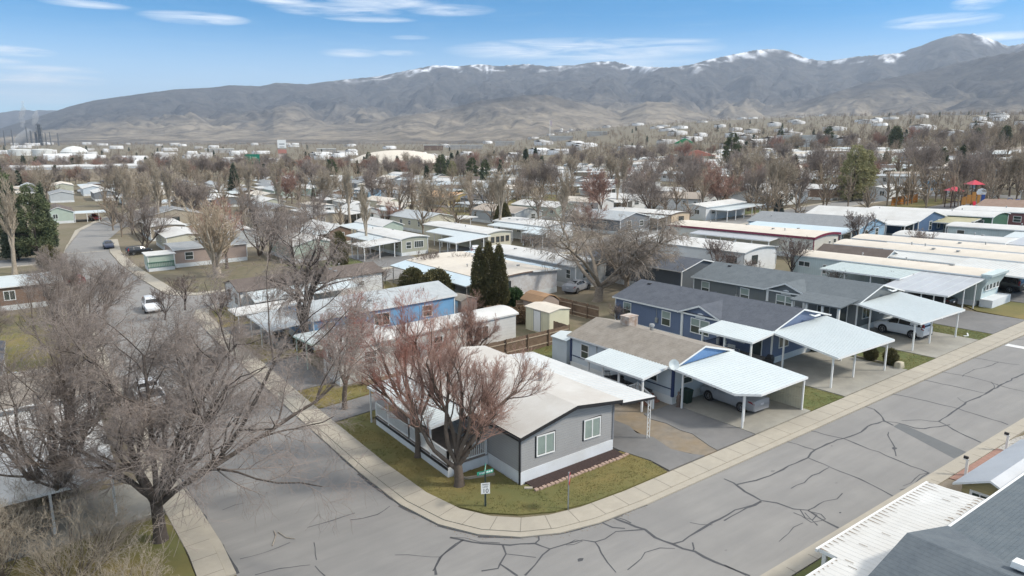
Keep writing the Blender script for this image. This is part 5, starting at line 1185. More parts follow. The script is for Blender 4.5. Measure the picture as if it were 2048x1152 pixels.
car('white compact SUV parked nose-in under the grey house\'s carport', 64.6, 30.9, 91, 'suv', whitep, z=.085)
car('black SUV under the wide carport at the right edge', 89.2, 32.6, 90, 'suv', blackp, z=.07)
car('black car deep under the teal home\'s grey metal carport', 77.5, 34.6, 88, 'sedan', blackp, z=.07)
car('white station wagon standing on the driveway before the cream home with brown stripes', 63.6, 101.9 + 2, 62, 'wagon', whitep)
s_, t_ = P(215, 497); car('dark blue sedan parked facing us against the right kerb of the left street', s_ + .3, t_ + 1, -92, 'sedan', navyp)
s_, t_ = P(149, 570); car('dark red car parked on the left street beside the conifer', s_, t_, 105, 'suv', redp)
s_, t_ = P(293, 622); car('white car parked on the left street behind the bare twigs', s_ + .6, t_, -92, 'suv', whitep)
s_, t_ = P(300, 800); car('white pickup parked at the left kerb under the big bare tree', s_ - .1, t_, 92, 'pickup', whitep, cat='pickup')
s_, t_ = P(190, 440); car('red pickup on the drive by the bend in the far street', s_, t_, -80, 'pickup', brightred, cat='pickup')
car('dark car under the L-shaped white carport beyond the side street', 77.6, 102.6, 90, 'sedan', greyp)
car('black trailer-like car beside the bare tree at the street bend', 16.4, 150, 10, 'wagon', blackp)
car('silver sedan in the front yard beneath the willow', 56.5, 67.5, 20, 'sedan', silver)
car('dark sedan under the sky blue home\'s porch roof', 18.9, 69, 90, 'sedan', greyp)
rg = random.Random(5); cols = [(silver, 'silver'), (whitep, 'white'), (blackp, 'black'), (navyp, 'dark blue'), (greyp, 'grey'), (redp, 'dark red')]
protos = {}
for i in range(26):
    u = rg.uniform(150, 2000); v = rg.uniform(335, 400); s, t = P(u, v)
    if not free(s - 2, s + 2, t - 2.4, t + 2.4): continue
    c, cn = cols[i % 6]; k = ('sedan', 'suv', 'pickup')[i % 3]
    lab = 'small %s %s parked among the far mobile homes' % (cn, k)
    if (cn, k) not in protos: protos[(cn, k)] = car(lab, s, t, rg.choice((0, 90, 180, 270)), k, c, group='cars among the far homes')
    else:
        o = copy_tree(protos[(cn, k)]); o.location = (s, t, Tf(s, t)); o.rotation_euler = (0, 0, math.radians(rg.choice((0, 90, 180, 270))))
# ================================================================ trees
m_bark = mat('grey_brown_bark', (.15, .115, .09), (.09, .07, .055), scale=9, rough=.95, bump=.02, bscale=30)
m_barkd = mat('dark_bark', (.085, .065, .055), (.05, .04, .035), scale=9, rough=.95, bump=.02, bscale=30)
m_barkp = mat('pale_bark', (.42, .36, .28), (.27, .22, .17), scale=5, rough=.9, bump=.01, bscale=20)
def twm(name, c): return mat(name, c, tuple(x * .72 for x in c), scale=1.2, rough=.95, rnd=.12)
m_tgrey = twm('grey_twigs', (.315, .26, .225)); m_ttan = twm('tan_twigs', (.43, .36, .275)); m_tred = twm('reddish_twigs', (.40, .20, .155)); m_tpale = twm('pale_twigs', (.50, .40, .29))
m_tdark = twm('dark_twigs', (.20, .155, .135)); m_tred2 = twm('brown_red_twigs', (.38, .235, .185)); m_twil = twm('willow_twigs', (.36, .30, .245)); m_toliv = twm('olive_twigs', (.26, .235, .13))
NR = np.random.default_rng(7)
def unit(v): return v / np.maximum(np.linalg.norm(v, axis=-1, keepdims=True), 1e-9)
def grow(pos, dr, ln, rad, K, curv, up, tip=.35):
    n = len(pos); Pn = np.zeros((n, K + 1, 3)); Pn[:, 0] = pos; d = unit(dr); D = np.zeros((n, K + 1, 3)); D[:, 0] = d
    for k in range(K):
        d = unit(d + NR.normal(0, curv, (n, 3)) + np.array([0, 0, 1.0]) * np.asarray(up).reshape(-1, 1) / K)
        Pn[:, k + 1] = Pn[:, k] + d * (ln / K)[:, None]; D[:, k + 1] = d
    f = np.linspace(1, tip, K + 1)
    return Pn, D, rad[:, None] * f[None]
def kids(Pn, D, R, ln, m, f0, ang, ratio, rr, f1=1.0, asd=.15):
    n, K1, _ = Pn.shape; f = NR.uniform(f0, f1, (n, m)); f[:, 0] = 1.0 if f1 >= 1 else f[:, 0]
    x = f * (K1 - 1); i = np.minimum(x.astype(int), K1 - 2); w = (x - i)[..., None]; a = np.arange(n)[:, None]
    pos = Pn[a, i] * (1 - w) + Pn[a, i + 1] * w; d = unit(D[a, i] * (1 - w) + D[a, i + 1] * w); r = R[a, i] * (1 - w[..., 0]) + R[a, i + 1] * w[..., 0]
    rv = unit(NR.normal(0, 1, (n, m, 3))); pr = unit(rv - (rv * d).sum(-1, keepdims=True) * d)
    th = np.abs(NR.normal(ang, asd, (n, m)))[..., None]; nd = d * np.cos(th) + pr * np.sin(th)
    l2 = ln[:, None] * ratio * NR.uniform(.7, 1.2, (n, m)) * (1.15 - .45 * f)
    return pos.reshape(-1, 3), nd.reshape(-1, 3), l2.ravel(), (r * rr).ravel()
def tubes(parts):
    """parts: (P, R, sides) -> verts, quads"""
    Vs, Qs, o = [], [], 0
    for Pn, R, ns in parts:
        n, K1, _ = Pn.shape; tg = unit(np.gradient(Pn, axis=1)); ref = np.where(np.abs(tg[..., 2:3]) > .9, np.array([1.0, 0, 0]), np.array([0, 0, 1.0]))
        x = unit(np.cross(tg, ref)); y = np.cross(tg, x); a = np.arange(ns) * 2 * np.pi / ns
        V = Pn[:, :, None] + R[:, :, None, None] * (x[:, :, None] * np.cos(a)[:, None] + y[:, :, None] * np.sin(a)[:, None])
        idx = np.arange(n * K1 * ns).reshape(n, K1, ns) + o
        q = np.stack([idx[:, :-1], np.roll(idx[:, :-1], -1, 2), np.roll(idx[:, 1:], -1, 2), idx[:, 1:]], -1).reshape(-1, 4)
        Vs.append(V.reshape(-1, 3)); Qs.append(q); o += n * K1 * ns
    return np.concatenate(Vs), np.concatenate(Qs)
def bare(name, H_, trunk, limbs, levels, bark, twig, r0=.28, lean=0.0, sides=3, twr=.011, limb_up=.5, dirs=None, multi=1, seed=None):
    """trunk: length; limbs: (count, angle, length ratio); levels: [(count, angle, ratio, curv, up, K)]; returns (trunk mesh, crown mesh)"""
    global NR
    NR = np.random.default_rng(seed if seed is not None else int(H_ * 100 + trunk * 37 + limbs[2] * 7))
    pos = np.zeros((multi, 3)); pos[:, :2] += NR.normal(0, .22, (multi, 2)) * (multi > 1); dr = np.tile([0, 0, 1.0], (multi, 1)) + NR.normal(0, .05 + .22 * (multi > 1), (multi, 3)) * [1, 1, 0] + [lean, 0, 0]
    ln = np.full(multi, trunk) * (NR.uniform(.8, 1.2, multi) if multi > 1 else 1); rad = np.full(multi, r0)
    Pn, D, R = grow(pos - [0, 0, .25], dr, ln + .25, rad, 5, .05, 0, .78); R[:, 0] *= 1.45; R[:, 1] *= 1.08
    tr = [(Pn, R, 9)]
    c, a, l = limbs
    p, d, l2, r = kids(Pn, D, R, np.full(multi, 1.0), c, .72, a, 1.0, .62)
    l2 = NR.uniform(.8, 1.15, len(p)) * l
    if dirs:                                       # limbs in given directions: (degrees round from the right of the view, degrees up, length)
        A = np.radians([q[0] for q in dirs]); E = np.radians([q[1] for q in dirs]); x, y = np.cos(A) * np.cos(E), np.sin(A) * np.cos(E)
        d = np.stack([x * ct + y * sn, -x * sn + y * ct, np.sin(E)], -1); f = NR.uniform(.72, 1.0, len(dirs)); f[0] = 1
        p = Pn[0, 0] + (Pn[0, -1] - Pn[0, 0]) * f[:, None]; l2 = np.array([q[2] for q in dirs], float); r = np.full(len(dirs), r0 * .78 * .62)
    Pn, D, R = grow(p, d, l2, r, 8, .10, limb_up, .38); tr.append((Pn, R, 7)); ln = l2
    cr = []
    for i, (m, an, ra, cu, up, K) in enumerate(levels):
        last = i == len(levels) - 1
        p, d, l2, r = kids(Pn, D, R, ln, m, .22 if i == 0 else .12, an, ra, .6 if i == 0 else .62)
        r = np.maximum(r, twr); 
        Pn, D, R = grow(p, d, l2, r, K, cu, up, .35 if not last else .5); R = np.maximum(R, twr * .62); ln = l2
        (tr if i == 0 and len(levels) > 3 else cr).append((Pn, R, 4 if i == 0 else sides))
    top = max(q[0][..., 2].max() for q in tr + cr); k = H_ / top
    V, Q = tubes(tr); t_me = np_mesh('trunk', V * k, Q, bark, smooth=True)
    V, Q = tubes(cr); c_me = np_mesh('crown', V * np.array([k, k, k]), Q, twig)
    return t_me, c_me, len(Q)
def leafy(name, H_, rad, shape, n, mt, size=.16, gap=.25, trunk=.16, up=.2, bark=None, droopy=0.0, base=.06, nb=5):
    """evergreen crown: clumps of small blades through the crown's volume; shape(h01) -> radius factor"""
    h = NR.uniform(base, 1, n * 3); f = np.array([shape(q) for q in h]); keep = NR.uniform(0, 1, len(h)) < f / max(f.max(), 1e-6); h = h[keep][:n]; f = f[keep][:n]
    a = NR.uniform(0, 2 * np.pi, len(h)); lump = .78 + .38 * vnoise(a * 2.2 + 11, h * 9.0 + 3, 5)
    rr = rad * f * np.sqrt(NR.uniform(.30, 1, len(h))) * lump
    hole = vnoise(a * 3.1 + 40, h * 14, 9) > gap; h, a, rr, f = h[hole], a[hole], rr[hole], f[hole]
    c = np.stack([rr * np.cos(a), rr * np.sin(a), h * H_ - droopy * rr], -1); out = np.stack([np.cos(a), np.sin(a), np.full(len(a), up)], -1)
    Vs = []
    for k in range(nb):
        d = unit(out + NR.normal(0, .55, out.shape)); s = unit(np.cross(d, NR.normal(0, 1, out.shape))); L = size * NR.uniform(.7, 1.6, (len(c), 1)); W = L * .30; b = c + NR.normal(0, size * .5, c.shape)
        Vs.append(np.stack([b - s * W * .5, b + d * L * .55 - s * W, b + d * L, b + d * L * .55 + s * W], 1))
    V = np.concatenate(Vs).reshape(-1, 3); Q = np.arange(len(V)).reshape(-1, 4)
    cm = np_mesh('crown', V, Q, mt)
    Pn, D, R = grow(np.array([[0, 0, -.2]]), np.array([[0, 0, 1.0]]), np.array([H_ * .92]), np.array([trunk]), 8, .02, 0, .15)
    lv = []
    if H_ > 4:
        p, d, l2, r = kids(Pn, D, R, np.array([rad * 1.0]), 26, .2, 1.35, .85, .3, asd=.1); q, D2, R2 = grow(p, d, l2, np.maximum(r, .015), 4, .05, .1, .3); lv = [(q, R2, 4)]
    V, Q = tubes([(Pn, R, 8)] + lv); tm = np_mesh('trunk', V, Q, bark or m_barkd, smooth=True)
    return tm, cm, len(c)
def fol(name, a, b, c): return mat(name, a, b, scale=1.6, rough=.9, c3=c, scale3=.7, amt3=.7, rnd=.1)
f_pine = fol('pine_needles', (.10, .125, .055), (.055, .075, .035), (.15, .155, .075)); f_arb = fol('arborvitae_scales', (.13, .12, .045), (.065, .07, .028), (.17, .135, .055)); f_spr = fol('blue_spruce_needles', (.10, .13, .12), (.055, .075, .07), (.13, .15, .13))
f_gold = fol('pale_green_needles', (.33, .31, .16), (.21, .21, .10), (.40, .36, .19)); f_shr = fol('bright_green_leaves', (.055, .11, .03), (.03, .065, .02), (.08, .14, .045)); f_drk = fol('dark_green_needles', (.075, .095, .055), (.04, .058, .035), (.11, .12, .07)); f_dry = fol('dry_brown_leaves', (.22, .14, .08), (.14, .09, .055), (.26, .19, .11))
cone = lambda h: (1 - h) ** .8 * min(1, h * 9); col_ = lambda h: min(1, h * 8) * (1 - h ** 3.0) ** .7 * .95 + .03; egg = lambda h: math.sin(math.pi * min(1, (h * .92 + .08))) ** .7; dome = lambda h: math.sqrt(max(0, 1 - (h * 1.0) ** 2.4)) * min(1, .7 + h); pinef = lambda h: (math.sin(math.pi * min(1, h * .8 + .15)) ** .8) * (1 - .25 * math.sin(h * 26) ** 2)
spruf = lambda h: (1 - h) ** .9 * min(1, h * 12) * (1 - .3 * math.sin(h * 42) ** 2)
def plant(label, s, t, pro, cat='tree', name='tree', rz=0.0, sc=1.0, group=None, scz=None, flat=False, tilt=(0, 0)):
    if flat:
        pass
    r = empty(name, s, t, label=label, cat=cat, group=group, rz=rz); r.scale = (sc, sc, scz or sc); r.rotation_euler = (tilt[0], tilt[1], rz)
    for nm, me in (('trunk', pro[0]), ('crown', pro[1])):
        o = bpy.data.objects.new(nm, me); COL.objects.link(o); o.parent = r
    USEDT.append((s, t)); return r
USEDT = []
def at(u, v): return P(u, v)
# --- foreground, left
t_elm = bare('elm', 13.6, 2.9, (7, .50, 8.2), [(8, .62, .50, .14, .25, 6), (7, .7, .55, .17, .05, 4), (8, .75, .58, .2, -.08, 3), (7, .8, .7, .25, -.25, 2)], mat('elm_bark', (.115, .09, .075), (.07, .055, .045), scale=9, rough=.95, bump=.02, bscale=30), m_tgrey, r0=.40, twr=.0088, limb_up=.25, seed=5, dirs=[(160, 72, 9.0), (150, 58, 8.6), (35, 58, 11.0), (350, 34, 14.5), (85, 76, 9.4), (325, 46, 11.0), (182, 46, 7.0), (265, 60, 6.0), (15, 22, 12.5), (60, 50, 9.0), (5, 56, 10.5)])
t_elm2 = bare('elm', 14, 1.6, (5, .55, 8.0), [(7, .5, .52, .13, .4, 6), (7, .6, .55, .16, .2, 4), (6, .7, .6, .2, .1, 3), (5, .8, .6, .25, 0, 2)], m_bark, m_tgrey, r0=.32, multi=2, twr=.0095, limb_up=.9)
t_thick = bare('thicket', 5.6, .5, (6, .6, 3.6), [(5, .5, .55, .15, .4, 5), (5, .6, .55, .2, .15, 3), (4, .7, .6, .22, .1, 2)], m_bark, m_ttan, r0=.08, multi=4, twr=.0085)
print('elm quads', t_elm[2], t_elm2[2], t_thick[2])
s_, t_ = at(322, 1082); plant('broad dark-trunked leafless tree at the left kerb, its twigs spreading over the street', s_, t_, t_elm, name='elm_tree', rz=0, sc=1.30, scz=1.26)
plant('leafless multi-stemmed tree standing before the flat white roof at the left edge', *at(112, 1030), t_elm2, name='elm_tree', rz=.6, sc=.92)
plant('leafless tree behind the white pickup on the left side of the street', 1.2, 72, t_elm2, name='elm_tree', rz=3.0, sc=.78)
plant('leafless tree in the left yard between white shed roof and brown roof', -5.5, 84, t_elm, name='elm_tree', rz=4.4, sc=.72)
plant('leafless tree on the strip left of the dark red car', 2.4, 96, t_elm2, name='elm_tree', rz=1.4, sc=.62)
for i, (u, v, k) in enumerate(((150, 1190, .95), (0, 1170, .9), (275, 1250, .75), (60, 1080, .75), (215, 1110, .55), (-90, 1080, .9), (120, 1330, .7))):
    plant(['tan twiggy thicket at the lower left corner of the picture', 'tan twiggy thicket at the left edge, second from the bottom', 'tan twiggy thicket at the bottom edge beside the left lawn', 'twiggy bush at the foot of the multi-stemmed left tree', 'small twiggy bush between the big left trees', 'twiggy thicket half outside the left edge', 'twiggy thicket at the bottom edge left of centre'][i], *at(u, v), t_thick, name='bush', cat='bush', rz=i * 1.3, sc=k)
# --- the reddish yard trees round the corner house
t_mul = bare('mulberry', 9.6, 1.6, (6, .66, 5.6), [(8, .55, .50, .11, .5, 6), (7, .55, .55, .13, .5, 5), (6, .5, .64, .13, .4, 4), (6, .5, .65, .15, .2, 2)], m_bark, m_tred2, r0=.36, twr=.0072, limb_up=.5, seed=3, dirs=[(165, 60, 6.6), (120, 70, 6.9), (60, 74, 6.8), (22, 62, 6.2), (200, 46, 5.6), (300, 64, 5.2), (350, 54, 5.4)])
t_mul2 = bare('mulberry', 9.6, 2.9, (5, .6, 5.4), [(8, .55, .5, .11, .5, 6), (7, .55, .55, .13, .5, 5), (6, .5, .64, .13, .4, 4), (6, .5, .65, .15, .2, 2)], m_bark, m_tred, r0=.28, twr=.0072, limb_up=.5, seed=4, dirs=[(178, 50, 6.2), (155, 66, 6.4), (85, 80, 6.6), (15, 60, 6.0), (240, 58, 5.4), (190, 32, 5.2)])
plant('thick-trunked leafless tree with upswept twigs on the corner lawn by the street sign', *at(918, 972), t_mul, name='mulberry_tree', rz=0, sc=1.08, scz=1.12)
plant('reddish-twigged leafless tree beside the white deck of the corner house', *at(836, 915), t_mul2, name='mulberry_tree', rz=0, sc=1.08, scz=1.12)
plant('red-tipped leafless tree before the long white trailer', 17.6, 47.6, t_mul2, name='mulberry_tree', rz=4.4, sc=.98)
plant('slender red-tipped leafless tree behind the corner house roof', 29.8, 49.5, t_mul, name='mulberry_tree', rz=5.2, sc=.72)
plant('dense brown bush against the wall of the white trailer', 20.6, 51.6, t_thick, name='bush', cat='bush', rz=1, sc=.33)
# --- willows, poplars, the pale tree
t_wil = bare('willow', 11.5, 1.8, (6, .85, 8.6), [(8, .75, .5, .18, .3, 6), (7, .75, .52, .2, -.2, 4), (7, .8, .58, .18, -.7, 4), (5, .5, .7, .14, -1.2, 3)], mat('willow_bark', (.29, .24, .185), (.18, .145, .11), scale=6, rough=.95, bump=.02, bscale=24), m_twil, r0=.40, twr=.011, limb_up=.5)
t_wee = bare('weeping', 15.5, 4.0, (5, .42, 8.5), [(9, .8, .42, .16, .1, 6), (7, .9, .5, .2, -.4, 4), (7, .8, .55, .2, -.9, 3), (4, .5, .7, .12, -1.0, 2)], m_barkd, m_tgrey, r0=.42, twr=.0095)
t_pal = bare('pale', 10.5, 1.5, (7, .45, 5.2), [(8, .45, .6, .10, .6, 5), (7, .5, .55, .12, .5, 4), (5, .5, .5, .14, .4, 3)], m_barkp, m_tpale, r0=.42, twr=.022)
t_pop = bare('poplar', 17, 4, (4, .22, 8), [(14, .42, .32, .08, .8, 4), (8, .45, .5, .1, .7, 3), (7, .45, .5, .12, .6, 2)], m_barkp, m_ttan, r0=.34, twr=.016)
t_med = bare('medium', 10.5, 1.8, (6, .55, 5.6), [(8, .6, .55, .13, .4, 5), (8, .65, .58, .16, .3, 3), (8, .7, .6, .2, .2, 2)], m_bark, m_tgrey, r0=.24, twr=.017)
t_med2 = bare('medium', 9.5, 1.5, (6, .62, 5.2), [(8, .6, .58, .13, .4, 5), (8, .65, .58, .16, .3, 3), (8, .7, .6, .2, .2, 2)], m_barkd, m_tred2, r0=.22, twr=.017)
t_sml = bare('small', 4.6, .9, (6, .6, 1.9), [(7, .6, .6, .15, .5, 4), (6, .65, .55, .18, .3, 3), (4, .7, .55, .2, .2, 2)], m_barkd, m_tdark, r0=.09, twr=.012)
plant('huge spreading willow with pale trunk and hanging twigs behind the blue house', *at(1195, 602), t_wil, name='willow_tree', rz=1.0, sc=1.7, scz=1.15)
plant('second pale-trunked willow close behind the first', 61.0, 66.0 - 3, t_wil, name='willow_tree', rz=3.6, sc=1.15, scz=.95)
plant('tall dark drooping tree beside the sky blue home', 20.2, 66.2 - 2.6, t_wee, name='weeping_tree', rz=.4, sc=.93)
plant('pale-limbed tree with few twigs at the corner of the side street', *at(437, 553), t_pal, name='sycamore_tree', rz=.3, sc=1.55, scz=1.25)
plant('golden-brown leafless tree right behind the pale-limbed one', 26, 122, t_mul2, name='mulberry_tree', rz=.3, sc=1.25)
plant('large grey leafless tree at the street bend above the black car', *at(288, 498), t_elm2, name='elm_tree', rz=2.0, sc=.82)
for i, (u, v, k) in enumerate(((318, 455, 1.05), (342, 448, .95), (262, 450, .9), (735, 500, .78), (700, 452, 1.0), (1000, 470, .95), (1125, 470, .85), (30, 548, .95), (-10, 520, 1.0), (560, 430, .8), (1235, 420, .8), (985, 560, .0), (500, 420, 1.0), (1245, 395, .9))):
    if k: plant('tall slim leafless poplar ' + ['behind the street bend, left of a twin', 'behind the street bend, right of its twin', 'left of the bare tree at the street bend', 'just left of the carport of the sage home', 'in the yards behind the pale green home', 'behind the cream home with brown stripes', 'behind the white home with L-shaped carport', 'with pale trunk before the dark conifers at the left', 'cut by the left edge before the conifers', 'behind the pale-limbed tree', 'behind the dark grey gabled home', '', 'far behind the street bend', 'above the peach home'][i], *at(u, v), t_pop, name='poplar_tree', rz=i * .9, sc=k)
small = [(1430, 548, .9, 'dark little leafless tree by the white box-shaped home, left one'), (1452, 566, .75, 'dark little leafless tree by the white box-shaped home, right one'), (1585, 560, 1.0, 'dark forked leafless tree before the maroon-edged home'), (1712, 500, 1.1, 'leafless tree before the light blue gable'), (1668, 590, .55, 'thin leafless bush by the teal home wall'), (1800, 600, .55, 'leafless bush poking up behind the grey house roof'), (1835, 520, .8, 'scrubby leafless bush between the cream roofs'), (1500, 560, .5, 'twiggy shrub beside the teal home'), (770, 568, .4, 'round brown shrub beside the side street'), (860, 560, .8, 'pale twiggy tree over the three-roofed home'), (1235, 655, .45, 'thin red bush between the pale blue and slate blue homes'), (330, 640, .7, 'leafless bush on the inner corner of the street'), (370, 620, .8, 'leafless bush left of the brown-roofed white home'), (445, 650, .8, 'leafless bush against the brown-roofed white home'), (1050, 497, .45, 'brown bush before the cream home with stripes, left'), (1068, 500, .5, 'reddish bush before the cream home with stripes, right'), (540, 640, .6, 'leafless bush before the white awning')]
for i, (u, v, k, lb) in enumerate(small): plant(lb, *at(u, v), t_sml, name='small_tree' if k > .6 else 'bush', cat='small tree' if k > .6 else 'bush', rz=i * 1.7, sc=k * 1.25)
meds = [(1385, 412, 1.25, 0, 'spreading leafless tree between peach home and long white home'), (1478, 398, .8, 1, 'reddish leafless tree before the dark-edged gable home'), (770, 455, .85, 1, 'wide red-brown leafless tree left of the cream gable home'), (640, 470, 1.0, 0, 'grey leafless tree above the pale green home'), (600, 505, .95, 0, 'leafless tree in the pale green home\'s side yard'), (540, 520, .9, 0, 'leafless tree right of the pale-limbed tree'), (1185, 470, .95, 1, 'leafless tree beside the grey gabled home'), (1060, 395, 1.0, 0, 'leafless tree over the long white roofs'), (1270, 400, 1.1, 1, 'rust-brown leafless tree in the middle rows'), (930, 560, .4, 0, 'low leafless tree at the three-roofed home'), (820, 380, .9, 0, 'leafless tree left of the ochre home'), (660, 600, .0, 0, ''), (400, 440, 1.0, 0, 'leafless tree behind the pinkish brick home'), (130, 590, .7, 0, 'leafless tree by the dark red car'), (210, 650, .8, 0, 'leafless tree on the left lawn strip'), (880, 455, .6, 1, 'leafless tree by the cream gable home'), (1500, 380, .8, 0, 'leafless tree on the side street corner'), (1845, 380, .8, 0, 'leafless tree behind the orange fence'), (2015, 380, .9, 0, 'leafless tree before the beige home')]
for i, (u, v, k, w, lb) in enumerate(meds):
    if k: plant(lb, *at(u, v), (t_med, t_med2)[w], name='leafless_tree', rz=i * 2.1, sc=k)
# --- evergreens
e_arb = leafy('arborvitae', 8.6, 1.2, lambda h: min(1, h * 6 + .3) * (1 - h ** 2.2) ** .8 + .02, 3600, f_arb, size=.17, gap=.0, base=.01, up=.9); e_pin = leafy('pine', 13, 3.8, pinef, 5200, f_pine, size=.28, gap=.50, trunk=.26, base=.12); e_spr = leafy('spruce', 8, 2.0, spruf, 3600, f_spr, size=.24, gap=.15, trunk=.15, base=.05)
e_gold = leafy('cedar', 15, 4.2, pinef, 4600, f_gold, size=.33, gap=.46, trunk=.3, droopy=.2); e_glb = leafy('globe', 3.6, 2.2, dome, 4200, f_arb, size=.17, gap=.05, base=.01, up=.7); e_shr = leafy('shrub', 2.1, 1.25, dome, 2200, f_shr, size=.14, gap=.0, base=.01); e_fir = leafy('fir', 12, 2.8, spruf, 4200, f_drk, size=.32, gap=.2, trunk=.2)
e_box = leafy('box', 1.25, .52, egg, 1500, f_arb, size=.07, gap=.0, trunk=.04, base=.0, up=.6); e_far = leafy('farpine', 11, 3.0, pinef, 1300, f_pine, size=.55, gap=.3, trunk=.2); e_farf = leafy('farfir', 11, 2.2, spruf, 1300, f_drk, size=.5, gap=.2, trunk=.2)
for i, (ds, dt, k, lb) in enumerate(((0, 0, 1.0, 'tallest arborvitae column of the clump beside the three-roofed home'), (-1.1, .8, .93, 'left arborvitae column of the clump beside the three-roofed home'), (1.2, -.9, .95, 'right arborvitae column of the clump beside the three-roofed home'))):
    plant(lb, 45.0 - 2.3 + ds * .8, 68.4 + dt * .8 - 1.5, e_arb, name='arborvitae', cat='evergreen', rz=i * 2, sc=k * .93)
plant('dome-shaped old arborvitae under the metal carport edge', 39.8, 74.2, e_glb, name='arborvitae', cat='evergreen', sc=1.08, scz=1.15)
plant('smaller domed arborvitae behind the larger one', 38.2, 77.5, e_glb, name='arborvitae', cat='evergreen', rz=2, sc=.85, scz=1.15)
plant('round bright green shrub by the painted brick wall', 46.0, 66.4, e_shr, name='shrub', cat='shrub', sc=1.0)
plant('cone-shaped arborvitae by the side street before the pale green home', *at(680, 529), e_glb, name='arborvitae', cat='evergreen', sc=.75, scz=1.5)
plant('green leaning conifer beside the tan gravel roofed home', *at(1005, 462), e_glb, name='arborvitae', cat='evergreen', rz=1, sc=.9, scz=1.7)
plant('clipped oval evergreen on the strip lawn, left of the pair', 55.6, 28.8, e_box, name='shrub', cat='shrub'); plant('clipped oval evergreen on the strip lawn, right of the pair by the boulder', 55.6, 27.2, e_box, name='shrub', cat='shrub', rz=2, sc=1.08)
plant('small dark conifer in the yard left of the street', *at(101, 546), e_box, name='conifer', cat='evergreen', sc=3.0, scz=3.6)
for i, (u, v, k, lb) in enumerate(((78, 522, 1.0, 'dark pine at the left edge, nearest the street'), (38, 520, 1.05, 'dark pine at the left edge behind the poplar'), (8, 512, 1.1, 'dark pine cut by the left edge'), (96, 500, .85, 'pine at the left with its crown over the kerb'))): plant(lb, *at(u, v), e_fir if i % 2 else e_pin, name='pine_tree', rz=i * 1.7, sc=k * .95, scz=k * (1.05 + .08 * i))
for i, (u, v, k, w, lb) in enumerate(((882, 362, 1.15, 0, 'tall dark pine left of the group in the middle distance'), (905, 364, .95, 2, 'paler pine in front of the middle-distance group'), (944, 366, 1.05, 0, 'rounded pine right in the middle-distance group'), (970, 366, .95, 0, 'rightmost pine of the middle-distance group'), (855, 362, .6, 1, 'low dark conifer left of the middle-distance pines'), (916, 340, 1.3, 1, 'dark conifer behind the middle-distance pines'), (738, 335, 1.1, 0, 'lone round pine before the dome roof'), (1462, 336, 1.5, 0, 'very large dark pine right of centre beyond the white roofs'), (1556, 437, .85, 3, 'blue-green spruce by the long white home, nearer one'), (1522, 412, .75, 3, 'blue-grey spruce left of the nearer one'), (1576, 372, 1.0, 1, 'cone-shaped cedar pair by the side street, left'), (1588, 372, .95, 1, 'cone-shaped cedar pair by the side street, right'), (1705, 402, 1.0, 4, 'big loose pale green conifer above the white street corner home'), (1725, 398, .9, 4, 'pale green conifer touching the big loose one'), (1914, 386, 1.15, 1, 'dark conifer before the light blue home'), (470, 392, 1.2, 1, 'dark rough conifer above the golden-brown tree'), (665, 360, 1.0, 0, 'pine above the middle yards left of centre'), (628, 415, .6, 1, 'small conifer among the left middle homes'), (725, 405, .6, 1, 'small dark conifer behind the ochre home'), (1655, 292, 1.3, 0, 'spreading dark conifer on the right in the tree belt'), (1560, 285, 1.1, 0, 'dark conifer by the white building in the tree belt'))):
    pr = (e_pin, e_fir, e_gold, e_spr, e_gold)[w]; plant(lb, *at(u, v), pr, name=('pine_tree', 'fir_tree', 'pine_tree', 'spruce_tree', 'conifer')[w], rz=i * 1.1, sc=k * (.9 if w in (0, 1) else .75 if w == 2 else .8 if w == 3 else .95))
hb = leafy('hedge', 1.6, .9, dome, 1300, f_dry, size=.13, gap=.1, base=.01, trunk=.03)
for i in range(5): plant('clump of dry brown vine in the row behind the cream garden shed', 41.2 + i * .75 - 1.5, 60.2 - i * .9 + 2, hb, name='dry_hedge', cat='hedge', group='dry vine clumps behind the sheds', rz=i, sc=1.0 + .1 * (i % 2))
for i in range(5): plant('rust-brown hedge clump behind the white trailer roof', 34 + i * 1.2, 59.5 - i * .1, hb, name='dry_hedge', cat='hedge', group='rust-brown hedge behind the white trailer', rz=i, sc=1.0)
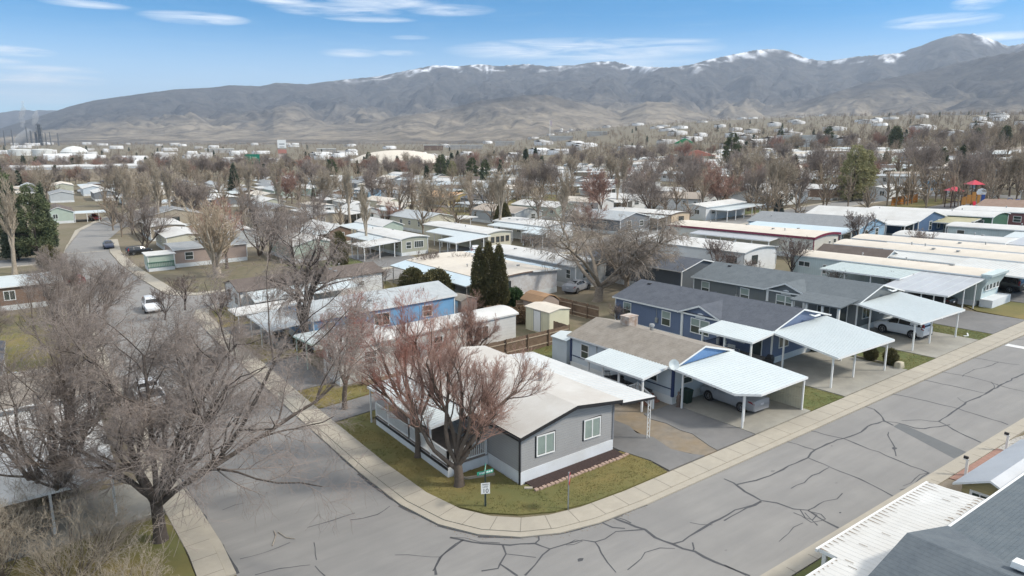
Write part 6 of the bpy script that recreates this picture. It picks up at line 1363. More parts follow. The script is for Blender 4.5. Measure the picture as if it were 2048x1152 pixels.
# --- yard trees among the further homes, one by one, then the belt of far trees
far_protos = [bare('far', 10.5, 1.8, (6, .55, 5.2), [(8, .6, .58, .13, .4, 3), (8, .65, .6, .18, .3, 2), (7, .7, .65, .2, .2, 2)], m_bark, m, r0=.2, twr=.030) for m in (m_tgrey, m_ttan, m_tred2, m_tgrey)]
rg = random.Random(21); ntree = 0; tries = 0
names_ = ['grey-brown', 'tan', 'reddish', 'grey-brown']
while ntree < 285 and tries < 9000:
    tries += 1
    y = rg.uniform(95, 560) ** 1.0; x = y * rg.uniform(-.78, .78); s, t = cam_to_st(x, y)
    if y < 150 and x > -25: continue
    if y < 170 and rg.random() < .3: continue
    if not free(s - .9, s + .9, t - .9, t + .9) or any((s - a) ** 2 + (t - b) ** 2 < 26 for a, b in USEDT[-400:]): continue
    if 92 < t < 103 or (8 < s < 19 and t < 240) or 159 < t < 168: continue
    k = rg.randrange(4); side = 'left' if x / y < -.25 else ('centre' if x / y < .25 else 'right'); dd = 'nearer' if y < 160 else 'middle' if y < 300 else 'further'
    pr = far_protos[k] if y > 170 else (t_med, t_med, t_med2, t_elm2)[k]
    g = '%s yard trees, %s of the picture' % (dd, side); sc = rg.uniform(.8, 1.4) * (1.0 if pr is not t_elm2 else .68)
    if rg.random() < .08 and y > 260: pr = rg.choice((e_far, e_farf)); lab = 'dark evergreen among the %s yard trees, %s of the picture' % (dd, side); nm = 'conifer'
    else: lab = 'leafless %s tree among the %s yard trees, %s of the picture' % (names_[k], dd, side); nm = 'leafless_tree'
    plant(lab, s, t, pr, name=nm, group=g, rz=rg.uniform(0, 6.3), sc=sc); ntree += 1
# ================================================================ street furniture and landmarks
m_gpost = mat('dark_green_post', (.02, .035, .03), rough=.6); m_stgreen = mat('street_sign_green', (.02, .30, .20), (.03, .26, .18), rough=.5); m_galv = mat('galvanised_steel', (.35, .36, .36), rough=.5, metal=.4); m_ink = mat('black_lettering', (.01, .01, .01)); m_lett = mat('white_lettering', (.8, .8, .8))
def text(s, size, m, parent, loc, rot, name='lettering'):
    c = bpy.data.curves.new(name, 'FONT'); c.body = s; c.size = size; c.align_x = 'CENTER'; c.align_y = 'CENTER'; c.extrude = .001
    o = bpy.data.objects.new(name, c); COL.objects.link(o); dg = bpy.context.evaluated_depsgraph_get(); me = bpy.data.meshes.new_from_object(o.evaluated_get(dg)); bpy.data.objects.remove(o)
    me.materials.clear(); me.materials.append(m); o = bpy.data.objects.new(name, me); COL.objects.link(o); o.parent = parent; o.location = loc; o.rotation_euler = rot; return o
def sign_post():
    s, t = 18.15, 28.9; r = empty('sign_post', s, t, label='dark green post with white speed limit 10 sign and green street name blades', cat='street sign', rz=math.radians(-24))
    def pt(nm, b, m, par=None): o = b.build(nm, m, warp=False); o.parent = par or r; return o
    b = MB(); b.box(-.04, .04, -.04, .04, -.2, 2.12); pt('pole', b, m_gpost)
    b = MB(); b.box(-.05, .05, .0, .06, -.1, 1.0); pt('pole_sleeve', b, m_galv)
    b = MB(); b.box(-.24, .24, -.065, -.05, .80, 1.42); p = pt('speed_sign', b, m_trimw)
    X = math.radians(90)
    text('SPEED', .125, m_ink, p, (0, -.068, 1.33), (X, 0, 0)); text('LIMIT', .125, m_ink, p, (0, -.068, 1.19), (X, 0, 0)); text('10', .34, m_ink, p, (0, -.068, .96), (X, 0, 0))
    for nm, a, z, L in (('street_name_blade', 18, 2.0, .95), ('street_name_blade', 78, 2.2, .9)):
        b = MB(); b.box(-L / 2, L / 2, -.012, .012, -.10, .10); o = pt(nm, b, m_stgreen); o.location = (0, 0, z); o.rotation_euler = (0, 0, math.radians(a))
        bb = MB(); 
        for sg in (-1, 1):
            for k in range(7): x = -L * .36 + k * L * .12; bb.box(x, x + L * .075, sg * .013 - .002, sg * .013 + .002, -.045, .05)
        q = bb.build('lettering', m_lett, warp=False); q.parent = o
sign_post()
def stop_sign():
    r = empty('stop_sign', 21.4, 25.95, label='octagonal sign on a thin pole at the lawn edge, seen almost edge-on', cat='road sign', rz=math.radians(44))
    b = MB(); b.box(-.03, .03, -.03, .03, -.2, 2.1); o = b.build('pole', m_galv, warp=False); o.parent = r
    b = MB(); n = 8; pts = [(.36 * math.cos(math.pi * (k + .5) / 4), .36 * math.sin(math.pi * (k + .5) / 4)) for k in range(8)]
    i = len(b.V); b.V += [(x, -.05, 1.75 + z) for x, z in pts] + [(x, -.035, 1.75 + z) for x, z in pts]; b.F += [tuple(range(8)), tuple(range(8, 16))[::-1]] + [(k, 8 + k, 8 + (k + 1) % 8, (k + 1) % 8) for k in range(8)]; b.M += [1] + [0] * 9
    o = b.build('sign_plate', [m_galv, mat('stop_red', (.35, .01, .015))], warp=False); o.parent = r
    text('STOP', .24, m_lett, o, (0, -.052, 1.75), (math.radians(90), 0, 0))
stop_sign()
def mailbox(label, s, t):
    r = empty('mailbox_post', s, t, label=label, cat='mailbox'); b = MB(); b.box(-.06, .06, -.06, .06, -.1, 1.0); b.box(-.09, .09, -.09, .09, -.1, .08); b.box(-.05, .05, -.06, .2, .95, 1.02); o = b.build('post', m_trimw, warp=False); o.parent = r
    b = MB(); pr = [(-.09, 1.02), (.09, 1.02), (.09, 1.16), (.06, 1.21), (0, 1.23), (-.06, 1.21), (-.09, 1.16)]; b.prism([(x * .7, 1.02 + (z - 1.02) * .7) for x, z in pr], 't', -.02, .2); o = b.build('mailbox', m_black, warp=False); o.parent = r
mailbox('white mailbox post by the brick path, nearer one', 40.3, 15.05); mailbox('white mailbox post by the brick path, further one', 45.2, 15.0)
struct('brick_path', [(39.3, 15.42), (45.1, 15.42), (45.1, 14.1), (39.6, 13.8)], .09, mat('red_brick_paving', (.34, .20, .155), (.27, .155, .12), scale=4, stripe=(0, .38, .45, 0), coord='World', rough=.95))
struct('gravel', [(39.5, 13.75), (45.15, 14.05), (45.15, 15.42), (47.5, 15.42), (52, 14.2), (52, 12.4), (39.0, 12.3)], .065, mat('white_pebbles', (.48, .46, .42), (.22, .20, .17), scale=7, rough=.95, bump=.04, bscale=9, coord='World'))
struct('dirt_patch', [(33.2, 15.42), (39.25, 15.42), (39.5, 13.75), (39.0, 12.4), (33.2, 12.4)], .06, m_dirt)
struct('grass', [(15, 15.42), (33.0, 15.42), (33.0, 11.5), (15, 11.5)], .06, m_lawn2)
b = MB(); b.tube((47.4, 13.2, 0), (47.4, 13.2, 1.9), .02, n=6); b.tube((47.0, 13.2, 0), (47.0, 13.2, .02), .02)
tag(b.build('garden_stake', m_black), 'thin black stake standing in the white pebbles at the right', 'stake')
bb = MB(); rg = random.Random(3)
def rock(label, s, t, w, d, h, m, seed):
    rr = random.Random(seed); b = MB(); J = lambda: rr.uniform(-.05, .05)
    p = [(s + x * w / 2 * (1 if z == 0 else .86) + J(), t + y * d / 2 * (1 if z == 0 else .86) + J(), z * h + (J() if z else -.05)) for z in (0, 1) for x, y in ((-1, -1), (1, -1), (1, 1), (-1, 1))]
    b.hexa(p); return tag(b.build('boulder', m, bevel=.09, smooth=True), label, 'boulder')
rock('cream square boulder at the driveway corner beside the clipped evergreens', 55.35, 26.35, .75, .55, .55, mat('cream_stone', (.50, .45, .33), (.36, .32, .24), scale=3, bump=.02), 1)
b = MB(); b.box(18.55, 18.65, 0, 0.1, 0, .02) if False else None
b = MB(); b.bar((55.55, 33.2, .1), (55.55, 26.8, .1), .12, .1); tag(b.build('bed_border', mat('pale_timber', (.40, .34, .26))), 'pale edging strip along the lawn with the clipped evergreens', 'border')
b = MB(); b.bar((20.9, 29.2, .06), (21.25, 28.9, .06), .22, .08); tag(b.build('splash_block', m_conc), 'small pale splash block at the foot of the black downpipe', 'splash block')
def pole(label, s, t, h=10.5, arm=True, cat='utility pole', name='utility_pole', m=None):
    r = empty(name, s, t, label=label, cat=cat, rz=.6); b = MB(); b.tube((0, 0, -.3), (0, 0, h), .16, .10, n=8); o = b.build('pole', m or m_barkd, warp=False); o.parent = r
    if arm: b = MB(); b.box(-1.1, 1.1, -.06, .06, h - .9, h - .78); b.box(-.8, .8, -.05, .05, h - 1.7, h - 1.6); [b.tube((x, 0, h - .78), (x, 0, h - .6), .05, n=6) for x in (-1, -.5, .5, 1)]; o = b.build('crossarm', m_bark, warp=False); o.parent = r
    return r
pts = []
for i, (u, v) in enumerate(((1240, 318), (1420, 322), (1610, 328), (1085, 312))):
    s, t = P(u, v); pole(['wooden utility pole in the far rows, middle one of the line', 'wooden utility pole left of the very large pine', 'wooden utility pole in the tree belt on the right', 'leftmost wooden utility pole of the far line'][i], s, t, 12); pts.append((u, s, t))
pts.sort(); wb = MB()
for (_, a0, a1), (_, b0, b1) in zip(pts, pts[1:]):
    for o_ in (-1, .5, 1):
        prev = None
        for k in range(13):
            f = k / 12; q = (a0 + (b0 - a0) * f + o_, a1 + (b1 - a1) * f, 11.2 - 4 * f * (1 - f) * 1.6)
            if prev: wb.bar(prev, q, .05)
            prev = q
tag(wb.build('power_line', m_vent), 'power lines strung between the wooden poles over the far rows', 'power lines')
s_, t_ = P(1985, 395); r = pole('grey lamp post without lamp on the right of the playground', s_, t_, 7, False, 'pole', 'metal_pole', m_galv)
# playground
def playground():
    m_pr = mat('red_plastic', (.55, .02, .05), rough=.4); m_or = mat('orange_plastic', (.55, .25, .05), rough=.4); m_bl = mat('blue_plastic', (.03, .08, .30), rough=.4)
    s0, t0 = 172.5, 72.5; r = empty('play_tower', s0, t0, label='playground tower with two red pyramid roofs, orange panels and brown posts', cat='playground tower', rz=-YAW)
    def pt(nm, b, m): o = b.build(nm, m, warp=False); o.parent = r
    for (x, z, w) in ((-2.3, 3.6, 2.2), (2.0, 5.0, 2.2)):
        for dx in (-1, 1):
            for dy in (-1, 1): b = MB(); b.box(x + dx * w / 2 - .08, x + dx * w / 2 + .08, dy * w / 2 - .08, dy * w / 2 + .08, -.2, z); pt('post', b, m_brnt)
        b = MB(); e = w / 2 + .45; b.V += [(x - e, -e, z), (x + e, -e, z), (x + e, e, z), (x - e, e, z), (x, 0, z + 1.0)]; b.F += [(0, 1, 4), (1, 2, 4), (2, 3, 4), (3, 0, 4), (3, 2, 1, 0)]; b.M += [0] * 5; pt('tower_roof', b, m_pr)
        b = MB(); b.box(x - w / 2, x + w / 2, -w / 2, w / 2, z - 2.4, z - 2.25); pt('platform', b, m_brnt)
    for x0, x1, z0, z1 in ((-1.2, -.2, .6, 2.4), (-.1, .9, .8, 2.8), (1.0, 1.9, .6, 3.4), (2.2, 3.0, .8, 3.2)): b = MB(); b.box(x0, x1, -1.25, -1.17, z0, z1); pt('panel', b, m_or)
    b = MB(); b.box(3.4, 4.2, -.8, .4, 1.4, 3.4); pt('tube_slide', b, m_bl); b = MB(); b.bar((1.6, -1.2, 1.3), (.8, -3.0, .3), .6, .12); pt('slide', b, m_pr)
    s, t = P(1958, 420); r2 = empty('basketball_hoop', s, t, label='white fan-shaped basketball backboard on a grey pole beside the play tower', cat='basketball hoop', rz=-YAW)
    b = MB(); b.tube((0, 0, 0), (0, 0, 3.6), .08, n=8); o = b.build('pole', m_galv, warp=False); o.parent = r2
    b = MB(); pts_ = [(-.9, 0), (.9, 0), (1.1, .5), (.8, 1.1), (0, 1.35), (-.8, 1.1), (-1.1, .5)]; b.V += [(x, -.1, 3.3 + z) for x, z in pts_] + [(x, -.04, 3.3 + z) for x, z in pts_]; b.F += [tuple(range(7)), tuple(range(7, 14))[::-1]] + [(k, 7 + k, 7 + (k + 1) % 7, (k + 1) % 7) for k in range(7)]; b.M += [0] * 9; o = b.build('backboard', m_trimw, warp=False); o.parent = r2
    b = MB(); 
    for k in range(12): a, a2 = k * math.pi / 6, (k + 1) * math.pi / 6; b.bar((.22 * math.cos(a), -.4 + .22 * math.sin(a), 3.5), (.22 * math.cos(a2), -.4 + .22 * math.sin(a2), 3.5), .03)
    o = b.build('hoop_ring', m_or, warp=False); o.parent = r2
    s, t = P(2018, 414); r3 = empty('climbing_frame', s, t, label='low play climber with blue arch, red and blue tubes and orange beam', cat='climbing frame', rz=-YAW)
    b = MB()
    for k in range(10): a, a2 = k * math.pi / 10, (k + 1) * math.pi / 10; b.bar((1.2 * math.cos(a), 0, 1.9 * math.sin(a)), (1.2 * math.cos(a2), 0, 1.9 * math.sin(a2)), .1)
    o = b.build('arch', m_bl, warp=False); o.parent = r3
    b = MB(); b.tube((-2.6, 0, 1.5), (-.6, 0, 1.2), .28, n=8); o = b.build('tube', m_pr, warp=False); o.parent = r3
    b = MB(); b.tube((-2.4, -.4, .8), (0, -.4, .8), .26, n=8); b.tube((.2, 0, 1.2), (2.0, 0, 1.5), .26, n=8); o = b.build('tube', m_bl, warp=False); o.parent = r3
    b = MB(); b.tube((.8, -.8, .7), (2.9, -.8, .8), .26, n=8); o = b.build('beam', m_or, warp=False); o.parent = r3
    s, t = P(1993, 428); r4 = empty('play_roof', s, t, label='small red domed play roof below the climber', cat='play shelter'); b = MB(); b.lathe((0, 0, 0), [(1.5, 1.7), (1.2, 2.2), (.5, 2.6), (.05, 2.7)], n=10); o = b.build('roof', m_pr, warp=False); o.parent = r4
    b = MB(); [b.box(x - .06, x + .06, y - .06, y + .06, -.1, 1.8) for x in (-.8, .8) for y in (-.8, .8)]; o = b.build('posts', m_brnt, warp=False); o.parent = r4
playground()
s0, t0 = 168.2, 85.9; fence('bright orange board fence sloping down beside the street corner', [(168.2, 86.2), (178.4, 85.2)], 2.0, mat('orange_fence_paint', (.55, .22, .04), (.45, .18, .035), stripe=(0, .14, .4, 0)))
# far landmarks; each stands where its foot meets the valley floor
def far_pt(u, r):
    a = math.atan((u - 1024) / F_PX * 1.0); return cam_to_st(r * math.sin(a), r * math.cos(a))
def facing(u): return -YAW - math.atan((u - 1024) / F_PX)
def landmark(name, label, cat, u, r, parts, z=None, rz=None):
    s, t = far_pt(u, r); e = empty(name, s, t, z, label=label, cat=cat, rz=facing(u) if rz is None else rz)
    for nm, b, m in parts: o = b.build(nm, m, warp=False); o.parent = e
    return e
def bx(*a): b = MB(); b.box(*a); return b
def warehouse():
    m_w = mat('warehouse_tan', (.40, .34, .27), (.35, .30, .24), scale=.1); w = bx(-42, 42, 0, 40, -1, 7.2); rf = bx(-42.5, 42.5, -.5, 40.5, 7.2, 8.0); st = bx(-42.2, 42.2, -.2, 0, 6.4, 7.2); g = MB(); cn = MB(); cn.box(-34, -4, -4, -.2, 3.3, 4.0)
    for k in range(5): g.box(-20 + k * 3.4, -17.4 + k * 3.4, -.15, 0.02, .2, 3.0)
    landmark('warehouse', 'long low tan warehouse with white roof edge and a row of loading doors', 'warehouse', 125, 470, [('wall', w, m_w), ('roof', rf, m_roofw), ('roof_band', st, m_trimw), ('canopy', cn, m_brn), ('loading_door', g, m_glass)])
warehouse()
def dome_hall():
    d = MB(); prof = [(34, 0), (34, 3), (31, 6), (25, 9.5), (17, 12), (8, 13.4), (.5, 13.8)]; d.lathe((0, 0, 0), prof, n=36, sx=1.25, sy=.8); w = MB(); w.box(-40, 40, -22, 22, -1, 3.0)
    for k in range(7): pass
    landmark('domed_hall', 'wide white domed roof hall behind the middle rows', 'hall', 800, 640, [('dome', d, m_roofc), ('wall', w, m_brn)])
dome_hall()
m_wt = mat('tank_white', (.68, .68, .65), (.60, .60, .57), scale=.05)
def tank(label, u, r, rad, h, dome):
    b = MB(); b.lathe((0, 0, 0), [(rad, -1), (rad, h), (rad * .8, h + dome * .45), (rad * .45, h + dome * .85), (.3, h + dome)], n=32); landmark('storage_tank', label, 'storage tank', u, r, [('shell', b, m_wt)])
tank('large white domed storage tank on the left horizon', 165, 1150, 17, 6, 8); tank('white flat storage tank left of the domed one', 102, 1200, 13, 9, 1); tank('pale storage tank at the far left horizon', 60, 1250, 16, 8, 1)
def refinery():
    m_st = mat('refinery_steel', (.13, .14, .15), rough=.8); R_ = 2300
    for i, (u, w, h, lb) in enumerate(((101, 5, 58, 'dark latticed refinery tower, the widest'), (47, 1.6, 42, 'slim refinery flare stack left of the steam'), (31, 1.6, 40, 'thin refinery mast at the far left'), (84, 3, 40, 'short refinery column left of the wide tower'), (76, 1.8, 50, 'slim refinery stack under the tall steam plume'), (93, 3, 36, 'squat refinery column beside the wide tower'), (112, 1.5, 34, 'thin refinery stack, first to the right of the tower'), (121, 1.5, 36, 'thin refinery stack, second to the right of the tower'), (136, 1.8, 33, 'dark refinery stack at the right end'))):
        b = MB(); b.tube((0, 0, -2), (0, 0, h), w, w * .7, n=8)
        if i == 0:
            for z in range(6, 56, 8): b.box(-7.5, 7.5, -7.5, 7.5, z, z + 1)
            for x in (-6, 6): b.box(x - .6, x + .6, -6, -5, 0, 50)
        landmark('refinery_tower', lb, 'refinery tower', u, R_, [('column', b, m_st)])
    m_sm = bpy.data.materials.new('steam'); m_sm.use_nodes = True; nt = m_sm.node_tree; nt.nodes.clear(); o = nt.nodes.new('ShaderNodeOutputMaterial'); v = nt.nodes.new('ShaderNodeVolumePrincipled'); v.inputs['Color'].default_value = (1, 1, 1, 1); v.inputs['Density'].default_value = .055; nt.links.new(v.outputs[0], o.inputs['Volume'])
    for u, z0, hh, rr, lb in ((68, 52, 62, 7, 'tall thin plume of steam above the refinery'), (92, 58, 30, 7, 'small curl of steam beside the dark refinery tower'), (58, 4, 34, 13, 'low bank of steam at the foot of the refinery')):
        s, t = far_pt(u, R_ + 30); me = bpy.data.meshes.new('steam_plume'); bm = bmesh.new(); rr_ = random.Random(u)
        for k in range(7):
            f = k / 6; mt = Matrix.Translation((rr_.uniform(-2, 2) + f * 9 * (1 if u != 58 else 2.5), rr_.uniform(-2, 2), f * hh)); g = bmesh.ops.create_icosphere(bm, subdivisions=3, radius=rr * (.5 + .6 * math.sin(.5 + 2.4 * f)), matrix=mt)
        for q in bm.verts: n_ = float(vnoise(np.array([q.co.x * .15 + 50]), np.array([q.co.z * .15 + q.co.y * .1 + 9]), 3)[0]); q.co += q.normal * 0 + Vector((n_ - .5, n_ - .5, (n_ - .5))) * 6
        bm.to_mesh(me); bm.free(); me.materials.append(m_sm)
        rm = bpy.data.objects.new('steam_plume', me); COL.objects.link(rm); rm.location = (s, t, Tf(s, t) + z0); rm.rotation_euler = (0, 0, facing(u)); tag(rm, lb, 'steam', kind='stuff')
        md = rm.modifiers.new('merge', 'REMESH'); md.mode = 'VOXEL'; md.voxel_size = 2.0
refinery()
m_hwy = mat('highway_green', (.0, .20, .12), rough=.5)
def far_signs():
    b = MB(); b.box(-5.2, 5.2, -.15, 0, 5.5, 12.5); g = MB(); [g.box(x - .2, x + .2, 0, .4, -1, 6) for x in (-4, 4)]; ln = MB(); ln.box(-1.4, -.9, -.18, -.16, 9, 11.3); ln.box(-2, 2.8, -.18, -.16, 7.0, 7.7); ln.box(.0, 3.2, -.18, -.16, 9.4, 10.6)
    landmark('highway_sign', 'green highway sign board on the plain at the left', 'highway sign', 513, 560, [('board', b, m_hwy), ('leg', g, m_galv), ('lettering', ln, mat('faded_lettering', (.25, .5, .38)))])
    p = MB(); [p.box(x - .5, x + .5, -.5, .5, -1, 22) for x in (-3.2, 3.2)]; a = bx(-4.2, 4.2, -.8, .8, 15, 23); c = bx(-4.2, 4.2, -.8, .8, 9.5, 13.5); d = bx(-3.6, 3.6, -.8, .8, 2.5, 8.5); st = MB(); st.box(-2.6, 2.6, -.9, -.8, 18.2, 19.4); st.box(-2.4, 2.4, -.9, -.8, 15.6, 16.4)
    landmark('pylon_sign', 'tall shopping pylon sign with white top panel above pinkish panels', 'sign', 573, 760, [('frame', p, m_galv), ('panel', a, m_trimw), ('panel', c, mat('faded_red_panel', (.45, .20, .16))), ('panel', d, mat('pale_pink_panel', (.55, .45, .40))), ('lettering', st, m_vent)])
    b = bx(-9, 9, 0, 14, -2, 5); rf = MB(); rf.prism([(-10, 5), (10, 5), (0, 10)], 't', -1, 15); landmark('green_roofed_building', 'building with bright green roof in the tree belt', 'building', 1362, 700, [('wall', b, m_cream), ('roof', rf, mat('bright_green_roof', (.02, .33, .12), rough=.6))])
    b = bx(-10, 10, 0, 12, -2, 5); rf = MB(); rf.prism([(-11, 5), (11, 5), (0, 8.5)], 't', -1, 13); landmark('red_roofed_house', 'house with salmon red roof in the tree belt', 'house', 1388, 430, [('wall', b, m_cream), ('roof', rf, mat('salmon_roof', (.50, .20, .14), rough=.8))])
    for i, (u, w, h, r, c, lb) in enumerate(((870, 34, 9, 1300, m_brn, 'brown block of the shopping centre on the horizon'), (935, 60, 7, 1350, m_town2, 'long pale shopping centre building on the horizon'), (1010, 40, 8, 1500, m_town2, 'pale building right of the shopping centre'), (660, 30, 6, 1200, m_town2, 'low pale building right of the pylon sign'), (450, 44, 6, 1250, m_town2, 'long low pale building on the left horizon'), (1120, 46, 8, 1400, m_town2, 'white commercial building below the hillside suburb'), (1190, 40, 8, 1450, m_town2, 'white commercial building right of its neighbour'), (1600, 44, 8, 620, m_roofw, 'pale flat building among the conifers on the right'))):
        bb_ = bx(-w / 2, w / 2, 0, 30, -3, h); rr_ = bx(-w / 2 - .5, w / 2 + .5, -.5, 30.5, h, h + 1.2); landmark('commercial_building', lb, 'building', u, r, [('wall', bb_, c), ('roof', rr_, m_roofw)])
m_town2 = mat('commercial_walls', (.50, .47, .43), (.36, .33, .30), scale=.08)
far_signs()

for lb, pts_ in (('pale fallen branch lying on the asphalt near the left kerb', [(545, 1092), (552, 1072), (548, 1062)]), ('second pale fallen branch right of the first on the asphalt', [(556, 1065), (572, 1076), (590, 1079)])):
    b = MB(); q = [P(*p) for p in pts_]
    for a_, c_ in zip(q, q[1:]): b.tube((a_[0], a_[1], .03), (c_[0], c_[1], .04), .022, .015, n=6)
    tag(b.build('fallen_branch', m_barkp), lb, 'branch')
struct('driveway_slab', [(45.2, 15.42), (47.4, 15.42), (47.0, 14.6), (45.2, 14.3)], .08, m_conc) if False else None
NR = np.random.default_rng(99)
# ================================================================ the far tree belt, benches, mountains, haze
def low_crowns(name, pts, mats, kinds, cols=2, nseg=26, rad=3.2, hgt=8.5):
    """many small leafless crowns as one mass: fans of thin rods around each stem"""
    pts = np.array(pts); n = len(pts); k = nseg
    z0 = T(pts[:, 0], pts[:, 1]); hh = hgt * NR.uniform(.65, 1.3, n); rr = rad * NR.uniform(.7, 1.3, n)
    a = NR.uniform(0, 2 * np.pi, (n, k)); e = NR.uniform(.15, 1.45, (n, k)); L = NR.uniform(.55, 1, (n, k))
    base = np.stack([np.repeat(pts[:, None, 0], k, 1), np.repeat(pts[:, None, 1], k, 1), z0[:, None] + hh[:, None] * NR.uniform(.12, .5, (n, k))], -1)
    d = np.stack([np.cos(a) * np.cos(e) * rr[:, None], np.sin(a) * np.cos(e) * rr[:, None], np.sin(e) * hh[:, None] * .62], -1) * L[..., None]
    Pn = np.stack([base, base + d * .55 + NR.normal(0, .25, d.shape), base + d], 2).reshape(-1, 3, 3)
    R = np.tile([.11, .09, .05], (len(Pn), 1)) * NR.uniform(.7, 1.4, (len(Pn), 1))
    p2, d2, l2, r2 = kids(Pn, unit(np.gradient(Pn, axis=1)), R, np.linalg.norm(d.reshape(-1, 3), axis=1), 4, .25, .55, .55, .6)
    Pt, _, Rt = grow(p2, d2, l2, np.full(len(p2), .055), 2, .15, .2, .6)
    st = np.stack([np.stack([pts[:, 0], pts[:, 1], z0 - .3], -1), np.stack([pts[:, 0], pts[:, 1], z0 + hh * .5], -1)], 1)
    V, Q = tubes([(Pn, R, 3), (Pt, Rt, 3), (st, np.full((n, 2), .18), 4)])
    me = np_mesh(name, V, Q, mats); o = bpy.data.objects.new(name, me); COL.objects.link(o); return o
def scatter(n, ylo, yhi, qlo, qhi, dens=lambda q, y: 1):
    out = []
    while len(out) < n:
        y = math.exp(NR.uniform(math.log(ylo), math.log(yhi))); q = NR.uniform(qlo, qhi)
        if NR.uniform() > dens(q, y): continue
        s, t = cam_to_st(q * y, y)
        if y < 560 and not free(s - 1, s + 1, t - 1, t + 1): continue
        if 195 < s < 212 and t < 180: continue
        out.append((s, t))
    return out
mw = mat('distant_leafless_crowns', (.26, .21, .16), (.18, .145, .115), scale=.03, rough=1, c3=(.31, .24, .165), scale3=.012, amt3=.8, coord='World')
tag(low_crowns('woodland', scatter(1150, 150, 600, -.78, .82, lambda q, y: (.45 + .55 * (q > .25)) * min(1, (y / 420) ** 1.2)), mw, 0, nseg=17), kind='stuff')
tag(low_crowns('woodland', scatter(2300, 540, 1700, -.78, .82, lambda q, y: .6 + .4 * (q > .1)), mw, 0, nseg=9, rad=4.6, hgt=9), kind='stuff')
def dark_crowns(name, pts, h=9):
    V, Q, o = [], [], 0
    pts = np.array(pts); n = len(pts); k = 70; z0 = T(pts[:, 0], pts[:, 1]); hh = h * NR.uniform(.6, 1.3, n)
    u = NR.uniform(.08, 1, (n, k)); a = NR.uniform(0, 6.283, (n, k)); r = (1 - u) ** .7 * hh[:, None] * .27 * NR.uniform(.4, 1, (n, k))
    c = np.stack([pts[:, None, 0] + r * np.cos(a), pts[:, None, 1] + r * np.sin(a), z0[:, None] + u * hh[:, None]], -1).reshape(-1, 3)
    x = unit(NR.normal(0, 1, c.shape)) * .7; y = unit(np.cross(x, NR.normal(0, 1, c.shape))) * .55
    V = np.stack([c - x - y, c + x - y, c + x + y, c - x + y], 1).reshape(-1, 3); Q = np.arange(len(V)).reshape(-1, 4)
    o = bpy.data.objects.new(name, np_mesh(name, V, Q, f_drk)); COL.objects.link(o); return o
tag(low_crowns('woodland', scatter(1500, 1650, 2600, -.78, .85), mw, 0, nseg=6, rad=6, hgt=9), kind='stuff')
tag(dark_crowns('evergreen_woodland', scatter(80, 300, 1500, -.75, .8), 9), kind='stuff')
# low buildings strewn through the belt and over the benches
def M_h(s, t):
    """mountain height above the valley, from ridge lines at their own distances"""
    s = np.asarray(s, float); t = np.asarray(t, float); x = s * ct - t * sn; y = np.maximum(s * sn + t * ct, 1); r = np.hypot(x, y); u = 1024 + F_PX * x / (y * math.cos(PITCH)) * 1.0
    z = np.zeros_like(r) - 50.0
    w1 = fbm(x / 900, y / 900, 5, 3); 
    for (R, r0, pw, am, sd_, pts) in LAY:
        pu = np.array([p[0] for p in pts]); pv = np.array([p[1] for p in pts])
        v = np.interp(u, pu, pv); 
        # height of the ridge at distance R for photo row v
        yc = -(v - 576) / F_PX; el = (-math.sin(PITCH) + yc * math.cos(PITCH)) / (math.cos(PITCH) + yc * math.sin(PITCH))
        yR = R * y / r; zp = CAM_H + el * yR
        Rw = R * (1 + .16 * (fbm(u / 170 + 3, u * 0 + sd_, 3, sd_) - .5)); zp = CAM_H + el * yR * (Rw / R)
        f = np.clip((r - r0) / (Rw - r0), 0, 1.0); back = np.clip(1 - (r - Rw) / (Rw * .35), 0, 1)
        az = np.arctan2(x, y)
        rid = fbm(az * R / 420 + w1 * 1.6, r / 1400 + sd_, 6, sd_, True) ** 1.3
        rid2 = fbm(x / 420 + 7, y / 420, 4, sd_ + 5, True)
        prof = f ** pw
        cut = am * (4 * f * (1 - f)) ** .8
        h = zp * (prof * (1 - cut * (rid - .15)) + 0) + zp * .10 * (rid2 - .5) * (4 * f * (1 - f))
        h = np.where(r > Rw, zp * back, h)
        h = np.where(zp < 1, -50, h); h = np.where(f <= 0, -50, h)
        z = np.maximum(z, h)
    return z
LAY = [
    (13000, 9500, .9, .3, 1, [(-200, 232), (0, 226), (40, 219), (80, 220), (120, 219), (160, 236), (240, 262), (300, 300)]),
    (8200, 3600, 1.15, .62, 2, [(-300, 300), (-60, 268), (0, 258), (60, 240), (100, 228), (150, 212), (200, 200), (270, 190), (360, 178), (430, 175), (470, 170), (530, 172), (560, 165), (620, 168), (700, 158), (760, 152), (820, 140), (870, 130), (920, 131), (960, 128), (1000, 131), (1055, 127), (1090, 132), (1140, 130), (1190, 123), (1225, 122), (1260, 131), (1330, 134), (1370, 130), (1410, 118), (1460, 107), (1500, 99), (1530, 97), (1565, 102), (1600, 116), (1640, 122), (1700, 112), (1780, 105), (1820, 90), (1860, 75), (1890, 67), (1920, 66), (1950, 75), (1990, 92), (2048, 80), (2300, 70)]),
    (5600, 3000, 1.25, .6, 7, [(1250, 330), (1380, 262), (1450, 235), (1540, 215), (1640, 190), (1720, 165), (1800, 148), (1870, 132), (1950, 112), (2048, 96), (2300, 80)]),
    (4700, 2700, 1.1, .66, 4, [(330, 320), (480, 268), (560, 258), (650, 250), (730, 246), (800, 232), (880, 222), (960, 200), (1040, 190), (1090, 188), (1140, 200), (1200, 214), (1240, 226), (1290, 202), (1340, 205), (1390, 225), (1450, 240), (1560, 262), (1700, 300)]),
]
m_mtn = bpy.data.materials.new('mountainside')
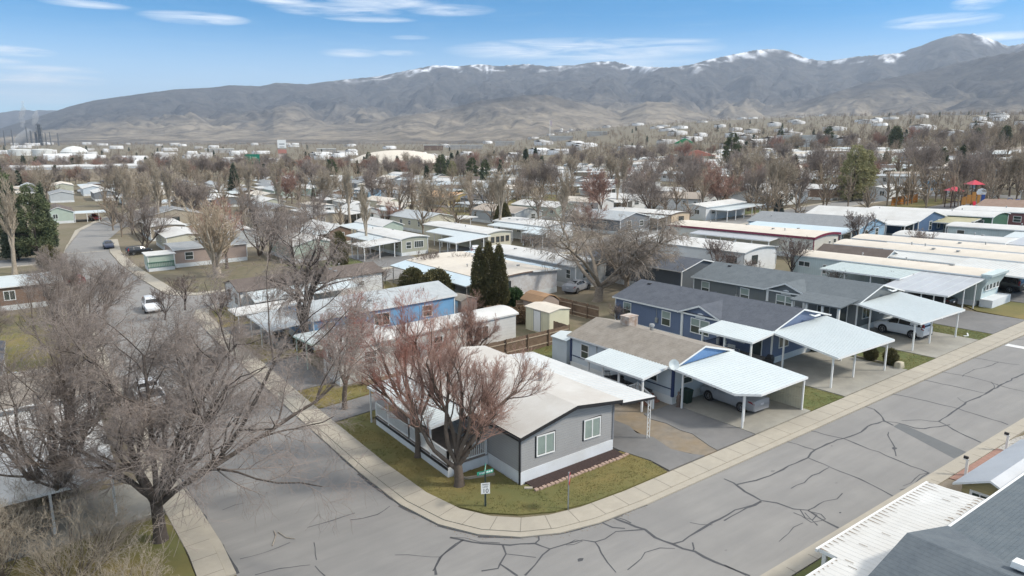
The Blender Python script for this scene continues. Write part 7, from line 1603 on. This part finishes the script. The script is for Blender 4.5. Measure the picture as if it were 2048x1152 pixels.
def mtn_mat():
    m_mtn.use_nodes = True; nt = m_mtn.node_tree; N, L = nt.nodes, nt.links; b = N['Principled BSDF']; b.inputs['Roughness'].default_value = 1; b.inputs['Specular IOR Level'].default_value = .1
    geo = N.new('ShaderNodeNewGeometry'); at_ = N.new('ShaderNodeVertexColor'); at_.layer_name = 'cover'
    sp = N.new('ShaderNodeSeparateColor'); L.new(at_.outputs[0], sp.inputs[0])
    n1 = N.new('ShaderNodeTexNoise'); n1.inputs['Scale'].default_value = .006; n1.inputs['Detail'].default_value = 10; n1.inputs['Roughness'].default_value = .72; L.new(geo.outputs['Position'], n1.inputs['Vector'])
    r1 = N.new('ShaderNodeValToRGB'); r1.color_ramp.elements[0].position = .38; r1.color_ramp.elements[1].position = .62; r1.color_ramp.elements[0].color = (.03, .032, .034, 1); r1.color_ramp.elements[1].color = (.09, .084, .077, 1); L.new(n1.outputs[0], r1.inputs[0])
    r2 = N.new('ShaderNodeValToRGB'); r2.color_ramp.elements[0].position = .36; r2.color_ramp.elements[1].position = .60; r2.color_ramp.elements[0].color = (.10, .088, .072, 1); r2.color_ramp.elements[1].color = (.29, .245, .185, 1); L.new(n1.outputs[0], r2.inputs[0])
    mx = N.new('ShaderNodeMixRGB'); L.new(sp.outputs[0], mx.inputs[0]); L.new(r1.outputs[0], mx.inputs[1]); L.new(r2.outputs[0], mx.inputs[2])
    m2 = N.new('ShaderNodeMixRGB'); L.new(sp.outputs[1], m2.inputs[0]); L.new(mx.outputs[0], m2.inputs[1]); m2.inputs[2].default_value = (.86, .87, .90, 1); L.new(m2.outputs[0], b.inputs['Base Color'])
    n2 = N.new('ShaderNodeTexNoise'); n2.inputs['Scale'].default_value = .004; n2.inputs['Detail'].default_value = 8; L.new(geo.outputs['Position'], n2.inputs['Vector'])
    bp = N.new('ShaderNodeBump'); bp.inputs['Strength'].default_value = 1; bp.inputs['Distance'].default_value = 90; L.new(n2.outputs[0], bp.inputs['Height']); L.new(bp.outputs[0], b.inputs['Normal'])
mtn_mat()
def build_mountains():
    az = np.radians(np.linspace(-50, 50, 900)); r = np.concatenate([np.linspace(2600, 9600, 210), np.linspace(9700, 17000, 40)])
    A, R = np.meshgrid(az, r, indexing='ij'); x = R * np.sin(A); y = R * np.cos(A); s = x * ct + y * sn; t = -x * sn + y * ct
    R0 = 2600; s0 = (R0 * np.sin(A)) * ct + (R0 * np.cos(A)) * sn; t0 = -(R0 * np.sin(A)) * sn + (R0 * np.cos(A)) * ct
    zg = T(s0, t0); z = np.maximum(zg, M_h(s, t)); 
    u = 1024 + F_PX * np.tan(A)
    nz = fbm(x / 260, y / 260, 6, 31); nl = fbm(x / 1200, y / 1200, 4, 77)
    gz, gr = np.gradient(z, axis=0), np.gradient(z, axis=1)
    aspect = -gz / (np.abs(gz) + np.abs(gr) + 1e-3)
    tan = np.clip((330 - z) / 170 + (nl - .5) * 2.4 + .35 * (u < 1500) - .55 * (u < 560) + .45 * aspect, 0, 1)
    tan = np.where(z > 30, tan, .45 + .4 * nl)
    tan = tan * np.clip(1 - (R - 5200) / 1500, 0, 1) * .95
    zmax = z.max(axis=1, keepdims=True); hf = fbm(x / 130, y / 130, 5, 55, True)
    snow = np.clip((z - (zmax - 90 + 160 * (nz - .5) * 2)) / 70, 0, 1) * np.clip((z - 640) / 120, 0, 1) * np.clip(4.5 * (hf - .60) + .9 * aspect + 2.0 * (nl - .5), 0, 1)
    snow = np.clip(snow, 0, 1); snow[R > 9600] = np.clip((z[R > 9600] - 560) / 200, 0, 1)
    n, m = A.shape; idx = np.arange(n * m).reshape(n, m); Q = np.stack([idx[:-1, :-1], idx[:-1, 1:], idx[1:, 1:], idx[1:, :-1]], -1).reshape(-1, 4)
    me = np_mesh('mountains', np.stack([s, t, z - .05], -1).reshape(-1, 3), Q, m_mtn, smooth=True)
    ca = me.color_attributes.new('cover', 'FLOAT_COLOR', 'POINT'); C = np.stack([tan.ravel(), snow.ravel(), tan.ravel() * 0, np.ones(n * m)], -1).astype(np.float32); ca.data.foreach_set('color', C.ravel())
    o = bpy.data.objects.new('mountains', me); COL.objects.link(o); tag(o, kind='structure')
    return z.min(), z.max()
MZ = build_mountains()
def blocks(name, pts, mt, zf, wr=(8, 22), hr=(3, 7), label=None, kind='stuff'):
    V, Q = [], []
    for (s, t) in pts:
        w, d, h = NR.uniform(*wr), NR.uniform(*wr), NR.uniform(*hr); z = float(zf(s, t)); i = len(V)
        V += [(s - w / 2, t - d / 2, z - 3), (s + w / 2, t - d / 2, z - 3), (s + w / 2, t + d / 2, z - 3), (s - w / 2, t + d / 2, z - 3), (s - w / 2, t - d / 2, z + h), (s + w / 2, t - d / 2, z + h), (s + w / 2, t + d / 2, z + h), (s - w / 2, t + d / 2, z + h), (s - w / 2, t, z + h * 1.35), (s + w / 2, t, z + h * 1.35)]
        Q += [(i, i + 1, i + 5, i + 4), (i + 1, i + 2, i + 6, i + 5), (i + 2, i + 3, i + 7, i + 6), (i + 3, i, i + 4, i + 7), (i + 4, i + 5, i + 9, i + 8), (i + 6, i + 7, i + 8, i + 9)]
    o = bpy.data.objects.new(name, np_mesh(name, V, Q, mt)); COL.objects.link(o); return tag(o, kind=kind)
ZM = lambda s, t: max(float(M_h(np.array([s]), np.array([t]))[0]), Tf(s, t) if math.hypot(s, t) < 2600 else 0)
m_town = mat('distant_town_walls', (.55, .54, .52), (.28, .26, .24), scale=.02, rough=.9, coord='World', c3=(.75, .75, .74), scale3=.008, amt3=.9)
blocks('distant_houses', scatter(150, 560, 2400, -.75, .8), m_town, Tf, (9, 26), (3, 5.5))
def bench(n, ulo, uhi, rlo, rhi):
    out = []
    while len(out) < n:
        u = NR.uniform(ulo, uhi); r = NR.uniform(rlo, rhi); a = math.atan((u - 1024) / F_PX); s, t = cam_to_st(r * math.sin(a), r * math.cos(a))
        out.append((s, t))
    return out
bp_ = bench(520, 1120, 2060, 2650, 3700); blocks('hillside_houses', bp_, m_town, ZM, (7, 15), (3, 5))
bp_ = bench(1500, 1150, 2060, 2650, 3800)
def hill_trees(pts):
    pts = np.array(pts); n = len(pts); z0 = np.array([ZM(a, b) for a, b in pts]); k = 14
    u = NR.uniform(.1, 1, (n, k)); a = NR.uniform(0, 6.28, (n, k)); h = NR.uniform(6, 12, n)[:, None]; r = np.sin(u * 2.6) * h * .45 * NR.uniform(.3, 1, (n, k))
    c = np.stack([pts[:, None, 0] + r * np.cos(a), pts[:, None, 1] + r * np.sin(a), z0[:, None] + u * h], -1).reshape(-1, 3); x = unit(NR.normal(0, 1, c.shape)) * .95; y = unit(np.cross(x, NR.normal(0, 1, c.shape))) * .8
    V = np.stack([c - x - y, c + x - y, c + x + y, c - x + y], 1).reshape(-1, 3); o = bpy.data.objects.new('hillside_woodland', np_mesh('hillside_woodland', V, np.arange(len(V)).reshape(-1, 4), mat('hillside_trees', (.15, .125, .10), (.09, .08, .065), scale=.02, coord='World'))); COL.objects.link(o); tag(o, kind='stuff')
hill_trees(bp_)
# the air between here and the mountains

def haze():
    me = bpy.data.meshes.new('haze'); c = [(x, y) for x in (-14500, 15500) for y in (-14500, 18500)]; lo, hi = -9.0, max(MZ[1] + 60, 200.0)
    V = [(-15500, -3000, lo), (18500, -3000, lo), (18500, 18500, lo), (-15500, 18500, lo), (-15500, -3000, hi), (18500, -3000, hi), (18500, 18500, hi), (-15500, 18500, hi)]
    me.from_pydata(V, [], [(3, 2, 1, 0), (4, 5, 6, 7), (0, 1, 5, 4), (1, 2, 6, 5), (2, 3, 7, 6), (3, 0, 4, 7)])
    m = bpy.data.materials.new('haze'); m.use_nodes = True; nt = m.node_tree; nt.nodes.clear(); o = nt.nodes.new('ShaderNodeOutputMaterial'); v = nt.nodes.new('ShaderNodeVolumePrincipled')
    v.inputs['Color'].default_value = (.72, .82, .97, 1); v.inputs['Density'].default_value = HAZE; v.inputs['Anisotropy'].default_value = .2; nt.links.new(v.outputs[0], o.inputs['Volume']); me.materials.append(m)
    ob = bpy.data.objects.new('haze', me); COL.objects.link(ob); tag(ob, kind='stuff')
HAZE = 7.5e-5
haze()
def hill_marks():
    def onhill(u, r): a = math.atan((u - 1024) / F_PX); s, t = cam_to_st(r * math.sin(a), r * math.cos(a)); return s, t, ZM(s, t)
    s, t, z = onhill(1581, 3300); r = empty('temple', s, t, z, label='white temple with a single pointed spire on the foothill', cat='temple', rz=facing(1581))
    b = MB(); b.box(-22, 22, -12, 12, -6, 11); b.box(-14, 14, -13, 13, 11, 16); b.box(-5, 5, -5, 5, 16, 24); o = b.build('wall', m_trimw, warp=False); o.parent = r
    b = MB(); b.tube((0, 0, 24), (0, 0, 50), 3.2, .2, n=8); o = b.build('spire', m_trimw, warp=False); o.parent = r
    s, t = far_pt(1098, 1500); r = empty('flagpole', s, t, label='tall flagpole with a hanging flag below the foothills', cat='flagpole', rz=facing(1098)); b = MB(); b.tube((0, 0, 0), (0, 0, 42), .5, .3, n=6); o = b.build('pole', m_trimw, warp=False); o.parent = r
    b = MB(); b.box(.3, 4.5, -.1, .1, 31, 41); o = b.build('flag', mat('flag_cloth', (.45, .25, .27), (.6, .6, .62), scale=.6), warp=False); o.parent = r
hill_marks()
# tufts of winter grass on the nearer lawns
def tufts():
    V = []; pts = []
    polys = [l[0] for i, l in enumerate(lawns) if i in (0, 1, 2, 3, 4, 11, 6, 7)]
    polys.append([(15, 14.7), (33.0, 14.7), (33.0, 11.5), (15, 11.5)])
    for pl in polys:
        a = np.array(pl); lo, hi = a.min(0), a.max(0); n = int((hi - lo).prod() * 60); q = NR.uniform(lo, hi, (n, 2)); ins = np.zeros(n, bool); j = len(a) - 1
        for i in range(len(a)):
            c = ((a[i, 1] > q[:, 1]) != (a[j, 1] > q[:, 1])) & (q[:, 0] < (a[j, 0] - a[i, 0]) * (q[:, 1] - a[i, 1]) / (a[j, 1] - a[i, 1] + 1e-9) + a[i, 0]); ins ^= c; j = i
        pts.append(q[ins])
    q = np.concatenate(pts); q = q[fbm(q[:, 0] * .9, q[:, 1] * .9, 3, 8) > .36]; z = T(q[:, 0], q[:, 1]) + .05; out = []
    for k in range(4):
        a = NR.uniform(0, 6.28, len(q)); h = NR.uniform(.015, .045, len(q)); w = NR.uniform(.012, .035, len(q)); o = NR.normal(0, .05, (len(q), 2))
        c = np.stack([q[:, 0] + o[:, 0], q[:, 1] + o[:, 1], z], -1); dx = np.stack([np.cos(a) * w, np.sin(a) * w, 0 * a], -1); up = np.stack([NR.normal(0, .03, len(q)), NR.normal(0, .03, len(q)), h], -1)
        out.append(np.stack([c - dx, c + dx, c + up + dx * .2, c + up - dx * .2], 1))
    V = np.concatenate(out).reshape(-1, 3); me = np_mesh('grass_tufts', V, np.arange(len(V)).reshape(-1, 4), mat('grass_blades', (.29, .225, .085), (.21, .175, .06), scale=1.6, rough=.95, coord='World', c3=(.13, .14, .045), scale3=.16, amt3=.8, detail=9)); o = bpy.data.objects.new('grass_tufts', me); COL.objects.link(o); tag(o, kind='stuff')
tufts()

def litter():
    n = 5200; V = []; q = []
    for pl, k in ((lawns[0][0], 1500), (lawns[2][0], 250), (lawns[3][0], 250), (lawns[1][0], 250)):
        a = np.array(pl); lo, hi = a.min(0), a.max(0); p = NR.uniform(lo, hi, (k, 2)); ins = np.zeros(k, bool); j = len(a) - 1
        for i in range(len(a)):
            ins ^= ((a[i, 1] > p[:, 1]) != (a[j, 1] > p[:, 1])) & (p[:, 0] < (a[j, 0] - a[i, 0]) * (p[:, 1] - a[i, 1]) / (a[j, 1] - a[i, 1] + 1e-9) + a[i, 0]); j = i
        q.append(np.c_[p[ins], np.full(ins.sum(), .075)])
    for line, sd in ((curbN[1:], 1), ([(24, 16.3), (60, 16.3)], -1)):
        for a, b in zip(line, line[1:]):
            A, B = np.array(a), np.array(b); L = np.hypot(*(B - A)); k = int(L * 9); nx = np.array([-(B - A)[1], (B - A)[0]]) / L * sd; f = NR.uniform(0, 1, (k, 1)); q.append(np.c_[A + (B - A) * f + nx * np.abs(NR.normal(0, .22, (k, 1))), np.full(k, .012)])
    q = np.concatenate(q); m = len(q); z = T(q[:, 0], q[:, 1]) + q[:, 2]; a = NR.uniform(0, 6.28, m); r = NR.uniform(.015, .045, m); c = np.stack([q[:, 0], q[:, 1], z], -1)
    x = np.stack([np.cos(a) * r, np.sin(a) * r, NR.normal(0, .006, m)], -1); y = np.stack([-np.sin(a) * r * .6, np.cos(a) * r * .6, NR.normal(0, .006, m)], -1)
    V = np.stack([c - x, c + y, c + x, c - y], 1).reshape(-1, 3); o = bpy.data.objects.new('fallen_leaves', np_mesh('fallen_leaves', V, np.arange(len(V)).reshape(-1, 4), mat('dead_leaf', (.26, .17, .085), (.13, .085, .05), scale=3, coord='World'))); COL.objects.link(o); tag(o, kind='stuff')
litter()
